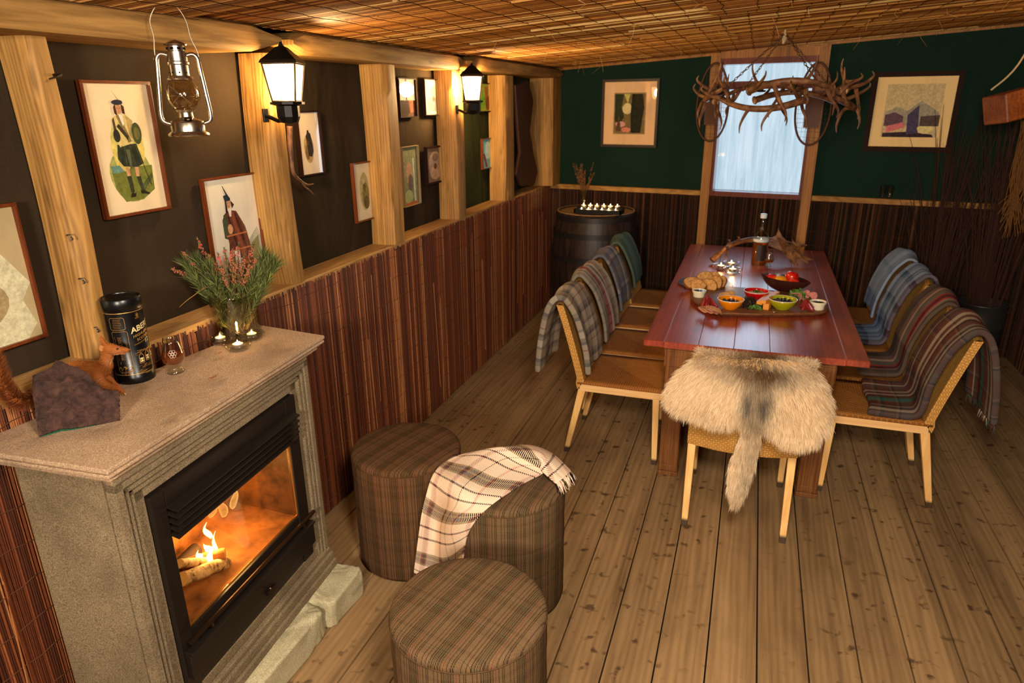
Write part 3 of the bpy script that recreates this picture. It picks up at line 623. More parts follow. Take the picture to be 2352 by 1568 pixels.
# pictures on the end wall
def backpic(lab, x0, y0, x1, y1, fr, frw, art, paper, dep=.02, glassy=True):
    a, z1 = bw(x0, y0); b, z0 = bw(x1, y1)
    return picture('framed_picture', lab, 'picture', BP(a, z0, -.005), tuple(BWD), (0, 0, 1), b-a, z1-z0, fr, frw, art, paper=paper, dep=dep, glassy=glassy)
gard = [((150, 122, 84), [(.19, .83), (.81, .83), (.81, .17), (.19, .17)]), ((120, 100, 60), [(.21, .81), (.79, .81), (.79, .19), (.21, .19)]), ((44, 50, 26), [(.21, .81), (.38, .81), (.34, .6), (.40, .45), (.3, .3), (.21, .4)]), ((186, 182, 96), [(.38, .81), (.5, .81), (.46, .66)]), ((238, 200, 140), ((.45, .58), (.09, .09))), ((36, 38, 22), [(.54, .81), (.74, .81), (.78, .6), (.72, .19), (.54, .19), (.52, .5)]), ((220, 150, 140), ((.33, .33), (.1, .045))), ((226, 130, 110), ((.44, .24), (.09, .04))), ((90, 60, 40), [(.24, .22), (.34, .22), (.3, .5)])]
backpic('framed garden picture with wide pale mount on the end wall, left of the window', 1386, 183, 1508, 339, plain('grey_frame', srgb(64, 48, 42), .4), .022, gard, srgb(222, 182, 136))
city = [((196, 170, 124), [(.14, .9), (.86, .9), (.86, .14), (.14, .14)]), ((150, 140, 120), [(.16, .5), (.3, .58), (.44, .52), (.6, .66), (.84, .5), (.84, .3), (.16, .3)]), ((90, 66, 76), [(.16, .46), (.28, .5), (.40, .44), (.40, .3), (.16, .3)]), ((206, 110, 110), [(.2, .3), (.42, .36), (.44, .28), (.2, .2)]), ((50, 34, 44), [(.16, .2), (.5, .22), (.8, .18), (.82, .14), (.16, .14)]), ((70, 60, 84), [(.45, .46), (.58, .6), (.62, .2), (.47, .18)]), ((226, 196, 130), ((.7, .26), (.1, .07))), ((80, 64, 60), [(.62, .44), (.86, .46), (.86, .3), (.62, .3)])]
backpic('dark framed townscape picture on the end wall behind the tall twigs', 2008, 166, 2182, 350, M_dframe, .036, city, srgb(226, 190, 132), .03, False)
#@@
# ================================================================== FIREPLACE
def stone_mat(name, a, b, stain=None, sc_=1., rough=.85):
    g = G(name, rough, .15); o = g.obj()
    n = g.noise(g.map(o, (1, 1, 1)), 260*sc_, 2, .7); n2 = g.noise(o, 5, 5, .6)
    c = g.mix(g.ramp(n, [(.35, 0), (.65, 1)]), a, b); c = g.mix(g.ramp(n2, [(.42, 0), (.75, .6)]), c, tuple(x*.55 for x in a[:3]))
    if stain:
        st = g.noise(g.map(o, (1, .5, 1), loc=(3, 1, 2)), 7, 5, .65); c = g.mix(g.ramp(st, [(.56, 0), (.72, .8)]), c, stain)
        r = g.noise(g.map(o, (1, .35, 1), loc=(8, 1, 2)), 16, 4, .7); c = g.mix(g.ramp(r, [(.66, 0), (.72, .75)]), c, srgb(128, 66, 30))
    g.set('Base Color', c); g.bump(g.mix(.4, n, n2), .35, .003); return g.m
M_stone = stone_mat('sandstone', srgb(98, 84, 63), srgb(154, 134, 103))
M_top = stone_mat('mantel_stone', srgb(144, 116, 88), srgb(198, 168, 136), srgb(94, 80, 64))
M_iron = plain('stove_black', srgb(34, 27, 22), .38, .4, .3)
M_block = stone_mat('rough_block', srgb(168, 156, 120), srgb(206, 196, 158), srgb(120, 116, 86), .8, .95)
K = .952
FU = A([-.07850459, .99691375, 0.]); FN = A([.99691375, .07850459, 0.])
FC = A([-1.4535, 1.583, 0.])*K; FC[2] = 0
def fp(s_, o_, z): return FC+FU*s_+FN*o_+A([0, 0, z])
ft = thing('fireplace', 'sandstone fireplace with stepped surround and black steel insert with a lit fire', 'fireplace', (FC[0]-.15, FC[1], 0.13))
def fbox(mb, s0, s1, o0, o1, z0, z1, m=0, dz=0): mb.prism([fp(s0, o0, z0), fp(s1, o0, z0), fp(s1, o1, z0), fp(s0, o1, z0)], (0, 0, z1-z0), m=m)
S0, S1, ZI, ZT = -.452, .438, .13, 1.045
i0, i1, iz0, iz1 = -.352, .348, .262, .928   # insert opening
OB = -.345
mb = MB()
fbox(mb, S0, i0, OB, -.075, ZI, ZT); fbox(mb, i1, S1, OB, -.075, ZI, ZT); fbox(mb, i0, i1, OB, -.075, iz1, ZT); fbox(mb, i0, i1, OB, -.075, ZI, iz0)
fbox(mb, i0, i1, OB, OB+.02, iz0, iz1)
# stepped mouldings: three sided frames, each a little prouder
steps = [(0., -.048), (.026, -.040), (.036, -.052), (.050, -.044), (.060, -.056), (.074, -.050)]
for k, (e, o) in enumerate([(0, -.044), (.024, -.060), (.030, -.048), (.042, -.063), (.047, -.052), (.059, -.066)]):
    e2 = [.024, .030, .042, .047, .059, .1][k]; g_ = .0025
    a, b = S0+e, S1-e; zt = ZT-.018-e
    a2, b2 = S0+min(e2, i0-S0)-g_, S1-min(e2, S1-i1)+g_; zt2 = max(ZT-.018-e2, iz1+.005)+g_
    fbox(mb, a, a2, -.08, o, ZI, zt); fbox(mb, b2, b, -.08, o, ZI, zt)
    # profile groove between the steps along the head
    mb.prism([fp(a, -.08, zt2), fp(b, -.08, zt2), fp(b, o, zt2), fp(a, o, zt2)], (0, 0, zt-zt2))
fbox(mb, S0, S1, -.08, -.044, ZT-.022, ZT)
mb.build('surround', [M_stone], ft, world=True)
mb = MB()  # plinth
for (s0, s1, o, z0, z1) in ((S0-.02, S1+.02, -.022, .132, .165), (S0-.014, S1+.014, -.030, .165, .20), (S0-.008, S1+.008, -.040, .20, .222), (S0+.02, S1-.02, -.056, .222, .262)):
    fbox(mb, s0, s1, OB, o, z0, z1)
mb.build('plinth', [M_stone], ft, world=True, mods=[('BEVEL', dict(width=.005, segments=2))])
mb = MB()  # mantel slab, moulded edge
FL = at_z(245, 1080, 1.10); FR = at_z(745, 770, 1.10); BR_ = at_z(603, 747, 1.10); BL = A([-1.792, .985, 1.10])
for (ins, z0, z1) in ((.0, 1.088, 1.10), (.006, 1.082, 1.088), (.002, 1.074, 1.082), (.012, 1.066, 1.074), (.022, 1.052, 1.066), (.034, 1.042, 1.052)):
    c_ = (FL+FR+BR_+BL)/4
    P = []
    for p, sx, sy in ((FL, -1, 1), (FR, -1, -1), (BR_, 0, -1), (BL, 0, 1)): q = p+FN*ins*sx+FU*ins*sy; P.append((q[0], q[1], z0))
    mb.prism(P, (0, 0, z1-z0))
mb.build('mantel_slab', [M_top], ft, world=True, mods=[('BEVEL', dict(width=.0018, segments=2))])
# insert
ins_ = MB(); d = .004
gs0, gs1, gz0, gz1 = -.302, .285, .47, .875
fbox(ins_, i0, gs0, -.34, -.052, iz0, iz1); fbox(ins_, gs1, i1, -.34, -.052, iz0, iz1); fbox(ins_, gs0, gs1, -.34, -.052, gz1, iz1); fbox(ins_, gs0, gs1, -.30, -.056, iz0, gz0-.01)
ib = ins_.build('steel_insert', [M_iron], ft, world=True, mods=[('BEVEL', dict(width=.003, segments=2))]); ib['label'] = 'black steel insert'
# louvres over the glass
for k in range(5):
    z = .775+.022*k; mb = MB(); o1 = -.030+.003*k
    mb.prism([fp(gs0-.002, -.075, z+.012), fp(gs1+.03, -.075, z+.012), fp(gs1+.03, o1, z), fp(gs0-.002, o1, z)], (0, 0, .005)); mb.build('louvre', [M_iron], ib, world=True)
mb = MB(); mb.tube([fp(i0+.012, -.028, .452), fp(i1-.005, -.028, .452)], .0075, 12)
for s_ in (-.25, .27): mb.tube([fp(s_, -.028, .452), fp(s_+.005, -.03, .43), fp(s_+.005, -.05, .42)], .004, 8)
mb.build('rail', [plain('worn_bar', srgb(60, 42, 28), .3, .6, .8)], ib, world=True)
mb = MB(); fbox(mb, i0+.01, i1-.002, -.06, -.028, .40, .412); fbox(mb, i0+.01, i1-.002, -.06, -.036, .315, .402); mb.build('ash_drawer', [M_iron], ib, world=True, mods=[('BEVEL', dict(width=.003, segments=2))])
mb = MB(); c_ = fp(.045, -.033, .335)
mb.prism([c_+FU*(.026*math.cos(a_))+A([0, 0, .026*math.sin(a_)]) for a_ in np.linspace(math.pi*.95, math.pi*2.05, 12)], FN*.004); mb.tube([c_+A([0, 0, .0]), c_+FU*-.02+FN*.012+A([0, 0, .018])], .0025, 8)
mb.build('handle', [plain('worn_bar', srgb(60, 42, 28), .3, .6, .8)], ib, world=True)
# firebox interior (soot and brick lit by the flames)
g = G('soot_brick', .75, .3); o = g.obj(); n = g.noise(o, 9, 5, .6)
g.set('Base Color', g.ramp(n, [(.3, srgb(70, 42, 22)), (.6, srgb(150, 96, 50)), (.8, srgb(60, 36, 22))])); g.bump(n, .4, .01)
mb = MB()
fbox(mb, gs0, gs1, -.325, -.315, gz0-.01, gz1); fbox(mb, gs0-.004, gs0, -.32, -.07, gz0-.01, gz1); fbox(mb, gs1, gs1+.004, -.32, -.07, gz0-.01, gz1)
mb.prism([fp(gs0, -.07, gz0-.012), fp(gs1, -.07, gz0-.012), fp(gs1, -.32, gz0+.01), fp(gs0, -.32, gz0+.01)], (0, 0, .004))
mb.build('firebox', [g.m], ib, world=True)
mb = MB(); fbox(mb, gs0, gs1, -.066, -.063, gz0, gz1)
gp = mb.build('glass', [glass('stove_glass', (1., .93, .8), thin=.86)], ib, world=True)
mb = MB()
for a_, b_ in (((gs0, gz0), (gs1, gz0)), ((gs0, gz0), (gs0, gz1)), ((gs1, gz0), (gs1, gz1))): mb.tube([fp(a_[0], -.060, a_[1]), fp(b_[0], -.060, b_[1])], .0035, 6)
mb.build('glass_rim', [plain('brass_rim', srgb(190, 140, 70), .25, .5, .9)], ib, world=True)
# logs
gl_ = G('birch_bark', .8, .2); o = gl_.obj(); n = gl_.noise(gl_.map(o, (1, 1, 1)), 30, 4, .7); gl_.set('Base Color', gl_.ramp(n, [(.35, srgb(70, 46, 30)), (.5, srgb(190, 160, 120)), (.7, srgb(226, 206, 168))])); gl_.bump(n, .5, .005)
M_cut = plain('cut_wood', srgb(206, 160, 96), .7)
M_bark = plain('pine_bark', srgb(150, 92, 44), .85)
def fpx(px, py, o):
    p = at_p(px, py, fp(0, o, 0), FN); return fp(float((p-FC)@FU), o, float(p[2]))
def log(lab, a, b, r, mat_):
    mb = MB(); P = crom([a, lerp(A(a), A(b), .33)+A([rnd(-.004, .004), 0, rnd(-.004, .004)]), lerp(A(a), A(b), .66)+A([rnd(-.004, .004), 0, .003]), b], 5)
    mb.tube(P, [r*(1+.12*mnoise.noise(Vector((i*.7, a[1]*9, 0)))) for i in range(len(P))], 14, caps=False)
    c0 = Vector(P[0]); t = tag(mb.build('log', [mat_, M_cut], smooth='auto'), lab, 'log', 'logs in the fire')
    for e, n_ in ((P[0], P[1]), (P[-1], P[-2])):
        mb2 = MB(); d_ = (Vector(e)-Vector(n_)).normalized()*.001; mb2.tube([Vector(e)-d_, Vector(e)+d_], r*.97, 14); mb2.build('cut_end', [M_cut], t)
    return t
log('birch log lying at the front of the fire', fpx(418, 1330, -.11), fpx(518, 1292, -.14), .021, gl_.m)
log('thin forked branch behind the birch log', fpx(412, 1294, -.15), fpx(474, 1290, -.17), .014, gl_.m)
log('split pine log at the back of the fire', fp(-.105, -.235, .502), fp(-.03, -.13, .512), .020, M_bark)
log('charred log under the flames', fp(-.20, -.245, .503), fp(-.02, -.25, .503), .022, plain('charred', srgb(40, 26, 18), .9))
# flames: folded glowing sheets with body
gf = G('flame'); o = gf.obj()
lw = gf.n('ShaderNodeLayerWeight', {'Blend': .35}).outputs['Facing']
e = gf.n('ShaderNodeEmission', {'Color': gf.ramp(lw, [(.0, (1., .62, .22)), (.8, (1., .35, .05))]), 'Strength': gf.ma('MULTIPLY_ADD', lw, -10., 16.)})
gf.t.links.new(e.outputs[0], gf.out.inputs[0])
gf2 = G('faint_flame'); lw2 = gf2.n('ShaderNodeLayerWeight', {'Blend': .5}).outputs['Facing']
e2 = gf2.n('ShaderNodeEmission', {'Color': (1., .50, .13, 1), 'Strength': 1.5}); tr2 = gf2.n('ShaderNodeBsdfTransparent')
gf2.t.links.new(gf2.n('ShaderNodeMixShader', {0: gf2.ramp(lw2, [(0, .05), (.8, .55)]), 1: tr2.outputs[0], 2: e2.outputs[0]}).outputs[0], gf2.out.inputs[0])
fl = MB()
def flame(mb, b, h, r, sway=(0, 0), tw=0., m=0):
    P = []; R_ = []
    for i in range(13):
        t_ = i/12; P.append(b+FU*(sway[0]*t_**1.3+.012*math.sin(t_*5+tw)*t_)+FN*(.006*math.sin(t_*4+tw))+A([0, 0, h*t_])); R_.append(max(.0006, r*(math.sin(math.pi*min(1, (t_*.9+.12)))**.8)*(1-t_*.55)))
    mb.tube(P, R_, 12, squash=(FU, .5), m=m)
FO = -.18
flame(fl, fpx(482, 1292, FO), .078, .026, (.004, 0), 0); flame(fl, fpx(492, 1290, FO), .095, .014, (.040, 0), 1.); flame(fl, fpx(472, 1288, FO), .055, .017, (-.028, 0), 2); flame(fl, fpx(488, 1294, -.15), .060, .018, (.012, 0), 3)
flame(fl, fpx(483, 1234, FO), .060, .0125, (-.012, 0), 2.2)
tag(fl.build('flames', [gf.m], smooth=True), 'bright flames above the logs behind the stove glass', 'fire', kind='stuff')
f2 = MB()  # back flames, plus wavy flame reflections shaped as glowing tongues
for qx, qy, h, r in ((641, 1110, .10, .018), (655, 1135, .06, .02), (608, 1128, .09, .028), (575, 1140, .07, .03), (540, 1165, .08, .025), (512, 1185, .07, .025)):
    flame(f2, fpx(qx, qy, -.29), h, r, (rnd(-.02, .02), 0), rnd(0, 6))
for s_, z, h, r in ((.05, .66, .13, .03), (.13, .66, .10, .028), (.20, .72, .15, .03), (-.22, .60, .10, .03), (-.26, .56, .12, .025), (.24, .62, .10, .02), (.10, .60, .06, .025)): flame(f2, fp(s_, -.27, z-.05), h, r, (rnd(-.02, .02), 0), rnd(0, 6))
tag(f2.build('faint_flames_and_reflections', [gf2.m], smooth=True), 'faint orange flame tongues and modelled flame reflections at the back of the firebox', 'fire', kind='stuff')
light('fire_light', 'POINT', fpx(484, 1262, -.17), 11., (1., .58, .20), .04)
light('ember_light', 'POINT', fp(.12, -.2, .62), 3., (1., .54, .16), .05)
# hearth blocks
def rough_block(lab, P0, P1, seed):
    # rough cut stone between two corners
    mb = MB(); n = 14; c = (A(P0)+A(P1))/2; h = (A(P1)-A(P0))/2; rows = []
    def sp(u, v):  # superellipsoid
        cu, su, cv, sv = math.cos(u), math.sin(u), math.cos(v), math.sin(v); f_ = lambda x, p_: math.copysign(abs(x)**p_, x)
        q = A([f_(cv, .16)*f_(cu, .16), f_(cv, .16)*f_(su, .16), f_(sv, .16)])
        w_ = Vector(q*h*9+A([seed, 0, 0])); d_ = mnoise.noise(w_*2.2)*.007+mnoise.noise(w_*6)*.004
        return tuple(c+q*h*(1+0)+q*d_)
    for i in range(33):
        v = -math.pi/2+math.pi*i/32; rows.append([sp(2*math.pi*j/96+math.pi/4, v) for j in range(96)])
    mb.grid(rows, closed=True)
    return tag(mb.build('hearth_block', [M_block], smooth=True), lab, 'stone block', 'stone blocks under the fireplace')
rough_block('rough pale stone block under the far end of the fireplace', (-1.80, 1.745, 0), (-1.335, 1.985, .13), 1)
rough_block('long rough pale stone block in front of the fireplace', (-1.80, .95, 0), (-1.345, 1.74, .132), 5)
# ================================================================== THINGS ON THE MANTEL
ZM = 1.10
# ---- whisky tin
tb = at_z(306, 856, ZM); tc = A([-1.735, 1.487, ZM])
def proj(p):
    c_ = MC@(A(p, float)-CAM); return (CX+F*c_[0]/c_[2], CY+F*c_[1]/c_[2])
def fitcyl(x0, x1, ybot, z):
    # upright cylinder whose foot ellipse spans x0..x1 and bottoms at ybot
    p = at_z((x0+x1)/2, ybot-14, z); r = .045; p = list(p[:2])+[r]
    def ext(q):
        a_ = [proj((q[0]+q[2]*math.cos(t_), q[1]+q[2]*math.sin(t_), z)) for t_ in np.linspace(0, 6.283, 49)[:-1]]
        xs, ys = zip(*a_); return A([min(xs)-x0, max(xs)-x1, max(ys)-ybot])
    p = A(p)
    for _ in range(25):
        e0 = ext(p); J = A([(ext(p+dq)-e0)/1e-4 for dq in np.eye(3)*1e-4]).T; p = p-np.linalg.lstsq(J, e0, rcond=None)[0]*.8
    return p
tx, ty, tr_ = fitcyl(260, 356, 877, ZM)
tx, ty, tr_ = tx+.028, ty-.018, .0535   # stand clear of the willow screen
th = None
for hh in np.linspace(.15, .4, 200):
    if proj((tx, ty, ZM+hh))[1] < 681: th = hh; break
tt = thing('whisky_tin', 'tall black whisky tin with gold lettering standing on the mantel', 'tin', (tx, ty, ZM))
M_tin = plain('tin_black', srgb(14, 13, 13), .3, .5, .2); M_gold = G('gold_ink', .35, .5, .6, srgb(196, 150, 78)).m; M_dgold = G('dull_gold_ink', .45, .4, .5, srgb(140, 100, 52)).m; M_cream = G('cream_ink', .5, .3, 0, srgb(206, 186, 130)).m
r = tr_
mb = MB(); mb.lathe([(.0, 0), (r*1.02, 0), (r*1.03, .004), (r*1.03, .022), (r, .024), (r, th-.036)], 64); mb.build('can', [M_tin], tt, smooth='auto')
mb = MB(); mb.lathe([(r*1.0, th-.036), (r*1.03, th-.034), (r*1.03, th-.002), (r*1.0, th), (r*.95, th-.0005), (r*.93, th-.004), (r*.88, th-.0035), (r*.86, th-.002), (0, th-.0015)], 64); mb.build('lid', [M_tin], tt, smooth='auto')
mb = MB()
for z in (.030, th-.040): mb.lathe([(r*1.002, z-.001), (r*1.01, z), (r*1.002, z+.001)], 64)
mb.build('gold_band', [M_gold], tt, smooth=True)
camdir = math.atan2(-ty, -tx)   # angle facing the viewer
def on_can(u, z, d=.0006):      # u metres round the can from the facing line, right positive
    a_ = camdir+u/r; return ((r+d)*math.cos(a_), (r+d)*math.sin(a_), z)
def can_text(txt, u, z, size, m=M_gold, bold=.0, shear=0., right=False, vert=False, sx=1.):
    cu = bpy.data.curves.new('lettering', 'FONT'); cu.body = txt; cu.size = size; cu.offset = bold; cu.resolution_u = 3
    ob = bpy.data.objects.new('lettering_tmp', cu); COL.objects.link(ob)
    dg = bpy.context.evaluated_depsgraph_get(); me = bpy.data.meshes.new_from_object(ob.evaluated_get(dg))
    bpy.data.objects.remove(ob)
    V = [tuple(v.co) for v in me.vertices]; Fs = [tuple(p.vertices) for p in me.polygons]
    # subdivide long faces is not needed: letters are a few mm wide
    pts = []
    for x, y, _z in V:
        if vert: x, y = -y, x
        pts.append(on_can(u+x*sx, z+y+shear*x, .0008))
    mb = MB(); mb.add(pts, Fs); return mb.build('lettering', [m], tt)
can_text('ABERFELDY', .010, th*.60, .0245, M_cream, .0006, .22)
can_text('HIGHLAND SINGLE MALT', .013, th*.545, .0115, M_gold, .0002, .22)
can_text('SCOTCH WHISKY', .022, th*.50, .0115, M_gold, .0002, .22)
can_text('GUARANTEED', .012, th*.455, .006, M_gold, .0, .22)
can_text('12', .046, th*.455, .019, M_cream, .0005, .22)
can_text('ESTD', .028, th*.76, .006, M_gold)
can_text('PITILIE BURN', -.019, th*.30, .0125, M_dgold, .0, 0., vert=True)
can_text('THE GOLDEN DRAM', -.006, th*.30, .006, M_dgold, .0, 0., vert=True)
mb = MB()
def strip(u0, z0, u1, z1, w_, m=0):
    n = max(2, int(abs(u1-u0)/.004)+1); 
    d_ = A([u1-u0, z1-z0]); d_ = d_/np.linalg.norm(d_); nn = A([-d_[1], d_[0]])*w_/2
    vs = []
    for i in range(n+1):
        q = lerp(A([u0, z0]), A([u1, z1]), i/n); vs += [on_can(*(q-nn), .0012), on_can(*(q+nn), .0012)]
    mb.add(vs, [(2*i, 2*i+2, 2*i+3, 2*i+1) for i in range(n)], m=m)
for z0, z1, ua, ub in ((th*.66, th*.80, -.043, -.002), (.040, th*.64, -.043, -.0)):
    c = .004
    for a_, b_ in (((ua+c, z0), (ub-c, z0)), ((ub-c, z0), (ub, z0+c)), ((ub, z0+c), (ub, z1-c)), ((ub, z1-c), (ub-c, z1)), ((ub-c, z1), (ua+c, z1)), ((ua+c, z1), (ua, z1-c)), ((ua, z1-c), (ua, z0+c)), ((ua, z0+c), (ua+c, z0))): strip(*a_, *b_, .0011)
for i in range(6): strip(-.036+rnd(0, .004), th*(.68+.02*i), -.010-rnd(0, .005), th*(.68+.02*i), .0016, 1)   # small ornamental script
for u in (-.037, -.028): strip(u, th*.30, u, th*.58, .001, 1)
# distillery drawing: houses, hills, a path
for k in range(3):
    u = .018+k*.020; z = th*.235+k*.004
    strip(u, z, u, z+.022, .0018, 0); strip(u, z+.022, u+.007, z+.033, .0018, 0); strip(u+.007, z+.033, u+.014, z+.022, .0018, 0); strip(u+.014, z+.022, u+.014, z, .0018, 0); strip(u, z, u+.014, z, .0015, 0)
    strip(u+.002, z+.010, u+.012, z+.010, .013, 2)
    for w__ in (.004, .010): strip(u+w__, z+.007, u+w__, z+.013, .002, 3)
for k in range(16):
    u = rnd(.006, .05); z = th*(.10+.11*random.random()); strip(u, z, u+rnd(.008, .03), z+rnd(.000, .008), .0009, k % 2)
for k in range(12):
    u = rnd(.008, .05); z = th*(.335+.06*random.random()); strip(u, z, u+rnd(.01, .03), z+rnd(-.004, .006), .0012, k % 2)
for k in range(26):
    u = rnd(-.040, -.006); z = th*(.12+.13*random.random()); strip(u, z, u+rnd(-.008, .01), z+rnd(-.008, .010), .0018, k % 2)
for a_ in np.linspace(0, 6.28, 9)[:-1]: strip(.036, th*.80, .036+.006*math.cos(a_), th*.80+.008*math.sin(a_), .0012)   # crest
mb.build('gold_ornament', [M_gold, M_dgold, M_cream, M_tin], tt)
# ---- nosing glass with a dram
gx, gy, gr_ = fitcyl(384, 423, 861, ZM)
M_gl = glass('clear_glass', (.93, .94, .91), thin=.80); M_whisky = G('whisky', .0, .5); M_whisky.set('Base Color', srgb(205, 110, 30)); M_whisky.set('Transmission Weight', .85); M_whisky.set('IOR', 1.2)
t = thing('whisky_glass', 'tulip shaped nosing glass of whisky beside the black tin', 'glass', (gx, gy, ZM))
s = .125/.115
mb = MB(); mb.lathe([(0, .0), (gr_*1.05, .0), (gr_*1.08, .006), (gr_*.8, .012), (gr_*.62, .018), (gr_*.8, .023), (.024, .030), (.0305, .042), (.0325, .052), (.0315, .064), (.027, .080), (.0225, .098), (.0205, .118), (.0198, .118), (.0218, .098), (.0262, .080), (.0305, .064), (.0315, .052), (.0295, .043), (.022, .032), (0, .028)], 40); mb.build('bowl', [M_gl], t, smooth=True)
mb = MB(); mb.lathe([(0, .029), (.0215, .033), (.0288, .043), (.0308, .052), (.0300, .062), (0, .062)], 40); mb.build('whisky', [M_whisky.m], t, smooth='auto')
mb = MB(); cd = math.atan2(-gy, -gx)
for k in range(7):   # etched knot emblem
    a_ = 2*math.pi*k/6 if k else 0; ro = .0075 if k else 0; P = []
    for q in np.linspace(0, 6.283, 20):
        u = ro*math.cos(a_)+.0048*math.cos(q); v = ro*math.sin(a_)+.0048*math.sin(q); z = .070+v; R0 = np.interp(z, [.052, .064, .080, .098], [.0325, .0315, .027, .0225])+.0004
        P.append((R0*math.cos(cd+u/R0), R0*math.sin(cd+u/R0), z))
    mb.tube(P, .0004, 4, caps=False)
mb.build('etched_emblem', [plain('etching', srgb(220, 210, 190), .6)], t)
# ---- tealights in glass dishes
M_wax = G('lit_wax', .5, .3); M_wax.set('Base Color', srgb(255, 226, 180)); M_wax.set('Emission Color', (1., .62, .28, 1)); M_wax.set('Emission Strength', 1.0)
M_foil = G('foil', .28, .5, .9, srgb(200, 196, 190)).m
M_fl = emit('candle_flame', (1., .72, .35), 14.)
def tealight(loc, lab, dish=True, s=1., grp='tealights', lt=.25, dishlab=None):
    x, y, z = loc
    ds = s
    if dish:
        s = ds*1.45
        dt = thing('glass_dish', dishlab, 'dish', (x, y, z), grp+' dishes')
        mb = MB(); mb.lathe([(0, 0), (.021*s, 0), (.031*s, .005*s), (.037*s, .012*s), (.039*s, .020*s), (.037*s, .022*s), (.033*s, .018*s), (.027*s, .011*s), (.020*s, .008*s), (0, .008*s)], 32); mb.build('bowl', [M_gl], dt, smooth=True)
        z += .0085*s; s = ds*1.12
    t = thing('tealight', lab, 'candle', (x, y, z), grp)
    mb = MB(); mb.lathe([(0, 0), (.0185*s, 0), (.0190*s, .001), (.0193*s, .0145*s), (.0198*s, .015*s), (.0188*s, .0145*s), (.0185*s, .012*s)], 24); mb.build('cup', [M_foil], t, smooth='auto')
    mb = MB(); mb.lathe([(0.0186*s, .012*s), (.0178*s, .0132*s), (.006*s, .0126*s), (0, .0126*s)], 24); mb.build('wax', [M_wax.m], t, smooth=True)
    mb = MB(); mb.tube([(0, 0, .014*s), (.0003, 0, .018*s), (0, .0003, .024*s), (0, 0, .030*s)], [.0022*s, .0038*s, .0026*s, .0003], 8); mb.build('flame', [M_fl], t, smooth=True)
    if lt: L = light('flame_light', 'POINT', (0, 0, .03*s), lt, (1., .55, .2), .01); L.parent = t
    return t
for (px, py, lb) in ((508, 788, 'left'), (548, 803, 'front'), (580, 779, 'right')):
    w_ = {'left': 'lit tealight in front of the vase, nearest the whisky glass', 'front': 'lit tealight standing forward of the other two by the vase', 'right': 'lit tealight by the vase, nearest the end of the mantel'}[lb]
    d_ = {'left': 'round glass dish by the vase, nearest the whisky glass', 'front': 'round glass dish standing forward of the other two by the vase', 'right': 'round glass dish by the vase, nearest the end of the mantel'}[lb]
    tealight(at_z(px, py, ZM), w_, True, .80, 'tealights on the mantel', .3, d_)
# ---- glass vase and heather
vx, vy, vr = fitcyl(492, 606, 792, ZM)
vr *= .97; t = thing('glass_vase', 'clear cylindrical glass vase of water on the mantel', 'vase', (vx, vy, ZM))
VH = .165
mb = MB(); mb.lathe([(0, 0), (vr*.98, 0), (vr, .003), (vr, VH), (vr-.003, VH), (vr-.003, .010), (0, .010)], 48); mb.build('body', [glass('vase_glass', (.88, .90, .84), thin=.76)], t, smooth='auto')
mb = MB(); mb.tube([((vr-.0015)*math.cos(q), (vr-.0015)*math.sin(q), VH) for q in np.linspace(0, 2*math.pi, 49)], .0021, 8, caps=False); mb.build('rim', [glass('rim_glass', (.8, .85, .8), thin=.55)], t, smooth=True)
mb = MB(); mb.lathe([(0, .011), (vr-.004, .011), (vr-.004, .10), (0, .10)], 40); mb.build('water', [glass('water', (.93, .95, .90), thin=.85)], t, smooth='auto')
bq_ = thing('heather_bouquet', 'bunch of pink heather with pine sprigs in the glass vase', 'flowers', (vx, vy, ZM))
M_ndl = G('pine_needles', .5, .3); M_ndl.set('Base Color', M_ndl.ramp(M_ndl.xyz(M_ndl.attr())[0], [(0, srgb(40, 52, 24)), (.5, srgb(78, 92, 46)), (1, srgb(134, 140, 76))]))
M_hth = G('heather_flower', .6, .2); M_hth.set('Base Color', M_hth.ramp(M_hth.xyz(M_hth.attr())[0], [(0, srgb(120, 72, 44)), (.55, srgb(170, 108, 74)), (.8, srgb(206, 84, 86)), (1, srgb(232, 60, 104))]))
M_stem = plain('stem_brown', srgb(96, 74, 36), .8)
ri = Vector((_r[0], _r[1], 0)); fw_ = Vector((math.sin(YAW), math.cos(YAW), 0))
def vpt(u, v, d=0.): return ri*u+fw_*d+Vector((0, 0, v))     # u right, v up, d away
def needles(mb, P, n, L, spread=.55):
    P = [Vector(p) for p in P]
    for k in range(n):
        q = random.random()**.8*(len(P)-1.001); i = int(q); p = P[i].lerp(P[i+1], q-i); t_ = (P[i+1]-P[i]).normalized()
        o_ = Vector((rnd(-1, 1), rnd(-1, 1), rnd(-1, 1))); o_ = (o_-t_*o_.dot(t_)).normalized(); d_ = (t_+o_*spread*rnd(.5, 1.5)).normalized()
        l = L*rnd(.6, 1.1); s_ = d_.cross(Vector((rnd(-1, 1), rnd(-1, 1), rnd(-1, 1)))).normalized()*.0009; c = rnd(0, 1); b_ = p+d_*l*.5+t_*l*.05
        mb.add([p-s_, p+s_, b_+s_, b_-s_, p+d_*l+t_*l*.14], [(0, 1, 2, 3), (3, 2, 4)], col=(c, c, c))
def sprig_pine(P, n=260, L=.052, nm='pine_sprig'):
    C_ = crom(P, 6); mb = MB(); mb.tube(C_, [.0022]*(len(C_)-1)+[.001], 6); o_ = mb.build(nm, [M_stem], bq_)
    mb = MB(); needles(mb, C_[len(C_)//4:], n, L, .62); mb.build('needles', [M_ndl.m], o_)
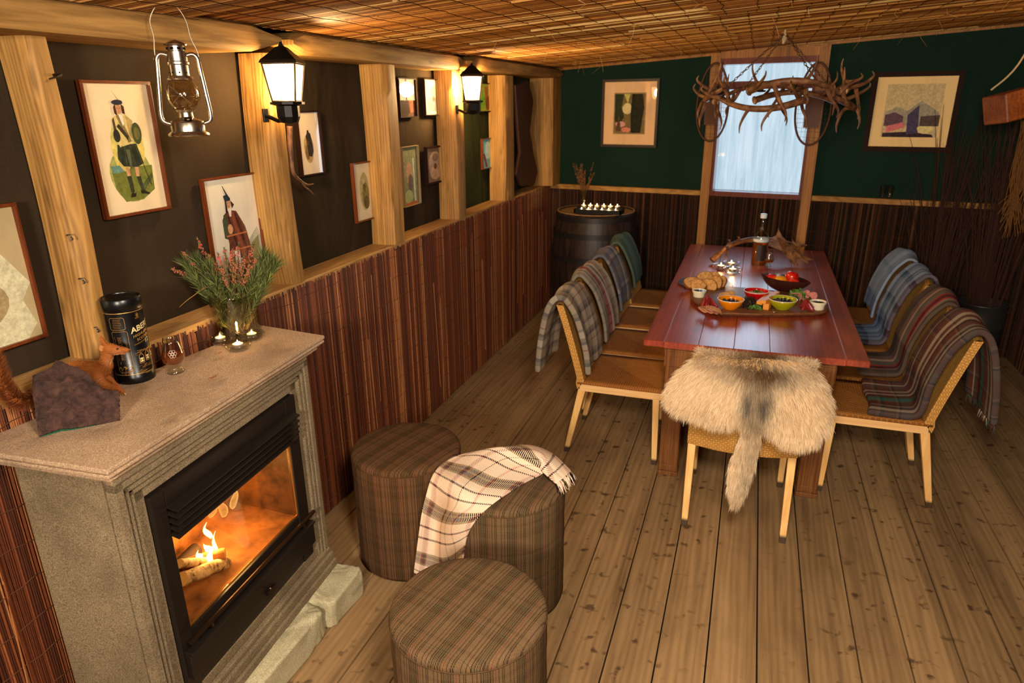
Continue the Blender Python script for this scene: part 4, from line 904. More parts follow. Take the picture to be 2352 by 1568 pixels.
def sprig_heather(P, n=90, r_=.0052, pink=.5):
    C_ = crom(P, 6); mb = MB(); mb.tube(C_, [.0012]*(len(C_)-1)+[.0006], 5); o_ = mb.build('heather_sprig', [M_stem], bq_)
    mb = MB(); m_ = len(C_)
    for k in range(n):
        q = (.45+.5*random.random())*(m_-1.01); i = int(q); p = C_[i].lerp(C_[i+1], q-i); c = min(1, max(0, rnd(.1, .55)+(pink*(1 if (q/m_) > .68 and random.random() < .8 else .1))))
        p = p+Vector((rnd(-1, 1), rnd(-1, 1), rnd(-1, 1)))*r_*1.25; mb.ball(p, rnd(.0016, .0028), 4, col=(c, c, c), sc_=(1, 1, 1.3))
    mb.build('blossom', [M_hth.m], o_)
    mb = MB(); needles(mb, C_[m_//4:], 90, .009, .8); mb.build('leaves', [M_ndl.m], o_)
mm = lambda px, py, d=0.: (Vector(tuple(at_p(px, py, A([vx, vy, 0])+A(fw_)*d, A(fw_))))-Vector((vx, vy, ZM)))
# heather tips as seen: (px,py,depth)
for px, py, d, pk in ((395, 618, .01, .8), (418, 577, .0, .9), (440, 600, -.02, .8), (452, 547, .02, .9), (478, 585, .0, .5), (500, 582, -.02, .8), (515, 570, .02, .6), (530, 580, -.03, .9), (548, 560, .02, .9), (562, 585, -.02, .5), (583, 562, .03, .7), (590, 592, -.02, .4), (470, 610, -.03, .5), (540, 600, -.04, .3), (515, 640, -.045, .1), (505, 615, -.045, .3), (575, 620, -.03, .2), (560, 608, .0, .3), (492, 600, .03, .5), (535, 572, .04, .6)):
    tip = mm(px, py, d); b_ = Vector((rnd(-.02, .02), rnd(-.02, .02), .03)); mid = Vector((tip.x*.42, tip.y*.42, VH+.005)); mid2 = mid.lerp(tip, .55)+Vector((0, 0, .012))
    sprig_heather([b_, mid, mid2, tip], 60, .0048, pink=pk*.45)
for pts in (((430, 608, -.01), 1), ((455, 600, -.02), 1), ((480, 612, -.03), 1), ((620, 600, .0), 1), ((605, 588, .02), 1), ((632, 610, .0), 1), ((585, 640, -.03), 0), ((445, 640, .01), 1), ((530, 615, .02), 0)):
    (px, py, d), far = pts; tip = mm(px, py, d); mid = Vector((tip.x*.6, tip.y*.6, VH*.9)); sprig_pine([Vector((tip.x*.2, tip.y*.2, .03)), mid, mid.lerp(tip, .6)+Vector((0, 0, .006)), tip], 300 if far else 180)
sprig_pine([Vector((-.02, -.015, .02)), Vector((-.03, -.02, .06)), mm(500, 700, -.03), mm(497, 668, -.03)], 260, .03); sprig_pine([Vector((.02, -.015, .02)), Vector((.03, -.02, .06)), mm(585, 700, -.03), mm(596, 660, -.02)], 260, .03)
sprig_pine([Vector((.01, -.01, .03)), Vector((-.01, -.015, .07)), Vector((.005, -.01, .11)), mm(540, 690, -.03)], 220, .03)
for k in range(9):    # pine pushed down into the water
    a_ = k*.7; q = vr*.62; sprig_pine([Vector((q*.4*math.cos(a_+2), q*.4*math.sin(a_+2), .014)), Vector((q*math.cos(a_), q*math.sin(a_), .06)), Vector((q*math.cos(a_+.4), q*math.sin(a_+.4), .12)), Vector((q*1.1*math.cos(a_+.5), q*1.1*math.sin(a_+.5), VH+.02))], 110, .026)
for k in range(46):   # dense undergrowth of fine stalks at the rim
    a_ = rnd(0, 6.28); q = rnd(.2, .9); tip = Vector((math.cos(a_)*vr*q*1.6, math.sin(a_)*vr*q*1.6, VH+rnd(-.01, .085))); mb = MB(); P = crom([(0, 0, .05), (tip.x*.5, tip.y*.5, VH*.8), tip], 5); mb.tube(P, .0009, 4); o_ = mb.build('heather_stalk', [M_stem], bq_); mb = MB(); needles(mb, P[4:], 140, .012, .9); mb.build('leaves', [M_ndl.m], o_)
mb = MB(); P = crom([(0, 0, .10), mm(486, 660, -.01), mm(440, 682, -.01), mm(411, 706, -.01)], 6); mb.tube(P, [.0012]*(len(P)-1)+[.0006], 5); mb.build('bare_stalk', [plain('straw', srgb(170, 130, 60), .7)], bq_)
# ================================================================== TWEED STOOLS
def plaid(name, warp, weft, pu, pv, tw=.006, rough=.95, fuzz=.35, rot=None, nz=1., thr=.5):
    """warp/weft: lists of (start fraction, colour) with constant steps; pu/pv repeat in metres; tw twill pitch"""
    g = G(name, rough, .05); uv = g.uv()
    X = g.xyz(uv); u, v = X[0], X[1]
    fu = g.ma('FRACT', g.ma('DIVIDE', g.ma('ADD', u, 20*pu), pu)); fv = g.ma('FRACT', g.ma('DIVIDE', g.ma('ADD', v, 20*pv), pv))
    a = g.ramp(fu, warp, 'CONSTANT'); b = g.ramp(fv, weft, 'CONSTANT')
    t = g.ma('FRACT', g.ma('DIVIDE', g.ma('ADD', g.ma('ADD', u, v), 9.), tw)); m = g.ma('GREATER_THAN', t, thr)
    c = g.mix(m, a, b)
    n = g.noise(uv, 900*nz, 2, .6); n2 = g.noise(uv, 9, 3)
    c = g.mix(fuzz, c, g.mix(n, (0, 0, 0), c), 'MIX'); c = g.mix(.18, c, g.mix(n2, (0, 0, 0), c))
    g.set('Base Color', c); 
    h = g.ma('ADD', g.ma('MULTIPLY', g.ma('SINE', g.ma('MULTIPLY', t, 6.283)), .5), g.ma('MULTIPLY', n, .8)); g.bump(h, .5, .0015)
    return g.m
tn, dk, mdk, rd, gn, ol = srgb(150, 118, 82), srgb(50, 36, 30), srgb(92, 68, 50), srgb(150, 40, 34), srgb(30, 72, 58), srgb(124, 102, 66)
wf, wf2 = srgb(122, 94, 66), srgb(104, 80, 56)
tw_warp = [(0, tn), (.06, mdk), (.09, tn), (.17, mdk), (.20, tn), (.27, dk), (.30, ol), (.34, dk), (.365, ol), (.40, gn), (.415, ol), (.45, dk), (.475, ol), (.51, dk), (.54, ol), (.58, mdk), (.61, tn), (.66, rd), (.672, tn), (.74, mdk), (.77, tn), (.84, dk), (.86, ol), (.90, dk), (.92, tn)]
tw_weft = [(0, wf), (.30, wf2), (.50, wf), (.535, gn), (.55, wf), (.70, wf2), (.80, wf)]
M_tweed = plaid('herringbone_tweed', tw_warp, tw_weft, .105, .125, .0045, fuzz=.75, nz=.42, thr=.55)
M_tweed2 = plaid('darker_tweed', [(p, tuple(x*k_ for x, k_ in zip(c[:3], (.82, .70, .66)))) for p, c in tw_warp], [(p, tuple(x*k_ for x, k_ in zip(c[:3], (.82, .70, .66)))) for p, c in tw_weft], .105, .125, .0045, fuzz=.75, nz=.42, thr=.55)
def stool(x, y, r, h, lab, mat_, rot, sd):
    t = thing('tweed_stool', lab, 'stool', (x, y, 0), 'round tweed stools')
    n = 96; mb = MB(); prof = [(r*.93, .012), (r*.985, .02), (r, .035)]+[(r*(1+.004*math.sin(i*1.7+sd)), .035+(h-.075)*i/12) for i in range(1, 13)]+[(r*.995, h-.028)]
    rows, uvs = [], []
    for a_, z in prof: rows.append([(a_*math.cos(q), a_*math.sin(q), z) for q in np.linspace(0, 2*math.pi, n+1)]); uvs.append([(q*r+rot, z) for q in np.linspace(0, 2*math.pi, n+1)])
    mb.grid(rows, uvs); mb.build('side_cover', [mat_], t, smooth=True)
    mb = MB(); prof = [(r*.995, h-.028), (r*1.003, h-.022), (r*.997, h-.013), (r*.97, h-.004), (r*.92, h+.001), (r*.8, h+.004), (r*.6, h+.007), (r*.4, h+.009), (r*.2, h+.010), (.0001, h+.010)]
    rows, uvs = [], []; ca, sa = math.cos(rot), math.sin(rot)
    for a_, z in prof:
        rows.append([(a_*math.cos(q), a_*math.sin(q), z+.002*mnoise.noise(Vector((math.cos(q)*3, a_*9, sd)))) for q in np.linspace(0, 2*math.pi, n+1)])
        uvs.append([((a_*math.cos(q))*ca+(a_*math.sin(q))*sa, -(a_*math.cos(q))*sa+(a_*math.sin(q))*ca) for q in np.linspace(0, 2*math.pi, n+1)])
    mb.grid(rows, uvs); mb.build('top_cover', [mat_], t, smooth=True)
    mb = MB(); mb.tube([(r*1.002*math.cos(q), r*1.002*math.sin(q), h-.026) for q in np.linspace(0, 2*math.pi, 80)], .0018, 5, caps=False); mb.build('seam_piping', [mat_], t, smooth=True)
    mb = MB(); mb.lathe([(0, 0), (r*.9, 0), (r*.92, .013)], 48); mb.build('base', [plain('black_base', srgb(12, 12, 12), .6)], t)
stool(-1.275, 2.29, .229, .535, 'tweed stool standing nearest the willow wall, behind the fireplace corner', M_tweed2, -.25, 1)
ST2 = (-.79, 2.175); stool(ST2[0], ST2[1], .232, .53, 'tweed stool half covered by the cream plaid throw', M_tweed, -.1, 2)
stool(-.655, 1.478, .228, .53, 'front tweed stool, cut by the bottom of the picture', M_tweed, -.22, 3)
# ================================================================== CREAM THROW ON THE STOOL
cr, pk_, bk, olv, gy_ = srgb(240, 212, 182), srgb(206, 128, 116), srgb(32, 24, 24), srgb(118, 104, 64), srgb(146, 126, 112)
M_throw = plaid('cream_plaid', [(0, cr), (.07, pk_), (.10, gy_), (.13, pk_), (.15, cr), (.38, pk_), (.40, gy_), (.43, pk_), (.45, cr), (.60, bk), (.615, cr), (.80, pk_), (.83, cr)],
                [(0, cr), (.10, bk), (.13, cr), (.30, olv), (.35, bk), (.46, olv), (.50, bk), (.57, olv), (.61, cr), (.90, bk), (.94, cr)], .32, .25, .0080, fuzz=.12, thr=.4)
def cloth_from_rows(name, rows3, lab, cat, mat_, nu=26, nv=8, thick=.010, fold=.006, group=None, uvw=.3, fringe=None, seed=0, extra=None):
    """rows3: list of control rows (3-5 points each); surface by Catmull-Rom both ways, with folds and thickness"""
    cols = [crom(r_, 8) for r_ in rows3]; k = len(cols[0])
    lines = [crom([c_[j] for c_ in cols], nu//2 or 2) for j in range(k)]
    rows = [[lines[j][i] for j in range(k)] for i in range(len(lines[0]))]
    # normals and folds
    out, uvs = [], []; vlen = 0
    for i, r_ in enumerate(rows):
        if i: vlen += (rows[i][k//2]-rows[i-1][k//2]).length
        q, uu, wd = [], [], 0
        for j, p in enumerate(r_):
            if j: wd += (r_[j]-r_[j-1]).length
            a_ = r_[min(j+1, k-1)]-r_[max(j-1, 0)]; b_ = rows[min(i+1, len(rows)-1)][j]-rows[max(i-1, 0)][j]; n_ = a_.cross(b_)
            n_ = n_.normalized() if n_.length > 1e-9 else Vector((0, 0, 1))
            d_ = fold*(mnoise.noise(Vector((j*5./k+seed, i*2.2/len(rows), seed)))+.6*math.sin(j*9./k+seed+i*.05))
            q.append(p+n_*d_); uu.append((wd, vlen))
        out.append([tuple(p) for p in q]); uvs.append([(a_*uvw/max(wd, .01) if extra == 'norm' else a_, b_) for a_, b_ in uu])
    mb = MB(); mb.grid(out, uvs); o_ = mb.build(name, [mat_], smooth=True, mods=[SOL(thick), SUB(1)])
    tag(o_, lab, cat, group)
    if fringe is not None:
        for end in fringe:
            E_ = out[end]; pr_ = out[1 if end == 0 else -2]; mb = MB()
            for j in range(0, k-1):
                for s_ in (0, .33, .66):
                    p = Vector(E_[j]).lerp(Vector(E_[j+1]), s_); d_ = (p-Vector(pr_[j]).lerp(Vector(pr_[j+1]), s_)); d_ = d_.normalized() if d_.length else Vector((0, 0, -1))
                    d_ = (d_*.6+Vector((0, 0, -.5))+Vector((rnd(-.5, .5), rnd(-.5, .5), rnd(-.2, .2)))*.7).normalized(); L = rnd(.025, .045); uvc = [(j*.01, 0)]
                    b = len(mb.v); mb.tube([p, p+d_*L*.5+Vector((0, 0, .002)), p+d_*L+Vector((0, 0, -.008))], [.0024, .0022, .0012], 5)
                    for q_ in range(b, len(mb.v)): mb.uv[q_] = (uvs[end][j][0]*1.7+.01*j, vlen*.3+.02*j)
            mb.build('fringe', [mat_], o_, smooth=True)
    return o_
def tp(px, py, z): return tuple(at_z(px, py, z))
sx_, sy_ = ST2
def on_side(px, py, off=.012):
    # point on the outside of the stool wall along a sight line
    d = ray(px, py); a_, b_ = d[0]**2+d[1]**2, -2*(d[0]*sx_+d[1]*sy_); R_ = .232+off; c_ = sx_**2+sy_**2-R_*R_; D = b_*b_-4*a_*c_
    if D < 0: t_ = -b_/(2*a_)
    else: t_ = (-b_-math.sqrt(D))/(2*a_)
    return tuple(CAM+d*t_)
rows = [[on_side(950, 1315, .02), on_side(985, 1330, .02), on_side(1020, 1325, .02), on_side(1062, 1290, .014)],
        [on_side(960, 1240, .018), on_side(1000, 1250, .018), on_side(1035, 1255, .02), on_side(1072, 1235, .014)],
        [on_side(972, 1165, .016), on_side(1010, 1185, .018), on_side(1045, 1195, .02), on_side(1098, 1190, .014)],
        [tp(992, 1092, .543), tp(1035, 1120, .552), tp(1075, 1140, .556), tp(1140, 1152, .548)],
        [tp(1025, 1058, .552), tp(1080, 1075, .566), tp(1130, 1095, .566), tp(1205, 1110, .549)],
        [tp(1065, 1042, .565), tp(1125, 1038, .592), tp(1180, 1062, .578), tp(1240, 1092, .552)],
        [tp(1140, 1028, .575), tp(1180, 1030, .612), tp(1215, 1052, .600), tp(1255, 1080, .557)],
        [tp(1215, 1022, .568), tp(1232, 1035, .602), tp(1243, 1052, .600), tp(1250, 1070, .572)],
        [tp(1268, 1042, .556), tp(1262, 1055, .584), tp(1254, 1066, .584), tp(1243, 1080, .566)],
        [tp(1312, 1084, .547), tp(1301, 1092, .562), tp(1290, 1101, .562), tp(1277, 1112, .551)]]
cloth_from_rows('plaid_throw', rows, 'cream plaid throw with fringes draped over the middle tweed stool', 'throw', M_throw, nu=14, fold=.004, thick=.009, fringe=(-1,), seed=3)
fold_rows = [[tp(1190, 1024, .56), tp(1205, 1030, .578), tp(1222, 1040, .565)], [tp(1245, 1040, .555), tp(1262, 1046, .574), tp(1282, 1056, .558)], [tp(1268, 1085, .545), tp(1282, 1084, .558), tp(1292, 1086, .548)], [on_side(1284, 1130, .012), on_side(1291, 1140, .014), on_side(1293, 1150, .016)]]
# ================================================================== TABLE
def tab_stain(g, o, c):
    n = g.noise(g.map(o, (2.6, .8, 1)), 3, 5, .65); c = g.mix(g.ramp(n, [(.5, 0), (.75, .55)]), c, srgb(70, 34, 26))
    n = g.noise(g.map(o, (9, .8, 1), loc=(3, 0, 0)), 4, 4, .7); return g.mix(g.ramp(n, [(.62, 0), (.75, .5)]), c, srgb(150, 96, 76))
M_tab = wood('red_polished_pine', srgb(126, 40, 24), srgb(178, 76, 46), 'y', 1.2, .37, True, 1.0, tab_stain, .10)
M_tabx = wood('red_polished_pine_end', srgb(100, 32, 20), srgb(150, 60, 36), 'x', 1.2, .30, True, .6, tab_stain, .10)
M_tleg = wood('table_leg_pine', srgb(84, 46, 20), srgb(146, 92, 44), 'z', 2., .45, False, .35)
TX0, TX1, TY0, TY1, TZ = -.435, .590, 3.262, 5.800, .770
tb_ = thing('dining_table', 'long reddish pine farmhouse table laid with food', 'table', ((TX0+TX1)/2, (TY0+TY1)/2, 0))
mb = MB(); bw_ = (TX1-TX0-.20)/5
def tbx(mb, x0, x1, y0, y1, z0, z1, bev=.004, m=0): mb.box(((x0+x1)/2, (y0+y1)/2, (z0+z1)/2), (x1-x0, y1-y0, z1-z0), bev=bev, m=m)
tbx(mb, TX0, TX0+.10, TY0, TY1, TZ-.032, TZ, m=0); tbx(mb, TX1-.10, TX1, TY0, TY1, TZ-.032, TZ, m=0)
tbx(mb, TX0+.101, TX1-.101, TY0, TY0+.001, TZ-.032, TZ-.002, 0, m=0)
for i in range(5): tbx(mb, TX0+.101+bw_*i, TX0+.0995+bw_*(i+1), TY0+.0005, TY1-.0005, TZ-.032, TZ-.0004, .0016)
mb.build('tabletop', [M_tab], tb_, world=True)
mb = MB(); 
tbx(mb, -.335, .465, 3.315, 3.337, .62, TZ-.033); tbx(mb, -.335, .465, 5.725, 5.747, .62, TZ-.033); tbx(mb, -.335, -.313, 3.33, 5.73, .62, TZ-.033); tbx(mb, .443, .465, 3.33, 5.73, .62, TZ-.033)
mb.build('apron', [M_tleg], tb_, world=True)
for lx in (-.277, .413):
    for ly in (3.36, 5.70):
        mb = MB(); w_ = .094
        mb.box((lx, ly, .369), (w_-.012, w_-.012, .736), bev=.002); mb.box((lx, ly, .012), (w_+.012, w_+.012, .024), bev=.003); mb.box((lx, ly, .72), (w_+.004, w_+.004, .034), bev=.003)
        for sx in (-1, 1):   # raised stiles with a sunk panel on each face
            for sy in (-1, 1): mb.box((lx+sx*(w_/2-.009), ly+sy*(w_/2-.009), .365), (.020, .020, .68), bev=.003)
        for z in (.045, .69):
            mb.box((lx, ly, z), (w_, w_, .03), bev=.003)
        mb.build('leg', [M_tleg], tb_, world=True)
for n_ in ('red_polished_pine',):
    b_ = bpy.data.materials[n_].node_tree.nodes['Principled BSDF']; b_.inputs['Coat Weight'].default_value = .9; b_.inputs['Coat Roughness'].default_value = .27; b_.inputs['Specular IOR Level'].default_value = .4
# ================================================================== CHAIRS
def weave(name, a, b, k=110., rough=.5):
    g = G(name, rough, .12); o = g.obj(); X = g.xyz(g.uv())
    u, v = g.ma('MULTIPLY', X[0], k), g.ma('MULTIPLY', X[1], k)
    ck = g.ma('MODULO', g.ma('ADD', g.ma('FLOOR', u), g.ma('FLOOR', v)), 2.)
    fu, fv = g.ma('FRACT', u), g.ma('FRACT', v)
    hu = g.ma('SINE', g.ma('MULTIPLY', fu, 3.1416)); hv = g.ma('SINE', g.ma('MULTIPLY', fv, 3.1416))
    h = g.mix(ck, hu, hv); hb = g.n('ShaderNodeRGBToBW', {0: h}).outputs[0]
    n = g.noise(o, 30, 3); c = g.mix(g.ma('MULTIPLY', hb, .9), tuple(x*.22 for x in a[:3]), g.mix(ck, a, b)); c = g.mix(.35, c, g.mix(n, tuple(x*.5 for x in a[:3]), b))
    g.set('Base Color', c); g.bump(hb, .35, .002); return g.m
M_weave = weave('woven_cane', srgb(202, 140, 62), srgb(230, 174, 94), 95)
M_wseat = weave('woven_seat', srgb(164, 96, 40), srgb(204, 138, 66), 80, .75)
g = G('chair_leg_wood', .45, .35); o = g.obj(); n = g.noise(g.map(o, (8, 8, 1)), 5, 4); zc_ = g.xyz(o)[2]
c = g.ramp(n, [(.3, srgb(222, 164, 92)), (.7, srgb(244, 198, 126))]); g.set('Base Color', g.mix(g.ramp(zc_, [(.028, 1), (.042, 0)]), c, srgb(70, 54, 40))); M_cleg = g.m
M_crail = wood('chair_rail_wood', srgb(214, 160, 98), srgb(244, 198, 136), 'x', 3., .45, False, .35, bump=.1)
def quadbar(mb, a, b, wa, wb, m=0):
    # square tapered leg from a (bottom) to b (top)
    vs = []
    for p, w_ in ((a, wa), (b, wb)):
        for sx, sy in ((-1, -1), (1, -1), (1, 1), (-1, 1)): vs.append((p[0]+sx*w_[0]/2, p[1]+sy*w_[1]/2, p[2]))
    return mb.add(vs, [(3, 2, 1, 0), (4, 5, 6, 7)]+[(i, (i+1) % 4, (i+1) % 4+4, i+4) for i in range(4)], m=m)
BEV = lambda w_: ('BEVEL', dict(width=w_, segments=2))
def make_chair(W_=.475):
    t = thing('dining_chair', 'x', 'chair', (0, 0, 0), 'cane chairs round the table'); hw = W_/2
    for sy in (-1, 1):
        mb = MB(); quadbar(mb, (.215, sy*(hw-.02), 0), (.205, sy*(hw-.02), .392), (.028, .028), (.036, .036)); mb.build('leg', [M_cleg], t, mods=[BEV(.003)])
        mb = MB(); quadbar(mb, (-.285, sy*(hw-.02), 0), (-.200, sy*(hw-.02), .400), (.028, .028), (.042, .036)); mb.build('leg', [M_cleg], t, mods=[BEV(.003)])
    mb = MB()
    mb.box((.018, hw-.012, .4155), (.460, .024, .047)); mb.box((.018, -hw+.012, .4155), (.460, .024, .047)); mb.box((.236, 0, .4155), (.024, W_-.002, .047)); mb.box((-.200, 0, .4155), (.024, W_-.002, .047))
    mb.build('seat_frame', [M_crail], t, mods=[BEV(.002)])
    # woven seat, very slightly dished
    rows, uvs = [], []
    for i in range(11):
        x = lerp(-.225, .243, i/10); rows.append([(x, lerp(-hw-.001, hw+.001, j/10), .4445-.006*math.sin(math.pi*i/10)*math.sin(math.pi*j/10)) for j in range(11)]); uvs.append([(x, lerp(-hw, hw, j/10)) for j in range(11)])
    mb = MB(); mb.grid(rows, uvs); mb.build('seat', [M_wseat], t, smooth=True, mods=[('SOLIDIFY', dict(thickness=.012, offset=1))])
    # woven back: a thick leaning slab, lower edge curved, top gently rounded
    mb = MB(); ny, nz = 16, 14
    def bk(y, z, s):
        k = (z-.445)/.425; x = -.205-.105*k-.02*k*k; cv = -.022*(1-(y/hw)**2)*(.4+.6*k)
        return (x+cv+s*.019-(.012 if z < .45 and s < 0 else 0), y, z)
    for s in (-1, 1):
        rows, uvs = [], []
        for i in range(nz+1):
            r_, u_ = [], []
            for j in range(ny+1):
                y = lerp(-hw, hw, j/ny); zb_ = .452 if s > 0 else .400-.022*(1-(y/hw)**2); zt_ = .872-.0*abs(y); z = lerp(zb_, zt_, i/nz)
                r_.append(bk(y, z, s)); u_.append((y, z))
            rows.append(r_ if s > 0 else r_[::-1]); uvs.append(u_ if s > 0 else u_[::-1])
        mb.grid(rows, uvs)
        if s > 0: Rf = rows
        else: Rb = [r_[::-1] for r_ in rows]
    for j in (0, ny): # side faces
        a_ = [r_[j] for r_ in Rf]; b_ = [r_[j] for r_ in Rb]; U = [[(0, p[2]) for p in a_], [(.038, p[2]) for p in a_]]; mb.grid([b_, a_] if j else [a_, b_], [U[1], U[0]] if j else U)
    mb.grid([Rb[-1], [((a_[0]+b_[0])/2, a_[1], a_[2]+.008) for a_, b_ in zip(Rf[-1], Rb[-1])], Rf[-1]], [[(p[1], 0) for p in Rf[-1]], [(p[1], .02) for p in Rf[-1]], [(p[1], .04) for p in Rf[-1]]]); mb.grid([Rf[0], Rb[0]], [[(p[1], 0) for p in Rf[0]], [(p[1], .04) for p in Rf[0]]])
    mb.build('backrest', [M_weave], t, smooth='auto')
    return t
ordn = ['nearest the viewer', 'second from the viewer', 'third from the viewer', 'farthest from the viewer']
ch0 = make_chair(); chairs = []
LY = [3.63, 4.15, 4.69, 5.24]; RY = [3.625, 4.13, 4.65, 5.19]
LXs = [-.575, -.60, -.59, -.585]; RXs = [.695, .70, .70, .70]
nmL = ['with a beige check blanket', 'with a crimson striped blanket', 'with a grey and blue plaid blanket', 'with a green tweed blanket']
nmR = ['with a fringed green and brown blanket', 'with a red lined brown blanket', 'with a blue and teal striped blanket', 'with a pale blue blanket']
for i in range(4):
    lab = 'cane chair on the wall side %s' % nmL[i]
    if i == 0: ch0.location = (LXs[0], LY[0], 0); ch0['label'] = lab
    else: clone(ch0, (LXs[i], LY[i], 0), 0, lab)
    clone(ch0, (RXs[i], RY[i], 0), math.pi, 'cane chair on the right-hand side %s' % nmR[i])
SHC = (.073, 3.165)
clone(ch0, (SHC[0], SHC[1], 0), math.pi/2, 'woven cane chair at the near end of the table, under the sheepskin')
# ================================================================== BLANKETS OVER THE CHAIR BACKS
def blanket(cx, cyy, sgn, lab, mat_, path, y0, y1, seed, fold=.010, thick=.016, spread=(0, 0), fr=None, skew=0., grp=None):
    """path: (x,z) in chair coordinates from the seat side, over the top, down the outside; sgn=+1 chair faces +x"""
    rows = []; n = len(path)
    for i, (x, z) in enumerate(path):
        k = i/(n-1); e0 = y0-spread[0]*abs(k-.45)*2+skew*(k-.45); e1 = y1+spread[1]*abs(k-.45)*2+skew*(k-.45)
        pts = []
        for j in range(5):
            y = lerp(e0, e1, j/4); xx = x+(-.022*(1-(y/.24)**2)*.7)+((.006 if x > -.29 else -.006)*math.sin(j*2.1+seed)*abs(k-.45)*2)
            pts.append((cx+sgn*xx, cyy+y, z+.008*math.sin(j*1.7+seed+i)*(abs(k-.45)*2)+.006*(math.sin(math.pi*j/4)) ))
        rows.append(pts)
    return cloth_from_rows('tartan_blanket', rows, lab, 'blanket', mat_, nu=10, fold=fold, thick=thick, group='blankets over the chair backs', fringe=fr, seed=seed)
be, gr1, bl, rd1, nv, wh = srgb(184, 164, 136), srgb(134, 124, 110), srgb(112, 114, 124), srgb(158, 74, 62), srgb(82, 78, 86), srgb(206, 190, 166)
MB1 = plaid('beige_check', [(0, gr1), (.10, be), (.28, rd1), (.30, be), (.42, nv), (.50, gr1), (.58, be), (.74, nv), (.78, gr1), (.90, rd1), (.92, be)], [(0, be), (.18, nv), (.26, gr1), (.34, be), (.52, rd1), (.545, be), (.66, nv), (.72, gr1), (.80, wh), (.94, gr1)], .27, .27, .004, fuzz=.35)
MB2 = plaid('crimson_stripe', [(0, gr1), (.1, be), (.2, nv), (.26, be), (.34, srgb(30, 84, 60)), (.37, srgb(150, 28, 50)), (.47, srgb(158, 34, 54)), (.52, wh), (.66, gr1), (.74, bl), (.84, wh), (.95, rd1)], [(0, wh), (.3, gr1), (.36, wh), (.6, bl), (.66, be), (.9, nv), (.93, wh)], .33, .2, .005, fuzz=.3, thr=.8)
MB3 = plaid('grey_blue_plaid', [(0, bl), (.14, wh), (.2, gr1), (.34, nv), (.46, be), (.5, bl), (.66, rd1), (.68, bl), (.8, gr1)], [(0, gr1), (.2, srgb(170, 130, 80)), (.26, bl), (.5, nv), (.58, be), (.7, bl)], .26, .22, .005, fuzz=.3, thr=.6)
gnt = srgb(100, 118, 102); MB4 = plaid('green_tweed', [(0, gnt), (.3, srgb(128, 138, 120)), (.4, gnt), (.7, srgb(84, 100, 86)), (.8, gnt)], [(0, gnt), (.4, srgb(104, 120, 110)), (.5, gnt)], .12, .12, .006, fuzz=.6, nz=.4)
brn, tl, mar = srgb(104, 62, 48), srgb(36, 116, 100), srgb(84, 34, 36)
MR1 = plaid('green_brown_plaid', [(0, srgb(84, 76, 74)), (.05, be), (.10, srgb(70, 62, 62)), (.15, srgb(150, 130, 104)), (.20, brn), (.34, tl), (.43, brn), (.50, srgb(60, 48, 46)), (.52, be), (.58, brn), (.63, be), (.68, brn), (.78, srgb(90, 74, 66)), (.84, be), (.87, brn), (.94, srgb(64, 60, 64))], [(0, brn), (.16, srgb(120, 92, 74)), (.22, srgb(60, 52, 54)), (.3, brn), (.52, srgb(124, 98, 78)), (.56, srgb(44, 38, 40)), (.60, srgb(100, 82, 70)), (.8, brn)], .40, .24, .005, fuzz=.3, thr=.68)
MR2 = plaid('red_lined_brown', [(0, srgb(96, 78, 66)), (.16, srgb(150, 130, 110)), (.24, srgb(200, 24, 44)), (.28, mar), (.38, srgb(200, 24, 44)), (.42, srgb(110, 96, 80)), (.58, be), (.66, srgb(170, 26, 40)), (.68, srgb(120, 100, 86)), (.84, srgb(86, 66, 58))], [(0, srgb(110, 90, 76)), (.5, srgb(90, 74, 70)), (.7, srgb(120, 104, 90))], .34, .2, .005, fuzz=.3, thr=.8)
lb, pb = srgb(96, 116, 140), srgb(150, 164, 186)
MR3 = plaid('blue_teal_stripe', [(0, srgb(86, 50, 44)), (.12, pb), (.26, srgb(60, 72, 92)), (.32, pb), (.42, srgb(84, 120, 120)), (.52, srgb(110, 60, 50)), (.56, pb), (.7, lb), (.8, srgb(50, 70, 90)), (.88, pb)], [(0, pb), (.4, lb), (.55, srgb(70, 86, 110)), (.7, pb)], .34, .16, .005, fuzz=.3, thr=.7)
MR4 = plaid('pale_blue', [(0, pb), (.3, srgb(130, 150, 176)), (.4, pb), (.7, lb), (.76, pb)], [(0, pb), (.5, srgb(120, 140, 164)), (.62, pb)], .2, .2, .006, fuzz=.25)
TOPZ = .905
pL = lambda zi, zo, xo=.055, xi=.03: [(-.205+xi, zi), (-.222+xi, lerp(zi, .84, .4)), (-.262+xi*.7, .80), (-.290, .885), (-.325, TOPZ), (-.362, .885), (-.378-xo*.3, .80), (-.385-xo*.7, lerp(zo, .8, .5)), (-.382-xo, zo)]
blanket(LXs[0], LY[0], 1, 'beige and grey check blanket folded over the chair nearest the viewer, wall side', MB1, pL(.485, .47, .07), -.238, .14, 1, .012, .032, (.01, .0))
blanket(LXs[1], LY[1], 1, 'grey blanket with crimson and green stripes over a chair back', MB2, pL(.50, .60, .05, .06), -.222, .17, 4, .010, .020, (.0, .03))
blanket(LXs[2], LY[2], 1, 'grey and blue plaid blanket with orange flecks over a chair back', MB3, pL(.53, .62, .04), -.215, .18, 7, .012, .020, (0, .02))
blanket(LXs[3], LY[3], 1, 'plain green tweed blanket over the farthest chair on the wall side', MB4, pL(.56, .60, .03), -.225, .19, 9, .010, .020)
pR = lambda zi, zo, xo=.05, xi=.03, lay=0.: ([(.02+lay*.3, .468)] if lay else [])+([(-.10, .472)] if lay else [])+pL(.50 if lay else zi, zo, xo, xi)
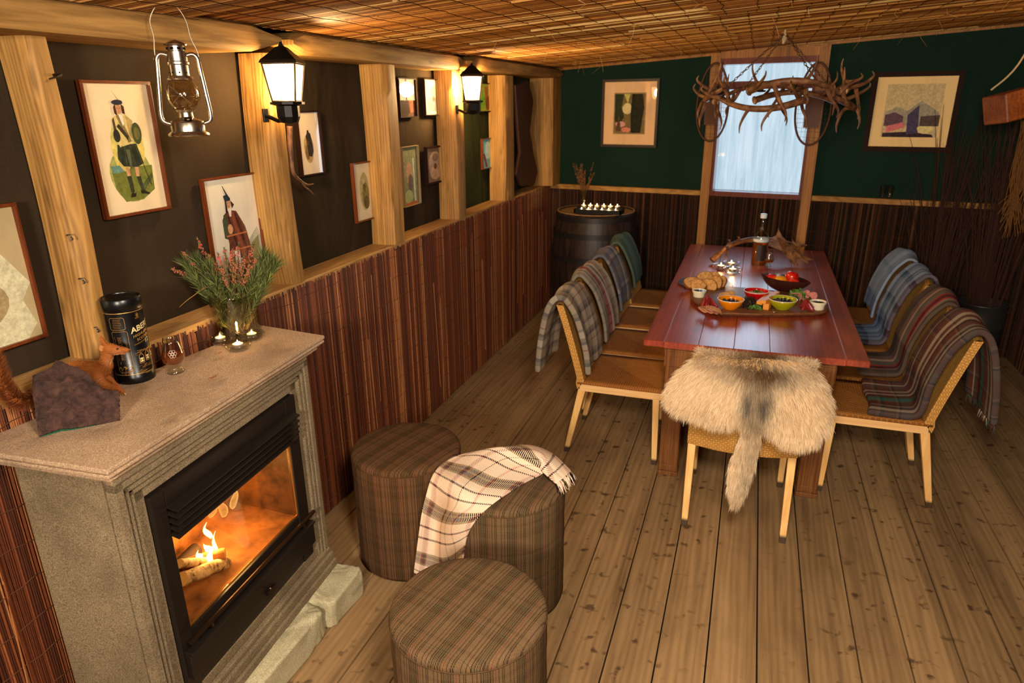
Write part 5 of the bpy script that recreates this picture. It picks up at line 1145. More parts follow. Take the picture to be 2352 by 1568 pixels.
blanket(RXs[0], RY[0], -1, 'fringed green, brown and grey plaid blanket over the chair nearest the viewer, right side', MR1, pR(.5, .48, .07, .045, .12), -.238, .16, 2, .012, .030, (.0, .0), fr=(-1,))
blanket(RXs[1], RY[1], -1, 'brown blanket with thin bright red lines over a chair back', MR2, pR(.5, .60, .05, .045, .1), -.215, .17, 5, .010, .020, (.0, .02))
blanket(RXs[2], RY[2], -1, 'pale blue blanket with teal and red-brown stripes over a chair back', MR3, pR(.5, .62, .04, .05, .06), -.17, .19, 8, .010, .018, (0, .02))
blanket(RXs[3], RY[3], -1, 'pale blue blanket over the farthest chair on the right side', MR4, pR(.5, .64, .03, .05), -.232, .19, 11, .010, .018)
# ================================================================== SHEEPSKIN
def inside(p, poly):
    x, y = p; c = False; n = len(poly); j = n-1
    for i in range(n):
        if ((poly[i][1] > y) != (poly[j][1] > y)) and (x < (poly[j][0]-poly[i][0])*(y-poly[i][1])/(poly[j][1]-poly[i][1]+1e-12)+poly[i][0]): c = not c
        j = i
    return c
def edge_d(p, poly):
    P = A(poly); Q = np.roll(P, -1, axis=0); d = Q-P; t = np.clip(((A(p)-P)*d).sum(1)/((d*d).sum(1)+1e-12), 0, 1); return float(np.sqrt((((P+d*t[:, None])-A(p))**2).sum(1)).min())
def strands(name, roots, dirs, lens, cols, wid, mat_, parent, bend=None, seg=3, rz=None):
    """thin tapering strips, one mesh (uncountable fur)"""
    R = np.array(roots); D = np.array(dirs); L = np.array(lens)[:, None]; C = np.array(cols); n = len(R)
    D = D/np.linalg.norm(D, axis=1)[:, None]; rnd_ = np.random.normal(size=(n, 3)); S = np.cross(D, rnd_); S /= np.linalg.norm(S, axis=1)[:, None]
    B = np.array(bend) if bend is not None else np.zeros((n, 3)); V = []
    for k in range(seg):
        t = k/seg; V.append(R+D*L*t+B*L*t*t-S*wid*(1-t*.6)/2); V.append(R+D*L*t+B*L*t*t+S*wid*(1-t*.6)/2)
    V.append(R+D*L+B*L)
    V = np.stack(V, 1).reshape(-1, 3); m = 2*seg+1; fs = []
    loc = []
    for k in range(seg-1): loc.append((2*k, 2*k+1, 2*k+3, 2*k+2))
    idx = np.arange(n)[:, None]*m
    quads = np.concatenate([idx+np.array(q)[None, :] for q in loc]) if loc else np.zeros((0, 4), int)
    tris = idx+np.array((2*seg-2, 2*seg-1, 2*seg))[None, :]
    me = bpy.data.meshes.new(name); nv = len(V); me.vertices.add(nv); me.vertices.foreach_set('co', V.astype(np.float32).ravel())
    nl = quads.size+tris.size; me.loops.add(nl); me.loops.foreach_set('vertex_index', np.concatenate([quads.ravel(), tris.ravel()]).astype(np.int32))
    nf = len(quads)+len(tris); me.polygons.add(nf); st = np.concatenate([np.arange(len(quads))*4, len(quads)*4+np.arange(len(tris))*3]); me.polygons.foreach_set('loop_start', st.astype(np.int32))
    me.update(calc_edges=True); me.materials.append(mat_)
    ca = me.color_attributes.new('rc', 'FLOAT_COLOR', 'POINT'); cc = np.ones((nv, 4), np.float32); cc[:, :3] = np.repeat(C, m, axis=0); ca.data.foreach_set('color', cc.ravel())
    o_ = bpy.data.objects.new(name, me); COL.objects.link(o_); o_.parent = parent; o_['kind'] = 'stuff'; return o_
def furmat(name, rough=.75, tr=.35):
    g = G(name, rough, .2); a_ = g.attr(); g.set('Base Color', a_)
    t_ = g.n('ShaderNodeBsdfTranslucent', {'Color': a_}); mx = g.n('ShaderNodeMixShader', {0: tr, 1: g.b.outputs[0], 2: t_.outputs[0]}); g.t.links.new(mx.outputs[0], g.out.inputs[0]); return g.m
M_fur = furmat('long_fleece')
# plane of the chair back, seen from behind
pn = A([0, -1., .26]); pn /= np.linalg.norm(pn); pc0 = A([SHC[0], SHC[1]-.31-.055, .80])
pu = A([1., 0, 0]); pv = np.cross(pn, pu); pv = pv if pv[2] > 0 else -pv
def pel(px, py): q = at_p(px, py, pc0, pn)-pc0; return float(q@pu), float(q@pv)
outl = [pel(*p) for p in [(1588, 822), (1640, 812), (1700, 822), (1745, 818), (1800, 822), (1850, 832), (1888, 862), (1905, 905), (1906, 950), (1898, 985), (1880, 1012), (1838, 1022), (1800, 1015), (1768, 990), (1752, 980), (1748, 1010), (1738, 1060), (1722, 1110), (1700, 1150), (1682, 1152), (1672, 1120), (1672, 1075), (1690, 1020), (1708, 985), (1700, 968), (1672, 975), (1630, 968), (1590, 955), (1560, 945), (1535, 925), (1530, 898), (1545, 868)]]
sk = thing('sheepskin', 'cream sheepskin with brown patch and long tail over the end chair back', 'sheepskin', tuple(pc0))
us = [p[0] for p in outl]; vs_ = [p[1] for p in outl]; st = .010
def puff(d, w_=.085, h=.055): return h*math.sqrt(max(0., 1-(1-min(1, d/w_))**2))
dpn = []; rt, dr, ln, cl, bn = [], [], [], [], []
cu_, cv_ = 0.02, .03
def furcol(u, v):
    # patch colours: brown down the middle spine, greyer lower centre, cream lobes
    c = A([.90, .72, .47]); px_ = (u-cu_*.3)
    spine = math.exp(-((u-.035-.0*v)/.05)**2)*(1 if v > -.20 else .5)
    top = math.exp(-((v-.055)/.045)**2)*math.exp(-((u-.03)/.15)**2)
    lo = math.exp(-((v+.075)/.05)**2)*(math.exp(-((u-.0)/.02)**2)+math.exp(-((u-.062)/.022)**2))
    k = min(1, .60*spine+.85*top); n_ = .5+.5*mnoise.noise(Vector((u*30, v*30, 1)))
    c = lerp(c, A([.17, .09, .04]), min(1, k*(.35+1.2*n_))); c = lerp(c, A([.12, .09, .075]), min(.9, lo*.9))
    c = lerp(c, A([.56, .33, .16]), .5*max(0, mnoise.noise(Vector((u*9, v*9, 7))))); return c
hide_rows = []
gu = np.arange(min(us)-.01, max(us)+.01, st); gv = np.arange(min(vs_)-.01, max(vs_)+.01, st)
H2 = {}; mb = MB()
for i, u in enumerate(gu):
    for j, v in enumerate(gv):
        if inside((u, v), outl): H2[(i, j)] = puff(edge_d((u, v), outl))
vi = {}; P_ = []
for s in (1, -1):
    for (i, j), h in H2.items():
        vi[(i, j, s)] = len(P_); P_.append(tuple(pu*gu[i]+pv*gv[j]+pn*(h if s > 0 else -.004)))
fs = []
for (i, j) in H2:
    if all(q in H2 for q in ((i+1, j), (i, j+1), (i+1, j+1))):
        fs.append((vi[i, j, 1], vi[i+1, j, 1], vi[i+1, j+1, 1], vi[i, j+1, 1])); fs.append((vi[i, j, -1], vi[i, j+1, -1], vi[i+1, j+1, -1], vi[i+1, j, -1]))
mb.add(P_, fs); mb.build('hide', [plain('hide', srgb(190, 150, 100), .8)], sk, smooth=True)
# the part of the pelt that goes over the top edge to the seat side
mb = MB(); rows = []
for k_, (oo, vv) in enumerate(((.0, .065), (-.02, .088), (-.05, .092), (-.085, .075), (-.10, .0), (-.095, -.10), (-.085, -.16))):
    rows.append([tuple(pu*lerp(-.22, .24, i/10)+pv*vv+pn*oo) for i in range(11)])
mb.grid(rows); mb.build('hide_front', [plain('hide', srgb(190, 150, 100), .8)], sk, smooth=True, mods=[SOL(.006)])
N = 34000; cells = list(H2.keys()); k = 0
while k < N:
    i, j = random.choice(cells); u, v = gu[i]+rnd(-.5, .5)*st, gv[j]+rnd(-.5, .5)*st
    if not inside((u, v), outl): continue
    d_ = edge_d((u, v), outl); h = puff(d_)
    out = A([(u-cu_)*.9, (v-.105)])
    if v < -.17: out = A([-.12, -1.])*.12      # tail hairs run down
    nrm = np.linalg.norm(out)+1e-6; fl_ = out/nrm*min(1, nrm/.08)
    dd = pn*(.75+.0*h)+pu*fl_[0]*.8+pv*(fl_[1]*.8-.25)+np.random.normal(size=3)*.2+A([1, 0, 0])*.5*mnoise.noise(Vector((u*40, v*40, 3)))+A([0, 0, 1])*.5*mnoise.noise(Vector((u*40, v*40, 8)))
    rt.append(pu*u+pv*v+pn*(h-.004)); dr.append(dd); bn.append(A([0, 0, -.35])+(pu*fl_[0]+pv*fl_[1])*.2)
    ln.append(rnd(.026, .046)*(1. if d_ > .02 else .9)); c = furcol(u, v)*rnd(.8, 1.18); cl.append(c); k += 1
for q in range(8000):   # over the top rim
    u = rnd(-.225, .245); a_ = rnd(0, 1)**1.3; base_ = pu*u+(lerp(pv*.045+pn*.034, pv*.086+pn*.012, a_/.5) if a_ < .5 else lerp(pv*.086+pn*.012, pv*.092-pn*.05, a_*2-1)); rt.append(base_); dr.append(pv*lerp(.2, .9, a_)+pn*lerp(.9, -.3, a_)+pu*(u*1.2)+np.random.normal(size=3)*.25); bn.append(pn*lerp(.2, -.3, a_)+pv*lerp(-.7, -.2, a_)); ln.append(rnd(.024, .042)); cl.append(furcol(u, .06)*rnd(.8, 1.15))
strands('fleece', rt, dr, ln, cl, .0021, M_fur, sk, bn)
# ================================================================== SQUIRREL AND SLATE
sl = [at_z(88, 1005, ZM+.001), at_z(277, 966, ZM+.001)]
e_ = sl[1]-sl[0]; e_ /= np.linalg.norm(e_); aw = A([-e_[1], e_[0], 0]); aw = aw if aw[0] < 0 else -aw
sn = aw*-math.cos(math.radians(58))*-1*0+np.cross(e_, aw*math.cos(math.radians(57))+A([0, 0, math.sin(math.radians(57))])); 
if sn@(CAM-sl[0]) < 0: sn = -sn
def slp(px, py, off=0.): return at_p(px, py, sl[0]+sn*off, sn)
so = [slp(*p) for p in [(88, 1004), (110, 996), (140, 986), (170, 984), (220, 976), (277, 966), (276, 930), (275, 896), (262, 895), (240, 893), (222, 880), (205, 858), (180, 842), (160, 838), (143, 828), (128, 826), (118, 842), (98, 852), (73, 862), (74, 900), (80, 950)]]
stt = thing('bark_slab', 'dark reddish brown rough slab leaning in front of the squirrel', 'slab', tuple((sl[0]+sl[1])/2))
g = G('dark_bark', .8, .25); o = g.obj(); n = g.noise(g.map(o, (1, 1, 1)), 42, 6, .68, .8); g.set('Base Color', g.ramp(n, [(.3, srgb(34, 22, 19)), (.55, srgb(74, 50, 42)), (.8, srgb(100, 70, 56))])); g.bump(n, .9, .012); M_slab = g.m
su_ = e_; sv_ = np.cross(sn, su_); sv_ = sv_ if sv_[2] > 0 else -sv_
po_ = [(float((p-sl[0])@su_), float((p-sl[0])@sv_)) for p in so]
us2 = [p[0] for p in po_]; vs2 = [p[1] for p in po_]; st2 = .0021; Hs = {}
gu2 = np.arange(min(us2), max(us2)+st2, st2); gv2 = np.arange(min(vs2), max(vs2)+st2, st2)
for i, u in enumerate(gu2):
    for j, v in enumerate(gv2):
        if inside((u, v), po_):
            d_ = edge_d((u, v), po_); rdg = .010*math.exp(-((v-.62*max(vs2)+.3*(u-.07))/.018)**2)
            Hs[i, j] = .0015+min(1, d_/.006)*.002+rdg*min(1, d_/.01)+.003*mnoise.noise(Vector((u*60, v*60, 2)))
mb = MB(); vi = {}; P_ = []
for s in (1, -1):
    for (i, j), h in Hs.items(): vi[i, j, s] = len(P_); P_.append(tuple(sl[0]+su_*gu2[i]+sv_*gv2[j]+sn*(h if s > 0 else -.010)))
fs = []; cnt = {}
for (i, j) in Hs:
    if all(q in Hs for q in ((i+1, j), (i, j+1), (i+1, j+1))):
        A4 = [(i, j), (i+1, j), (i+1, j+1), (i, j+1)]
        fs.append(tuple(vi[a_+(1,)] for a_ in A4)); fs.append(tuple(vi[a_+(-1,)] for a_ in A4[::-1]))
        for a_, b_ in zip(A4, A4[1:]+A4[:1]): cnt[(a_, b_)] = 1
for (a_, b_) in cnt:
    if (b_, a_) not in cnt: fs.append((vi[a_+(1,)], vi[a_+(-1,)], vi[b_+(-1,)], vi[b_+(1,)]))
mb.add(P_, fs); mb.build('slab', [M_slab], stt, world=True, smooth='auto')
rim = [sl[0]+su_*u+sv_*v-sn*.008 for u, v in po_[:6]]; mb = MB(); mb.tube([tuple(p) for p in rim], .0028, 6); u_ = mb.build('felt_edge', [plain('green_felt', srgb(16, 78, 50), .9)], stt, world=True); u_['label'] = 'green felt underside edge'
# squirrel: body behind the slab, looking right
qn = A([math.sin(YAW), math.cos(YAW), 0]); q0_ = at_z(283, 901, ZM)
def sqp(px, py, d=0.): return Vector(tuple(at_p(px, py, q0_+qn*d, qn)))
sq = thing('squirrel', 'stuffed red squirrel reaching over the dark slab towards the whisky tin', 'squirrel', tuple(q0_))
class Blob:
    def __init__(s): s.mb = MB()
    def limb(s, pts, rad, n=12): C_ = crom(pts, 5); rr = np.interp(np.linspace(0, len(pts)-1, len(C_)), range(len(pts)), rad); s.mb.tube(C_, list(rr), n); s.mb.ball(C_[0], rr[0], 8); s.mb.ball(C_[-1], rr[-1], 8)
B = Blob(); pm = 1./(F/1.95)  # metres per pixel near here
P = lambda px, py, d=0.: sqp(px, py, d)
B.limb([P(150, 850, .03), P(180, 846, .028), P(205, 850, .02), P(228, 850, .012), P(246, 838, .008)], [.015, .0235, .027, .0245, .017])
B.limb([P(240, 848, .01), P(246, 826, .006), P(250, 808, .004)], [.019, .0145, .0135])
B.limb([P(244, 800, .004), P(252, 800, .002), P(265, 803, .0), P(278, 804, -.001), P(290, 803, -.001), P(294, 803, -.001)], [.0145, .0165, .0145, .0105, .0068, .0042])
B.limb([P(225, 862, -.004), P(236, 878, -.010), P(252, 886, -.010), P(272, 891, -.016), P(284, 901, -.018)], [.016, .0125, .0085, .0062, .0045])     # near foreleg
B.limb([P(240, 862, .016), P(254, 870, .016), P(264, 880, .012), P(272, 884, .010)], [.010, .0075, .0055, .004])         # far foreleg
B.limb([P(240, 790, -.003), P(236, 782, -.004), P(233, 772, -.004)], [.006, .0055, .002])
bo = B.mb.build('body', [None], sq, world=True, smooth=True, mods=[('REMESH', dict(mode='VOXEL', voxel_size=.0018, use_smooth_shade=True)), ('SMOOTH', dict(factor=.6, iterations=5))])
def sqcol(p):
    # rust coat; pale muzzle, throat and patch inside the foreleg
    hx_ = P(272, 806); c = A([.50, .17, .035])
    d1 = (p-hx_).length; pale = math.exp(-(d1/.020)**2)*.55+math.exp(-((p-P(258, 830)).length/.013)**2)*.9+math.exp(-((p-P(234, 872, -.02)).length/.010)**2)*.9
    c = lerp(c, A([.66, .45, .25]), min(1, pale)); return lerp(c, A([.30, .10, .03]), .4*max(0, mnoise.noise(p*70)))
g = G('squirrel_skin', .8, .1); g.set('Base Color', srgb(150, 84, 38)); bo.data.materials.clear(); bo.data.materials.append(g.m)
dg = bpy.context.evaluated_depsgraph_get(); ev = bo.evaluated_get(dg); me = ev.to_mesh(); nv = len(me.vertices)
co = np.zeros(nv*3, np.float32); me.vertices.foreach_get('co', co); co = co.reshape(-1, 3); no = np.zeros(nv*3, np.float32); me.vertices.foreach_get('normal', no); no = no.reshape(-1, 3)
ids = np.random.randint(0, nv, 15000); tail_dir = A(P(160, 852))-A(P(290, 803)); tail_dir /= np.linalg.norm(tail_dir)
R_ = co[ids]+np.random.normal(size=(len(ids), 3))*.0006; D_ = no[ids]*.45+tail_dir*.8+A([0, 0, -.2])+np.random.normal(size=(len(ids), 3))*.15
hd = A(P(265, 803))-q0_; hl_ = np.linalg.norm(co[ids]-hd, axis=1)
strands('fur', R_, D_, np.where(hl_ < .024, .0035, .0075)*np.random.uniform(.7, 1.2, len(ids)), [sqcol(Vector(tuple(co[i]))+Vector(tuple(q0_)))*rnd(.75, 1.3) for i in ids], .0006, M_fur, sq, None, 2)
ev.to_mesh_clear()
mb = MB(); mb.ball(P(269.5, 801, -.0125), .0027, 10); mb.build('eye', [G('eye_black', .05, .8, 0, (.004, .003, .003, 1)).m], sq, world=True, smooth=True)
mb = MB(); mb.ball(P(297.5, 802.5, -.001), .0022, 8); mb.build('nose', [plain('nose', srgb(120, 76, 60), .5)], sq, world=True, smooth=True)
for (a_, b_, d_) in (((237, 806), (231, 793), -.013), ((243, 792), (238, 782), .004)):
    mb = MB(); c0, c1 = P(*a_, d_), P(*b_, d_); rows = []
    ex = (c1-c0).normalized(); sd_ = Vector(tuple(-ray(250, 800))).normalized().cross(ex).normalized(); nn = sd_.cross(ex)
    for i in range(9):
        t_ = i/8; w_ = .0075*math.sin(math.pi*min(1, t_*.85+.15))**.7; c_ = c0+ex*(.019*t_)
        rows.append([tuple(c_+sd_*w_*x_+nn*(.003*(1-x_*x_))) for x_ in (-1, -.5, 0, .5, 1)])
    mb.grid(rows); mb.build('ear', [plain('ear', srgb(176, 120, 62), .8)], sq, world=True, smooth=True, mods=[SOL(.0012), SUB(1)])
M_claw = plain('toes', srgb(196, 150, 96), .6)
for bx, by, d_ in ((286, 902, -.018), (273, 886, .010)):
    for k in range(4): mb = MB(); b0 = P(bx, by, d_+.003*(k-1.5)); mb.tube([b0, b0+ri*(.002+.0035*(k-1.5)*.35)+Vector((0, 0, -.004)), b0+ri*(.0025+.0012*(k-1.5))+Vector((0, 0, -.0075))], [.0016, .0014, .0005], 6); mb.build('toe', [M_claw], sq, world=True, smooth=True)
# bushy tail rising behind
TQ = lambda px, py: Vector(tuple(at_x(px, py, -1.755)))
TP = [P(150, 856, .02), TQ(112, 885), TQ(72, 915), TQ(38, 918), TQ(8, 885), TQ(-8, 835), TQ(-24, 780)]
C_ = crom(TP, 8); rr = np.interp(np.linspace(0, 6, len(C_)), range(7), [.010, .018, .024, .026, .024, .020, .010])
mb = MB(); mb.tube(C_, list(rr*.5), 12); tl_ = mb.build('tail', [g.m], sq, world=True, smooth=True)
rt, dr, cl, ln = [], [], [], []
for k in range(9000):
    q = random.random()*(len(C_)-1.01); i = int(q); p = C_[i].lerp(C_[i+1], q-i); t_ = (C_[i+1]-C_[i]).normalized(); o_ = Vector(np.random.normal(size=3)); o_ = (o_-t_*o_.dot(t_)).normalized(); r0 = rr[i]
    rt.append(A(p+o_*r0*.45)-q0_); dr.append(A(o_*.9+t_*.9)); ln.append(r0*rnd(.7, 1.2)); cl.append(A([.25, .075, .022])*rnd(.6, 1.4))
strands('tail_fur', rt, dr, ln, cl, .0009, M_fur, tl_, None, 2)
# ================================================================== ANTLER WORK
M_ant = G('antler', .5, .35); o = M_ant.obj(); n = M_ant.noise(M_ant.map(o, (1, 1, 1)), 22, 4, .6); M_ant.set('Base Color', M_ant.ramp(n, [(.3, srgb(62, 36, 20)), (.55, srgb(122, 80, 48)), (.8, srgb(166, 120, 76))])); M_ant.bump(n, .4, .004); M_ant = M_ant.m
M_abone = plain('sawn_bone', srgb(206, 160, 112), .6)
def antler(mb, main, rad, tines, n=10, m=0):
    C_ = crom(main, 6); rr = np.interp(np.linspace(0, len(main)-1, len(C_)), range(len(main)), rad); mb.tube(C_, list(rr), n, m=m)
    for (i, pts, r0) in tines:
        b_ = C_[min(int(i*(len(C_)-1)), len(C_)-1)]; Q = crom([b_]+pts, 6); k = len(Q); mb.tube(Q, [lerp(r0, .0018, (j/(k-1))**1.3) for j in range(k)], 8, m=m)
cd = thing('antler_chandelier', 'round chandelier of red deer antlers hanging on chains before the window', 'chandelier', (.10, 4.55, 1.80))
ccx, ccy, ccz, CR = .095, 4.55, 1.915, .40
def ringp(a_, r_, z): return Vector((ccx+r_*math.cos(a_), ccy+r_*math.sin(a_), z))
random.seed(23)
for k in range(8):
    a0 = k*2*math.pi/8+.35; dr_ = 1 if k % 2 else -1; z0 = ccz+(.03 if k % 2 else -.02); sp = 1.25
    main = [ringp(a0+dr_*sp*t_, CR*(.93+.12*t_+.05*math.sin(t_*3)), z0+(.055*math.sin(t_*math.pi)-.02*t_)*(1 if k % 3 else -1)) for t_ in np.linspace(0, 1, 6)]
    T = []
    for q, (frac, up, outw) in enumerate(((.08, .06, .09), (.28, -.10, .05), (.55, .11 if k % 2 else -.11, -.04), (.80, -.09 if k % 2 else .10, .05), (.97, .05, .10))):
        a_ = a0+dr_*sp*frac; p0 = ringp(a_, CR, z0); tg = Vector((-math.sin(a_), math.cos(a_), 0))*dr_; rd_ = Vector((math.cos(a_), math.sin(a_), 0))
        T.append((frac, [p0+tg*.035+rd_*outw*.5+Vector((0, 0, up*.5)), p0+tg*.075+rd_*outw*.9+Vector((0, 0, up*1.15)), p0+tg*.075+rd_*outw*.8+Vector((0, 0, up*1.6))], .0125))
    mb = MB(); antler(mb, main, [.021, .019, .0175, .0165, .015, .010], T)
    b_, d_ = main[0], (main[0]-main[1]).normalized(); mb.tube([b_, b_+d_*.006, b_+d_*.012], [.024, .027, .024], 12); mb.tube([b_+d_*.012, b_+d_*.013], .0225, 12, m=1)
    mb.build('antler', [M_ant, M_abone], cd, world=True, smooth='auto')
random.seed(5)
apex = Vector((.093, 4.55, cz(.093, 4.55)-.035))
M_chain = plain('chain_metal', srgb(120, 88, 56), .4, .5, .8)
for k in range(4):
    a_ = k*math.pi/2+.6; e_p = ringp(a_, CR*.92, ccz+.035); mb = MB(); L = (e_p-apex).length; nl = int(L/.021); d_ = (e_p-apex).normalized(); s1 = d_.orthogonal().normalized(); s2 = d_.cross(s1)
    for i in range(nl):
        c_ = apex+d_*(i+.5)*L/nl; s = s1 if i % 2 else s2; mb.tube([c_+d_*(.0135*math.cos(q))+s*(.006*math.sin(q)) for q in np.linspace(0, 2*math.pi, 11)], .0022, 5, caps=False)
    mb.build('chain', [M_chain], cd, world=True, smooth=True)
mb = MB(); mb.tube([apex+Vector((0, 0, .02)), apex+Vector((0, 0, -.015))], .006, 8); mb.tube([apex+Vector((.004, 0, -.0)), apex+Vector((.0, 0, -.03)), apex+Vector((-.004, 0, -.055))], [.010, .014, .005], 8); mb.build('ceiling_hook', [plain('pale_rope', srgb(180, 156, 120), .8)], cd, world=True)
for k in range(4):
    a_ = k*math.pi/2+1.3; c_ = ringp(a_, CR*.93, ccz+.02); mb = MB(); mb.lathe([(0, 0), (.022, .002), (.026, .010), (.012, .012), (.012, .045), (0, .045)], 16, c=tuple(c_)); mb.build('candle_cup', [M_black], cd, world=True, smooth='auto')
# small roe antler on the lantern post
q_ = at_x(672, 335, -1.80); sm = thing('roe_antler', 'small forked antler hooked on the post below the larger wall lantern', 'antler', tuple(q_))
ax_ = lambda px, py, x=-1.79: Vector(tuple(at_x(px, py, x)))
mb = MB(); antler(mb, [ax_(665, 290), ax_(666, 330), ax_(669, 365), ax_(674, 398), ax_(690, 415), ax_(705, 424), ax_(720, 422, -1.78)], [.012, .010, .009, .008, .006, .005, .002], [(.72, [ax_(700, 428), ax_(712, 438), ax_(720, 446)], .005)]); mb.build('antler_beam', [M_ant], sm, world=True, smooth=True)
# ================================================================== SNOWSHOES BY THE WINDOW
def snowshoe(px, py, lab):
    c_ = at_back(px, py, -.10); t = thing('snowshoe', lab, 'snowshoe', tuple(c_), 'snowshoes on the window posts')
    U, V = Vector(BWD), Vector((0, 0, 1)); q = lambda u, v, d=0: U*u+V*v-Vector(BWN)*d
    hoop = [q(.125*math.cos(a_)*(1-.12*math.sin(a_)), .30*math.sin(a_)) for a_ in np.linspace(0, 2*math.pi, 49)]
    mb = MB(); mb.tube(hoop, .009, 8, caps=False); mb.build('hoop', [plain('bent_ash', srgb(84, 48, 28), .5)], t, smooth=True)
    mb = MB()
    for k in range(-8, 9):
        v = k*.034; w_ = .125*math.sqrt(max(0, 1-(v/.30)**2)); mb.tube([q(-w_, v), q(0, v+.008*(-1)**k), q(w_, v-.004)], .0012, 4)
    for k in range(-3, 4):
        u = k*.033; h_ = .30*math.sqrt(max(0, 1-(u/.125)**2)); mb.tube([q(u, -h_), q(u+.01*(-1)**k, 0), q(u, h_)], .0012, 4)
    mb.build('netting', [plain('gut_net', srgb(60, 44, 32), .6)], t)
    mb = MB(); mb.add([q(-.055, -.17, .004), q(.055, -.17, .004), q(.06, .10, .004), q(-.06, .10, .004), q(-.055, -.17, .010), q(.055, -.17, .010), q(.06, .10, .010), q(-.06, .10, .010)], [(0, 3, 2, 1), (4, 5, 6, 7), (0, 1, 5, 4), (1, 2, 6, 5), (2, 3, 7, 6), (3, 0, 4, 7)]); mb.build('leather_panel', [plain('brown_leather', srgb(88, 48, 28), .5)], t)
snowshoe(1637, 236, 'oval netted snowshoe hanging on the left window post'); snowshoe(1869, 240, 'oval netted snowshoe hanging on the right window post')
# ================================================================== FOOD AND THINGS ON THE TABLE
TT = TZ+.0005
def ztab(px, py, dz=0.): return at_z(px, py, TT+dz)
M_board = wood('olive_board', srgb(56, 30, 16), srgb(140, 86, 46), 'x', 2.5, .5, True, .35)
ol_ = [(1590, 698), (1604, 708), (1625, 720), (1645, 727), (1700, 729), (1760, 730), (1830, 729), (1888, 727), (1900, 718), (1898, 704), (1880, 694), (1840, 684), (1780, 676), (1700, 668), (1640, 664), (1605, 666), (1590, 676), (1586, 688)]
pl_ = [ztab(*p) for p in ol_]; bc = sum(pl_)/len(pl_); BTH = .026
sb = thing('serving_board', 'rough live-edge serving board carrying bowls and cold meats', 'board', tuple(bc))
mb = MB(); C_ = crom([tuple(p) for p in pl_]+[tuple(pl_[0])], 4)[:-1]; rows = []
for z, k in ((0, .93), (.004, .955), (.018, 1.), (.024, .992), (BTH, .97)): rows.append([tuple(Vector((bc[0], bc[1], TT+z))+Vector((p.x-bc[0], p.y-bc[1], 0))*(k+.01*mnoise.noise(p*14+Vector((0, 0, z*40))))) for p in C_])
mb.grid(rows, closed=True); n = len(C_); mb.f += [tuple(range(n-1, -1, -1)), tuple(range(4*n, 5*n))]; mb.mi += [0, 0]; mb.build('board', [M_board], sb, world=True, smooth='auto')
ZB = TT+BTH
def bowl(px, py, r, h, mat_, lab, z=ZB, foot=.45, rim=None, grp='coloured bowls on the serving board', cat='bowl', nm='bowl'):
    c_ = at_z(px, py, z); c_ = (c_[0], c_[1]+r*foot, z); t = thing(nm, lab, cat, c_, grp)
    mb = MB(); mb.lathe([(0, 0), (r*foot, 0), (r*foot*1.05, .003), (r*.80, h*.42), (r*.97, h*.85), (r, h), (r-.004, h+.001), (r*.93, h*.85), (r*.74, h*.42), (r*foot, .010), (0, .009)], 40); mb.build('body', [mat_], t, smooth=True)
    if rim is not None: mb = MB(); mb.tube([(r*.99*math.cos(q), r*.99*math.sin(q), h) for q in np.linspace(0, 2*math.pi, 41)], .0022, 6, caps=False); mb.build('rim', [rim], t, smooth=True)
    return t, c_
M_or = plain('orange_glaze', srgb(232, 132, 8), .12, .6); M_rd = plain('red_glaze', srgb(188, 14, 16), .12, .6); M_gr = plain('lime_glaze', srgb(162, 160, 14), .12, .6); M_wh = plain('white_glaze', srgb(236, 222, 190), .12, .6); M_rim = plain('white_rim', srgb(236, 214, 190), .15, .6)
M_olive = plain('dark_olive', srgb(30, 24, 26), .2, .6); M_chut = plain('dark_chutney', srgb(50, 22, 16), .25, .6); M_humm = plain('hummus', srgb(196, 150, 96), .6); M_herb = plain('herb_green', srgb(70, 96, 30), .5)
def filling(t, c_, r, z, mat_, nm, lab, n, s, grp=None, cat='food'):
    o_ = thing(nm, lab, cat, (c_[0], c_[1], c_[2]+z), grp) if n > 1 else None
    if n == 1:
        mb = MB(); rows = [[(r*k*math.cos(q), r*k*math.sin(q), .004*(1-k*k)+.003*mnoise.noise(Vector((math.cos(q)*k*6, math.sin(q)*k*6, z*50)))) for q in np.linspace(0, 2*math.pi, 25)] for k in (.001, .25, .5, .75, 1.)]
        mb.grid(rows); o_ = mb.build(nm, [mat_], smooth=True); o_.location = (c_[0], c_[1], c_[2]+z); tag(o_, lab, cat, grp); return o_
    bpy.data.objects.remove(o_)
    for k in range(n):
        a_ = k*2.4; q = r*math.sqrt((k+.3)/n)*.85; mb = MB(); mb.ball((0, 0, 0), s, 8, sc_=(1, 1, 1.15), R=Matrix.Rotation(rnd(.8, 1.6), 3, 'X')); o_ = mb.build(nm, [mat_], smooth=True); o_.location = (c_[0]+q*math.cos(a_), c_[1]+q*math.sin(a_), c_[2]+z+rnd(0, .005)); tag(o_, lab, cat, grp)
t, c_ = bowl(1676, 712, .072, .056, M_or, 'orange glazed bowl of dark fruit at the front of the serving board', rim=M_rim); filling(t, c_, .052, .040, M_olive, 'black_olive', 'shiny black fruit in the orange bowl', 12, .0085, 'black fruit in the orange bowl', 'fruit')
t, c_ = bowl(1735, 692, .070, .056, M_rd, 'red glazed bowl of dip behind the serving board greens', rim=M_rim); filling(t, c_, .060, .040, M_humm, 'dip', 'pale dip filling the red bowl', 1, 0); 
mb = MB()
for k in range(26): a_ = rnd(0, 6.28); q = rnd(0, .02); p = Vector((q*math.cos(a_), q*math.sin(a_), .002)); d_ = Vector((rnd(-1, 1), rnd(-1, 1), rnd(.4, 1.2))).normalized(); s_ = d_.orthogonal().normalized()*.004; mb.add([p, p+d_*.008+s_, p+d_*.018, p+d_*.008-s_], [(0, 1, 2, 3)])
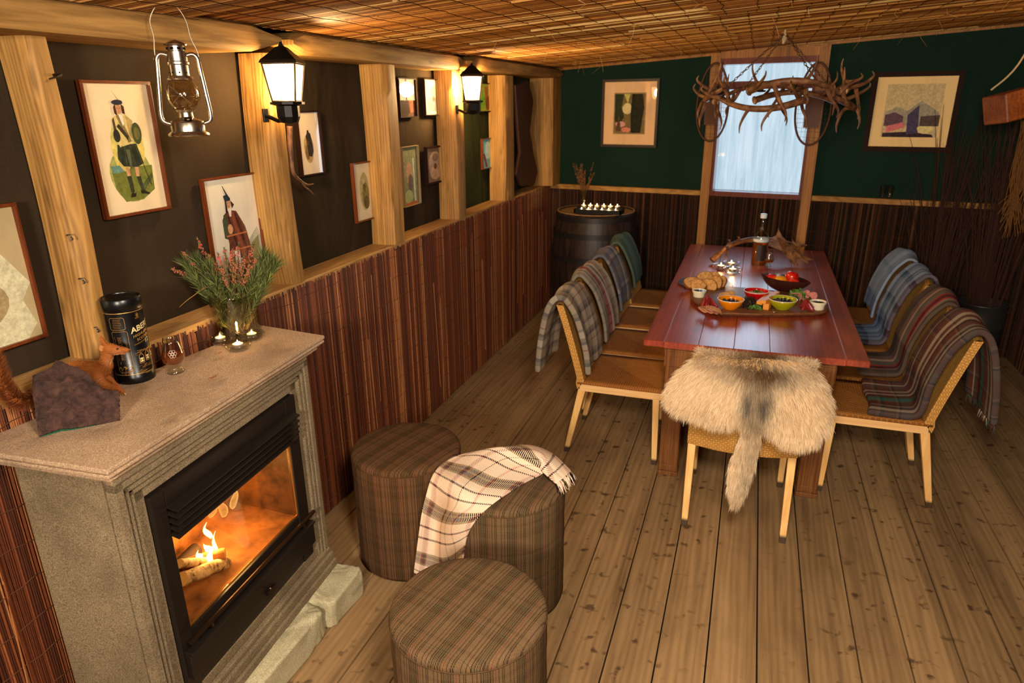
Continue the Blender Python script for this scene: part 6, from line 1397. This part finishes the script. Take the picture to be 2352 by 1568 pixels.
o_ = mb.build('herb_garnish', [M_herb]); o_.location = (c_[0], c_[1], c_[2]+.045); tag(o_, 'green herb garnish on the dip in the red bowl', 'herbs')
t, c_ = bowl(1796, 713, .076, .058, M_gr, 'lime green glazed bowl of dark olives on the serving board', rim=M_rim); filling(t, c_, .058, .043, M_olive, 'olive', 'shiny dark olive in the lime green bowl', 18, .0085, 'olives in the lime bowl', 'olive')
t, c_ = bowl(1604, 684, .042, .040, M_wh, 'white ramekin of chutney at the wall end of the serving board', foot=.75, nm='ramekin', grp='white ramekins'); filling(t, c_, .034, .035, M_chut, 'chutney', 'dark chutney heaped in the ramekin next to the bread plate', 1, 0)
t, c_ = bowl(1878, 713, .045, .044, M_wh, 'white ramekin of relish at the dark right end of the serving board', foot=.75, nm='ramekin', grp='white ramekins'); filling(t, c_, .036, .037, M_chut, 'relish', 'dark relish in the ramekin at the right end of the board', 1, 0)
M_sal = plain('salami', srgb(140, 34, 34), .35, .5); M_ham = plain('sliced_chicken', srgb(200, 138, 96), .5); M_rose = plain('pink_meat', srgb(206, 128, 116), .45); M_chd = plain('cheddar', srgb(232, 150, 58), .45); M_leaf = plain('dark_lettuce', srgb(44, 28, 20), .5); M_lgreen = plain('lettuce_green', srgb(96, 140, 54), .45)
def folded(px, py, z, r, mat_, lab, rx, rz, grp=None, fold=.7, nm='salami_slice'):
    c_ = at_z(px, py, z); mb = MB(); rows = []
    for i in range(7):
        q = i/6; rows.append([(r*q*math.cos(a_), r*q*math.sin(a_)*1., .45*r*q*math.sin(a_*2.+rz)*fold+abs(r*q*math.cos(a_))*.75*fold-.2*r*q) for a_ in np.linspace(0, 2*math.pi, 23)])
    rows[0] = [(0.0001*math.cos(a_), .0001*math.sin(a_), 0) for a_ in np.linspace(0, 2*math.pi, 23)]
    mb.grid(rows); o_ = mb.build(nm, [mat_], smooth=True, mods=[SOL(.002)]); o_.location = (c_[0], c_[1], z+.014); o_.rotation_euler = (rx, 0, rz); tag(o_, lab, 'meat', grp)
def ruffle(px, py, z, s, mat_, lab, rz, grp, lean=.5):
    c_ = at_z(px, py, z); o_ = None; mb = MB(); rows = []
    for i in range(6):
        q = i/5; rows.append([(s*q*math.sin(a_)*1.1, s*.42*q*math.sin(a_*7+rz*3)+(1-q)*s*lean, s*(1-q*math.cos(a_)*1.0)) for a_ in np.linspace(-.62, .62, 15)])
    mb.grid(rows); o_ = mb.build('salami_slice', [mat_], smooth=True, mods=[SOL(.0022)]); o_.location = (c_[0], c_[1], z+.002); o_.rotation_euler = (0, 0, rz); tag(o_, lab, 'meat', grp)
for k, (px, py, z, rx, rz) in enumerate(((1618, 700, .018, .9, .4), (1628, 696, .028, 1.0, .9), (1638, 700, .014, .8, 1.5), (1622, 692, .045, 1.1, .2))): ruffle(px, py+6, ZB+z*.3, .050, M_sal, 'folded dark red salami slice next to the wall-end ramekin', rz*.7-.3, 'salami next to the wall-end ramekin', .3+.12*k)
for k, (px, py, z, rx, rz) in enumerate(((1845, 706, .016, .9, -.4), (1855, 702, .028, 1.0, .3), (1862, 708, .012, .8, 1.), (1850, 700, .042, 1.2, -.1))): ruffle(px, py+6, ZB+z*.3, .046, M_sal, 'folded dark red salami slice next to the right-end ramekin', rz, 'salami next to the right-end ramekin', .3+.12*k)
for k in range(4): folded(1618+k*9, 713+k*2.0, ZB+.001+k*.002, .036, M_ham, 'thin pale slice fanned along the front edge of the board', .25, .5*k, 'pale slices at the board front', .35, 'meat_slice')
for k, (px, py) in enumerate(((1845, 683), (1862, 688), (1830, 684))): folded(px, py, ZB+.012, .034, M_rose, 'pink meat slice behind the right-end salami', .7, .8*k, 'pink slices behind the salami', .8, 'meat_slice')
for k, (px, py) in enumerate(((1663, 684), (1676, 682))): folded(px, py, ZB+.014, .032, M_humm, 'pale cheese slice behind the orange bowl', .6, .8*k, 'pale slices behind the orange bowl', .5, 'cheese_slice')
def leafy(px, py, r, h, n, mats, lab, nm, s=.018, cat='salad'):
    c_ = at_z(px, py, ZB); mb = MB()
    for k in range(n):
        a_ = rnd(0, 6.28); q = r*math.sqrt(random.random()); z = h*(1-(q/r)**2)*random.random()**.5; p = Vector((q*math.cos(a_)*1.35, q*math.sin(a_)*.8, z+.003)); d_ = Vector((rnd(-1, 1), rnd(-1, 1), rnd(0, 1.1))).normalized(); t_ = d_.cross(Vector((rnd(-1, 1), rnd(-1, 1), rnd(-1, 1)))).normalized(); w_ = s*rnd(.4, .8); l = s*rnd(.8, 1.4); nn = d_.cross(t_)
        mb.add([p, p+d_*l*.4+t_*w_*.5+nn*.003, p+d_*l*.8+t_*w_*.4-nn*.003, p+d_*l, p+d_*l*.8-t_*w_*.4+nn*.003, p+d_*l*.4-t_*w_*.5-nn*.003], [(0, 1, 2, 3, 4, 5)], m=random.randrange(len(mats)))
    o_ = mb.build(nm, mats); o_.location = tuple(c_); tag(o_, lab, cat, kind='stuff')
leafy(1715, 704, .060, .045, 320, [M_leaf, M_leaf, plain('dark_leaf2', srgb(62, 44, 24), .5)], 'heap of dark red lettuce in the middle of the board', 'salad_leaves', cat='lettuce')
leafy(1733, 711, .025, .02, 60, [M_lgreen, M_herb], 'small sprig of green leaf next to the cheddar sticks', 'green_leaves', .014, 'leaf')
leafy(1832, 688, .035, .055, 120, [M_lgreen, M_herb], 'fresh green leaves standing behind the lime bowl', 'green_leaves', .022, 'leaf')
for k, (a_, b_, h_) in enumerate((((1742, 710), (1772, 686), .016), ((1750, 712), (1783, 690), .016), ((1758, 712), (1764, 706), .032))):
    A_, B_ = at_z(*a_, ZB), at_z(*b_, ZB); d_ = Vector(B_-A_); s_ = Vector((-d_.y, d_.x, 0)).normalized()*.016; mb = MB(); z1 = h_+.004
    P4 = [Vector(A_)-s_, Vector(A_)+s_, Vector(B_)+s_, Vector(B_)-s_]; mb.prism([tuple(p) for p in P4], (0, 0, z1)); o_ = mb.build('cheese_stick', [M_chd], mods=[BEV(.003)]); tag(o_, ['long orange cheese stick nearest the dark lettuce', 'orange cheese stick lying closest to the lime bowl', 'short upright orange cheese wedge at the front of the board'][k], 'cheese')
    o_.location = (0, 0, .026+.010*(k == 1) if k < 2 else .0005)
# teaspoon
mb = MB(); a_, b_ = Vector(at_z(1778, 716, ZB+.004)), Vector(at_z(1770, 706, ZB+.010)); mb.ball(a_, .012, 8, sc_=(1.3, .8, .3)); mb.tube([a_, a_.lerp(b_, .5)+Vector((0, 0, .002)), b_], .0018, 6); tag(mb.build('teaspoon', [M_chrome], smooth=True), 'small silver spoon beside the lime green bowl', 'spoon')
# bread plate
pc_ = ztab(1620, 653); M_slate = plain('slate_plate', srgb(34, 44, 52), .35, .6)
mb = MB(); mb.lathe([(0, 0), (.150, 0), (.168, .003), (.172, .009), (.170, .011), (.15, .010), (0, .010)], 56); o_ = mb.build('slate_plate', [M_slate], smooth='auto'); o_.location = tuple(pc_); tag(o_, 'round dark slate plate holding slices of bread', 'plate')
g = G('bread_crumb', .85, .1); n = g.noise(g.obj(), 70, 4, .7); g.set('Base Color', g.ramp(n, [(.3, srgb(150, 96, 48)), (.6, srgb(214, 160, 96))])); g.bump(n, .6, .004); M_bread = g.m; M_crust = plain('crust', srgb(140, 84, 40), .7)
blabs = ['torn bread chunk at the left edge of the slate plate', 'torn bread chunk leaning forward on the slate plate', 'rear bread slice standing on the slate plate', 'round front bread slice on the slate plate', 'middle leaning bread slice on the slate plate', 'bread slice at the right end of the row on the slate plate', 'tall bread slice at the back of the slate plate']
for k, (px, py, sz, rx, rz, th_) in enumerate(((1587, 661, .052, 1.0, .5, .03), (1603, 668, .050, .9, -.3, .03), (1618, 655, .062, 1.2, .2, .018), (1626, 668, .056, 1.1, -.2, .018), (1643, 662, .056, 1.1, -.7, .016), (1654, 660, .052, 1.15, -.8, .016), (1633, 652, .060, 1.25, -.1, .018))):
    c_ = at_z(px, py, TT+.011); t = thing('bread_slice', blabs[k], 'bread', (c_[0], c_[1], TT+.011+sz*.62), 'bread on the slate plate', rz); t.rotation_euler = (rx, 0, rz)
    ol2 = [(sz*(.95+.10*math.sin(3*a_+k))*math.cos(a_), sz*.82*(.95+.10*math.cos(2*a_+k*2))*math.sin(a_)) for a_ in np.linspace(0, 2*math.pi, 21)[:-1]]
    mb = MB(); mb.prism([(x, y, -th_/2) for x, y in ol2], (0, 0, th_)); mb.build('crumb', [M_bread], t, mods=[BEV(.004)])
    mb = MB(); mb.grid([[(x*1.015, y*1.015, -th_*.42) for x, y in ol2], [(x*1.03, y*1.03, 0) for x, y in ol2], [(x*1.015, y*1.015, th_*.42) for x, y in ol2]], closed=True); mb.build('crust', [M_crust], t, smooth=True)
# boat shaped bowl with apples
e0, e1 = at_z(1750, 629, TT+.085), at_z(1858, 649, TT+.085); bm = (Vector(e0)+Vector(e1))/2; bd = Vector(e1)-Vector(e0); bl_ = bd.length/2+.01; bd.normalize(); bs = Vector((-bd.y, bd.x, 0))
t = thing('boat_bowl', 'long dark wooden boat-shaped bowl holding apples', 'bowl', (bm.x, bm.y, TT)); mb = MB(); rows = []
for s_, off in ((1, 0), (-1, .008)):
    R_ = []
    for i in range(15):
        u = lerp(-1, 1, i/14); w_ = .085*(1-abs(u)**2.2)+.0; zz = .088+.0*abs(u); zb_ = .0+.080*abs(u)**2.2
        R_.append([tuple(bd*(bl_*u)*(1 if off == 0 else .97)+bs*(max(w_-off, .001)*math.sin(q))+Vector((0, 0, zz-(zz-zb_-off)*math.cos(q)**1.0))) for q in np.linspace(-math.pi/2, math.pi/2, 11)])
    mb.grid(R_ if s_ > 0 else [r_[::-1] for r_ in R_])
mb.build('body', [plain('dark_bowl_wood', srgb(60, 26, 20), .28, .6)], t, smooth=True)
g = G('apple_skin', .18, .5); n = g.noise(g.obj(), 18, 3, .5); g.set('Base Color', g.ramp(n, [(.4, srgb(196, 14, 18)), (.62, srgb(214, 60, 30)), (.8, srgb(228, 150, 40))])); M_apr = g.m
g = G('apple_skin_gold', .18, .5); n = g.noise(g.obj(), 18, 3, .5); g.set('Base Color', g.ramp(n, [(.35, srgb(226, 160, 30)), (.7, srgb(220, 90, 30))])); M_apg = g.m
for k, (u, v, z, m_, lab) in enumerate(((-.075, -.015, .062, M_apr, 'red apple at the wall end of the boat bowl'), (-.012, -.028, .066, M_apg, 'golden yellow apple in the middle of the boat bowl'), (.028, .03, .088, M_apr, 'dark red apple at the back, highest of the four apples'), (.066, -.02, .060, M_apr, 'orange-red apple at the right end of the boat bowl'))):
    c_ = bm+bd*u+bs*v; t = thing('apple', lab, 'apple', (c_.x, c_.y, TT+z), 'apples in the boat bowl'); r = .041; t.rotation_euler = (.3*k-.3, .2, k)
    mb = MB(); mb.lathe([(.0005, -r*.78), (r*.3, -r*.86), (r*.62, -r*.72), (r*.92, -r*.25), (r, r*.1), (r*.93, r*.5), (r*.66, r*.82), (r*.35, r*.88), (r*.12, r*.74), (.0005, r*.68)], 24); mb.build('flesh', [m_], t, smooth=True)
    mb = MB(); mb.tube([(0, 0, r*.65), (.002, 0, r*.9), (.005, .001, r*1.12)], [.0014, .001, .0014], 6); mb.build('stem', [M_stem], t)
# tealights on the table
for px, py, w_ in ((1655, 619, 'lit tealight on the table nearest the antler foot'), (1682, 627, 'front lit tealight of the pair beside the bread plate'), (1679, 613, 'rear lit tealight of the pair beside the bread plate')):
    tealight(tuple(ztab(px, py)), w_, True, 1.1, 'tealights on the dining table', .5, w_.replace('lit tealight', 'glass candle dish').replace('of the pair', 'of the dish pair'))
# bottle
b_ = ztab(1742, 607); t = thing('whisky_bottle', 'clear bottle of amber whisky with white cap at the far half of the table', 'bottle', tuple(b_)); r = .054
mb = MB(); mb.lathe([(0, 0), (r*.96, 0), (r, .006), (r, .19), (r*.92, .215), (r*.55, .235), (r*.36, .25), (r*.34, .325), (r*.38, .328), (r*.38, .340)], 36); mb.build('body', [M_gl], t, smooth=True)
mb = MB(); mb.lathe([(0, .008), (r*.93, .008), (r*.93, .165), (0, .165)], 32); mb.build('whisky', [M_whisky.m], t, smooth='auto')
mb = MB(); mb.lathe([(r*.40, .335), (r*.42, .338), (r*.42, .362), (r*.3, .366), (0, .366)], 24); mb.build('cap', [plain('white_cap', srgb(214, 226, 232), .3)], t, smooth='auto')
mb = MB(); mb.lathe([(r*1.005, .170), (r*1.012, .172), (r*1.012, .188), (r*1.0, .190)], 36); mb.build('shoulder_band', [plain('pale_band', srgb(190, 204, 210), .4)], t, smooth='auto')
mb = MB(); cdr = math.atan2(-b_[1], -b_[0]); rows = [[((r*1.006)*math.cos(cdr+a_), (r*1.006)*math.sin(cdr+a_), z) for a_ in np.linspace(-.5, .9, 13)] for z in (.035, .15)]; mb.grid(rows); mb.build('label', [plain('dark_label', srgb(40, 26, 24), .5)], t, smooth=True)
# glass beside it
b_ = ztab(1764, 612); t = thing('whisky_glass', 'tulip nosing glass with a dram beside the bottle on the table', 'glass', tuple(b_))
pr_ = [(0, .0), (.021, .0), (.0215, .006), (.015, .012), (.012, .018), (.015, .023), (.024, .030), (.0335, .042), (.036, .052), (.0345, .064), (.028, .080), (.024, .098), (.023, .118), (.022, .118), (.0265, .080), (.033, .064), (.034, .052), (.032, .043), (.022, .032), (0, .028)]
mb = MB(); mb.lathe(pr_, 28); mb.build('bowl', [M_gl], t, smooth=True); mb = MB(); mb.lathe([(0, .029), (.0215, .033), (.031, .043), (.0335, .050), (0, .050)], 28); mb.build('whisky', [M_whisky.m], t, smooth='auto')
# fallow antler
fa = thing('fallow_antler', 'broad palmate fallow deer antler lying behind the bottle on the table', 'antler', tuple(ztab(1740, 590)))
ap = lambda px, py, y=5.25: Vector(tuple(at_y(px, py, y)))
lift = lambda v: Vector((v.x, v.y, max(v.z, TT+.014)))
mb = MB(); antler(mb, [lift(ap(1636, 598, 5.08)), lift(ap(1655, 580, 5.12)), ap(1680, 562, 5.18), ap(1712, 552, 5.25), ap(1745, 550, 5.3), ap(1790, 555, 5.3)], [.026, .018, .017, .018, .022, .024], [(.22, [ap(1670, 566, 5.1), ap(1668, 585, 5.02), lift(ap(1668, 600, 4.98))], .013), (.26, [ap(1676, 556, 5.2), ap(1672, 550, 5.22)], .012), (.44, [ap(1698, 548, 5.22), ap(1694, 543, 5.22)], .012)], 12)
b0 = mb.v[:]; mb.build('beam', [M_ant], fa, world=True, smooth=True)
palm = [(1770, 548), (1782, 541), (1788, 524), (1796, 540), (1806, 552), (1820, 556), (1818, 548), (1829, 559), (1856, 562), (1834, 572), (1842, 585), (1869, 596), (1855, 597), (1858, 606), (1838, 596), (1828, 600), (1833, 620), (1822, 614), (1808, 592), (1795, 576), (1775, 568), (1760, 562)]
pyl = lambda px, py: 5.30-.16*max(0, (py-560)/60)
rows_f, rows_b = [], []
f_ = [lift(ap(px, py, pyl(px, py))) for px, py in palm]; mb = MB(); cc = sum(f_, Vector())/len(f_)
mb.prism([tuple(p-Vector((0, .011, 0))) for p in f_], (0, .022, 0))
mb.build('palm', [M_ant], fa, world=True, mods=[BEV(.005)])
# ================================================================== BARREL
BX, BY = -1.27, 5.93
t = thing('whisky_barrel', 'dark oak barrel in the corner with candles on its lid', 'barrel', (BX, BY, 0))
g = G('barrel_oak', .45, .4); o = g.obj(); a_ = g.n('ShaderNodeMath', {0: g.xyz(o)[1], 1: g.xyz(o)[0]}, operation='ARCTAN2').outputs[0]
sv = g.ma('FRACT', g.ma('MULTIPLY', a_, 3.82)); n = g.noise(g.map(o, (6, 6, .7)), 5, 4, .6); c = g.ramp(n, [(.3, srgb(20, 14, 11)), (.7, srgb(62, 44, 34))]); c = g.mix(g.ramp(sv, [(0, .9), (.05, 0), (.95, 0), (1, .9)]), c, (.004, .003, .002)); g.set('Base Color', c); g.bump(n, .3, .004)
BHt = 1.0; pr = [(.30, 0)]+[(.335+.055*math.sin(math.pi*z), z*BHt) for z in np.linspace(.02, 1, 14)]+[(.320, BHt), (.318, BHt-.025)]
mb = MB(); mb.lathe(pr, 64); mb.build('staves', [g.m], t, smooth=True)
mb = MB(); mb.lathe([(0, BHt-.012), (.32, BHt-.012)], 48); mb.lathe([(.322, BHt-.02), (.322, BHt+.001), (.337, BHt+.002), (.340, BHt-.004)], 64); mb.build('lid', [wood('barrel_lid', srgb(120, 84, 50), srgb(186, 144, 98), 'x', 2, .5, False, .4)], t, smooth='auto')
for z in (.08, .22, .62, .82, .955):
    r_ = .337+.055*math.sin(math.pi*z); mb = MB(); mb.lathe([(r_+.001, z-.022), (r_+.005, z-.021), (r_+.005, z+.021), (r_+.001, z+.022)], 64); mb.build('hoop', [plain('barrel_hoop', srgb(70, 66, 64), .4, .5, .8)], t, smooth='auto')
tray_c = at_z(1375, 490, BHt); tray = thing('candle_tray', 'black wooden tray of lit tealights on the barrel', 'tray', (tray_c[0], tray_c[1]+.02, BHt+.003))
mb = MB(); mb.box((0, 0, .006), (.40, .17, .012)); mb.box((0, .04, .022), (.376, .078, .030)); 
for a_, b_, c_, d_ in ((0, .08, .40, .012), (0, -.08, .40, .012), (.194, 0, .012, .172), (-.194, 0, .012, .172)): mb.box((a_, b_, .018), (c_, d_, .036))
mb.build('tray', [plain('black_tray', srgb(18, 14, 12), .4)], tray)
TL = []
for r0 in range(2):
    for c0 in range(6): TL.append((tray_c[0]-.145+.058*c0, tray_c[1]+.02-.036+.076*r0+.006*(c0 % 2), r0))
for k, (x, y, r0) in enumerate(TL): tealight((x, y, BHt+.0155+.025*r0), 'lit tealight in the black tray on the barrel', False, 1.15, 'tealights in the barrel tray', .45 if k % 3 == 1 else 0)
# little vase with heather on the barrel
v_ = at_z(1338, 474, BHt); t = thing('glass_vase', 'small clear glass vase at the back of the barrel', 'vase', (v_[0], v_[1]+.05, BHt+.003)); mb = MB(); mb.lathe([(0, 0), (.038, 0), (.04, .01), (.04, .14), (.038, .14), (.037, .01), (0, .01)], 24); mb.build('body', [M_gl], t, smooth=True)
hb = thing('heather_bouquet', 'small rusty brown heather bunch in the vase on the barrel', 'flowers', (v_[0], v_[1]+.05, BHt+.003)); bq_ = hb
for k in range(14):
    a_ = rnd(0, 6.28); q = rnd(.02, .12); sprig_heather([(0, 0, .02), (q*.3*math.cos(a_), q*.3*math.sin(a_), .14), (q*math.cos(a_), q*math.sin(a_), rnd(.24, .40))], 60, .008, .1)
# ================================================================== RIGHT HAND CORNER
M_galv = G('galvanised', .4, .5, .8, srgb(92, 92, 88)).m
M_twig = plain('dark_twig', srgb(58, 32, 22), .7)
for k, (bx, by, lab) in enumerate(((1.335, 5.62, 'galvanised bucket of tall dark twigs behind the farthest right chairs'), (1.60, 5.40, 'galvanised bucket of tall dark twigs in the corner at the dark right wall'))):
    t = thing('metal_bucket', lab.replace(' of tall dark twigs', ''), 'bucket', (bx, by, .001)); mb = MB(); mb.lathe([(0, 0), (.115, 0), (.12, .01), (.135, .20), (.139, .205), (.135, .21), (.145, .38), (.149, .385), (.145, .39), (.155, .545), (.161, .55), (.159, .557), (.151, .545), (.115, .012), (0, .010)], 40); mb.build('body', [M_galv], t, smooth=True)
    mb = MB(); mb.tube([(.155*math.cos(a_), .155*math.sin(a_)*.4-.06, .53-.12*math.sin(a_)) for a_ in np.linspace(0, math.pi, 14)], .003, 6); mb.build('handle', [M_galv], t)
    mb = MB()
    for q in range(80):
        a_ = rnd(0, 6.28); r0 = rnd(0, .06); d0 = rnd(0, .35); L = rnd(1.35, 1.95) if k else rnd(1.2, 1.85); lean = Vector((math.cos(a_)*d0, math.sin(a_)*d0*.45-.05, 0)); base_ = Vector((r0*math.cos(a_), r0*math.sin(a_), .015))
        top_ = base_+lean+Vector((0, 0, L)); top_.x = min(top_.x, 1.93-bx); top_.y = min(top_.y, bwy(bx+top_.x)-.08-by); P4 = crom([base_, base_+lean*.25+Vector((0, 0, L*.4)), base_+lean*.55+Vector((rnd(-.02, .02), 0, L*.75)), top_], 3); mb.tube(P4, [lerp(.0045, .0012, i/(len(P4)-1)) for i in range(len(P4))], 5)
        for s_ in range(random.randrange(3)):
            i = random.randrange(4, 8); p = P4[i]; d_ = Vector((rnd(-.08, .08), rnd(-.04, .04), rnd(.12, .3))); mb.tube([p, p+d_*.5+Vector((0, 0, .02)), p+d_], [.002, .0015, .0008], 4)
    o_ = mb.build('twig_bunch', [M_twig]); o_.location = (bx, by, .012); tag(o_, 'tall bunch of dark bare twigs in the %s bucket' % ('left' if k == 0 else 'corner'), 'twigs', 'twig bunches')
# straw bundle
mb = MB(); M_straw = plain('pale_straw', srgb(110, 72, 34), .7, .1); top_ = Vector(tuple(at_y(2350, 300, 4.9)))
for q in range(60):
    a_, b_, c_ = at_y(2356+rnd(-6, 30), 290+rnd(-20, 10), 4.9), at_y(2332+rnd(-10, 40), 400+rnd(-10, 10), 4.9), at_y(2300+rnd(-6, 60), 520+rnd(-50, 30), 4.9); yo = rnd(-.04, .04)
    mb.tube(crom([Vector(a_)+Vector((0, yo, 0)), Vector(b_)+Vector((0, yo, 0)), Vector(c_)+Vector((0, yo, 0))], 4), .0022, 4)
tag(mb.build('straw_bundle', [M_straw]), 'hanging bundle of long pale dried stalks at the right edge', 'dried grass')
# hanging box
hb_ = at_y(2318, 240, 4.6); t = thing('hanging_crate', 'orange brown box hanging on a rope at the upper right edge', 'box', tuple(hb_)); mb = MB(); Rz = Matrix.Rotation(-.25, 3, 'Y')@Matrix.Rotation(.5, 3, 'Z')
mb.box((.03, 0, 0), (.26, .16, .15), rot=Rz, bev=.006); mb.build('box', [wood('crate_wood', srgb(90, 42, 16), srgb(156, 84, 34), 'x', 2.5, .5, True, .4)], t)
mb = MB(); mb.tube(crom([(-.10, .0, .075), (.0, .0, .20), (.09, 0, cz(hb_[0]+.09, 4.6)-hb_[2]-.02)], 6), .005, 6); mb.tube(crom([(.16, .0, .09), (.13, .0, .20), (.09, 0, cz(hb_[0]+.09, 4.6)-hb_[2]-.02)], 6), .005, 6); mb.build('rope', [plain('pale_rope', srgb(180, 156, 120), .8)], t)
# two small glasses on the end rail
for px, nm_ in ((2026, 'left of the pair, on the end rail under the townscape picture'), (2042, 'right of the pair, on the end rail under the townscape picture')):
    w_, z_ = bw(px, 452); p = BP(w_, 1.1665, -.038); t = thing('small_glass', 'small clear glass, '+nm_, 'glass', p, 'glasses on the end rail'); mb = MB(); mb.lathe([(0, 0), (.017, 0), (.019, .01), (.024, .10), (.0225, .10), (.017, .012), (0, .01)], 20); mb.build('body', [M_gl], t, smooth=True)
# bark slab at the far left corner
mb = MB(); P_ = [at_x(px, py, -1.80) for px, py in ((1184, 195), (1215, 185), (1226, 230), (1218, 300), (1226, 350), (1236, 395), (1228, 425), (1200, 428), (1186, 400), (1196, 350), (1190, 280))]
mb.prism([tuple(p) for p in P_], (-.03, 0, 0)); tag(mb.build('bark_plank', [plain('dark_bark_wood', srgb(64, 36, 20), .7)], mods=[BEV(.008)]), 'dark wavy-edged bark plank leaning on the ledge near the corner post', 'plank')
# nails and hook on the near posts
for px, py, lab in ((153, 540, 'upper bent nail in the near post'), (181, 640, 'middle bent nail in the near post'), (214, 752, 'lower bent nail in the near post')):
    p = Vector(tuple(at_x(px, py, -1.835))); mb = MB(); mb.tube([p, p+Vector((.012, 0, .002)), p+Vector((.016, .002, -.008))], [.0022, .0022, .0020], 6); mb.ball(p+Vector((.016, .002, -.010)), .0045, 6, sc_=(.5, 1, 1)); tag(mb.build('bent_nail', [M_galv], smooth=True), lab, 'nail', 'nails in the near post')
p = Vector(tuple(at_x(140, 172, -1.80))); mb = MB(); mb.tube([p+Vector((-.03, .0, .0)), p, p+Vector((.02, -.03, -.006)), p+Vector((.03, -.06, -.012))], [.004, .004, .003, .002], 6); tag(mb.build('iron_hook', [M_black]), 'dark iron spike driven into the near post by the tall print', 'hook')
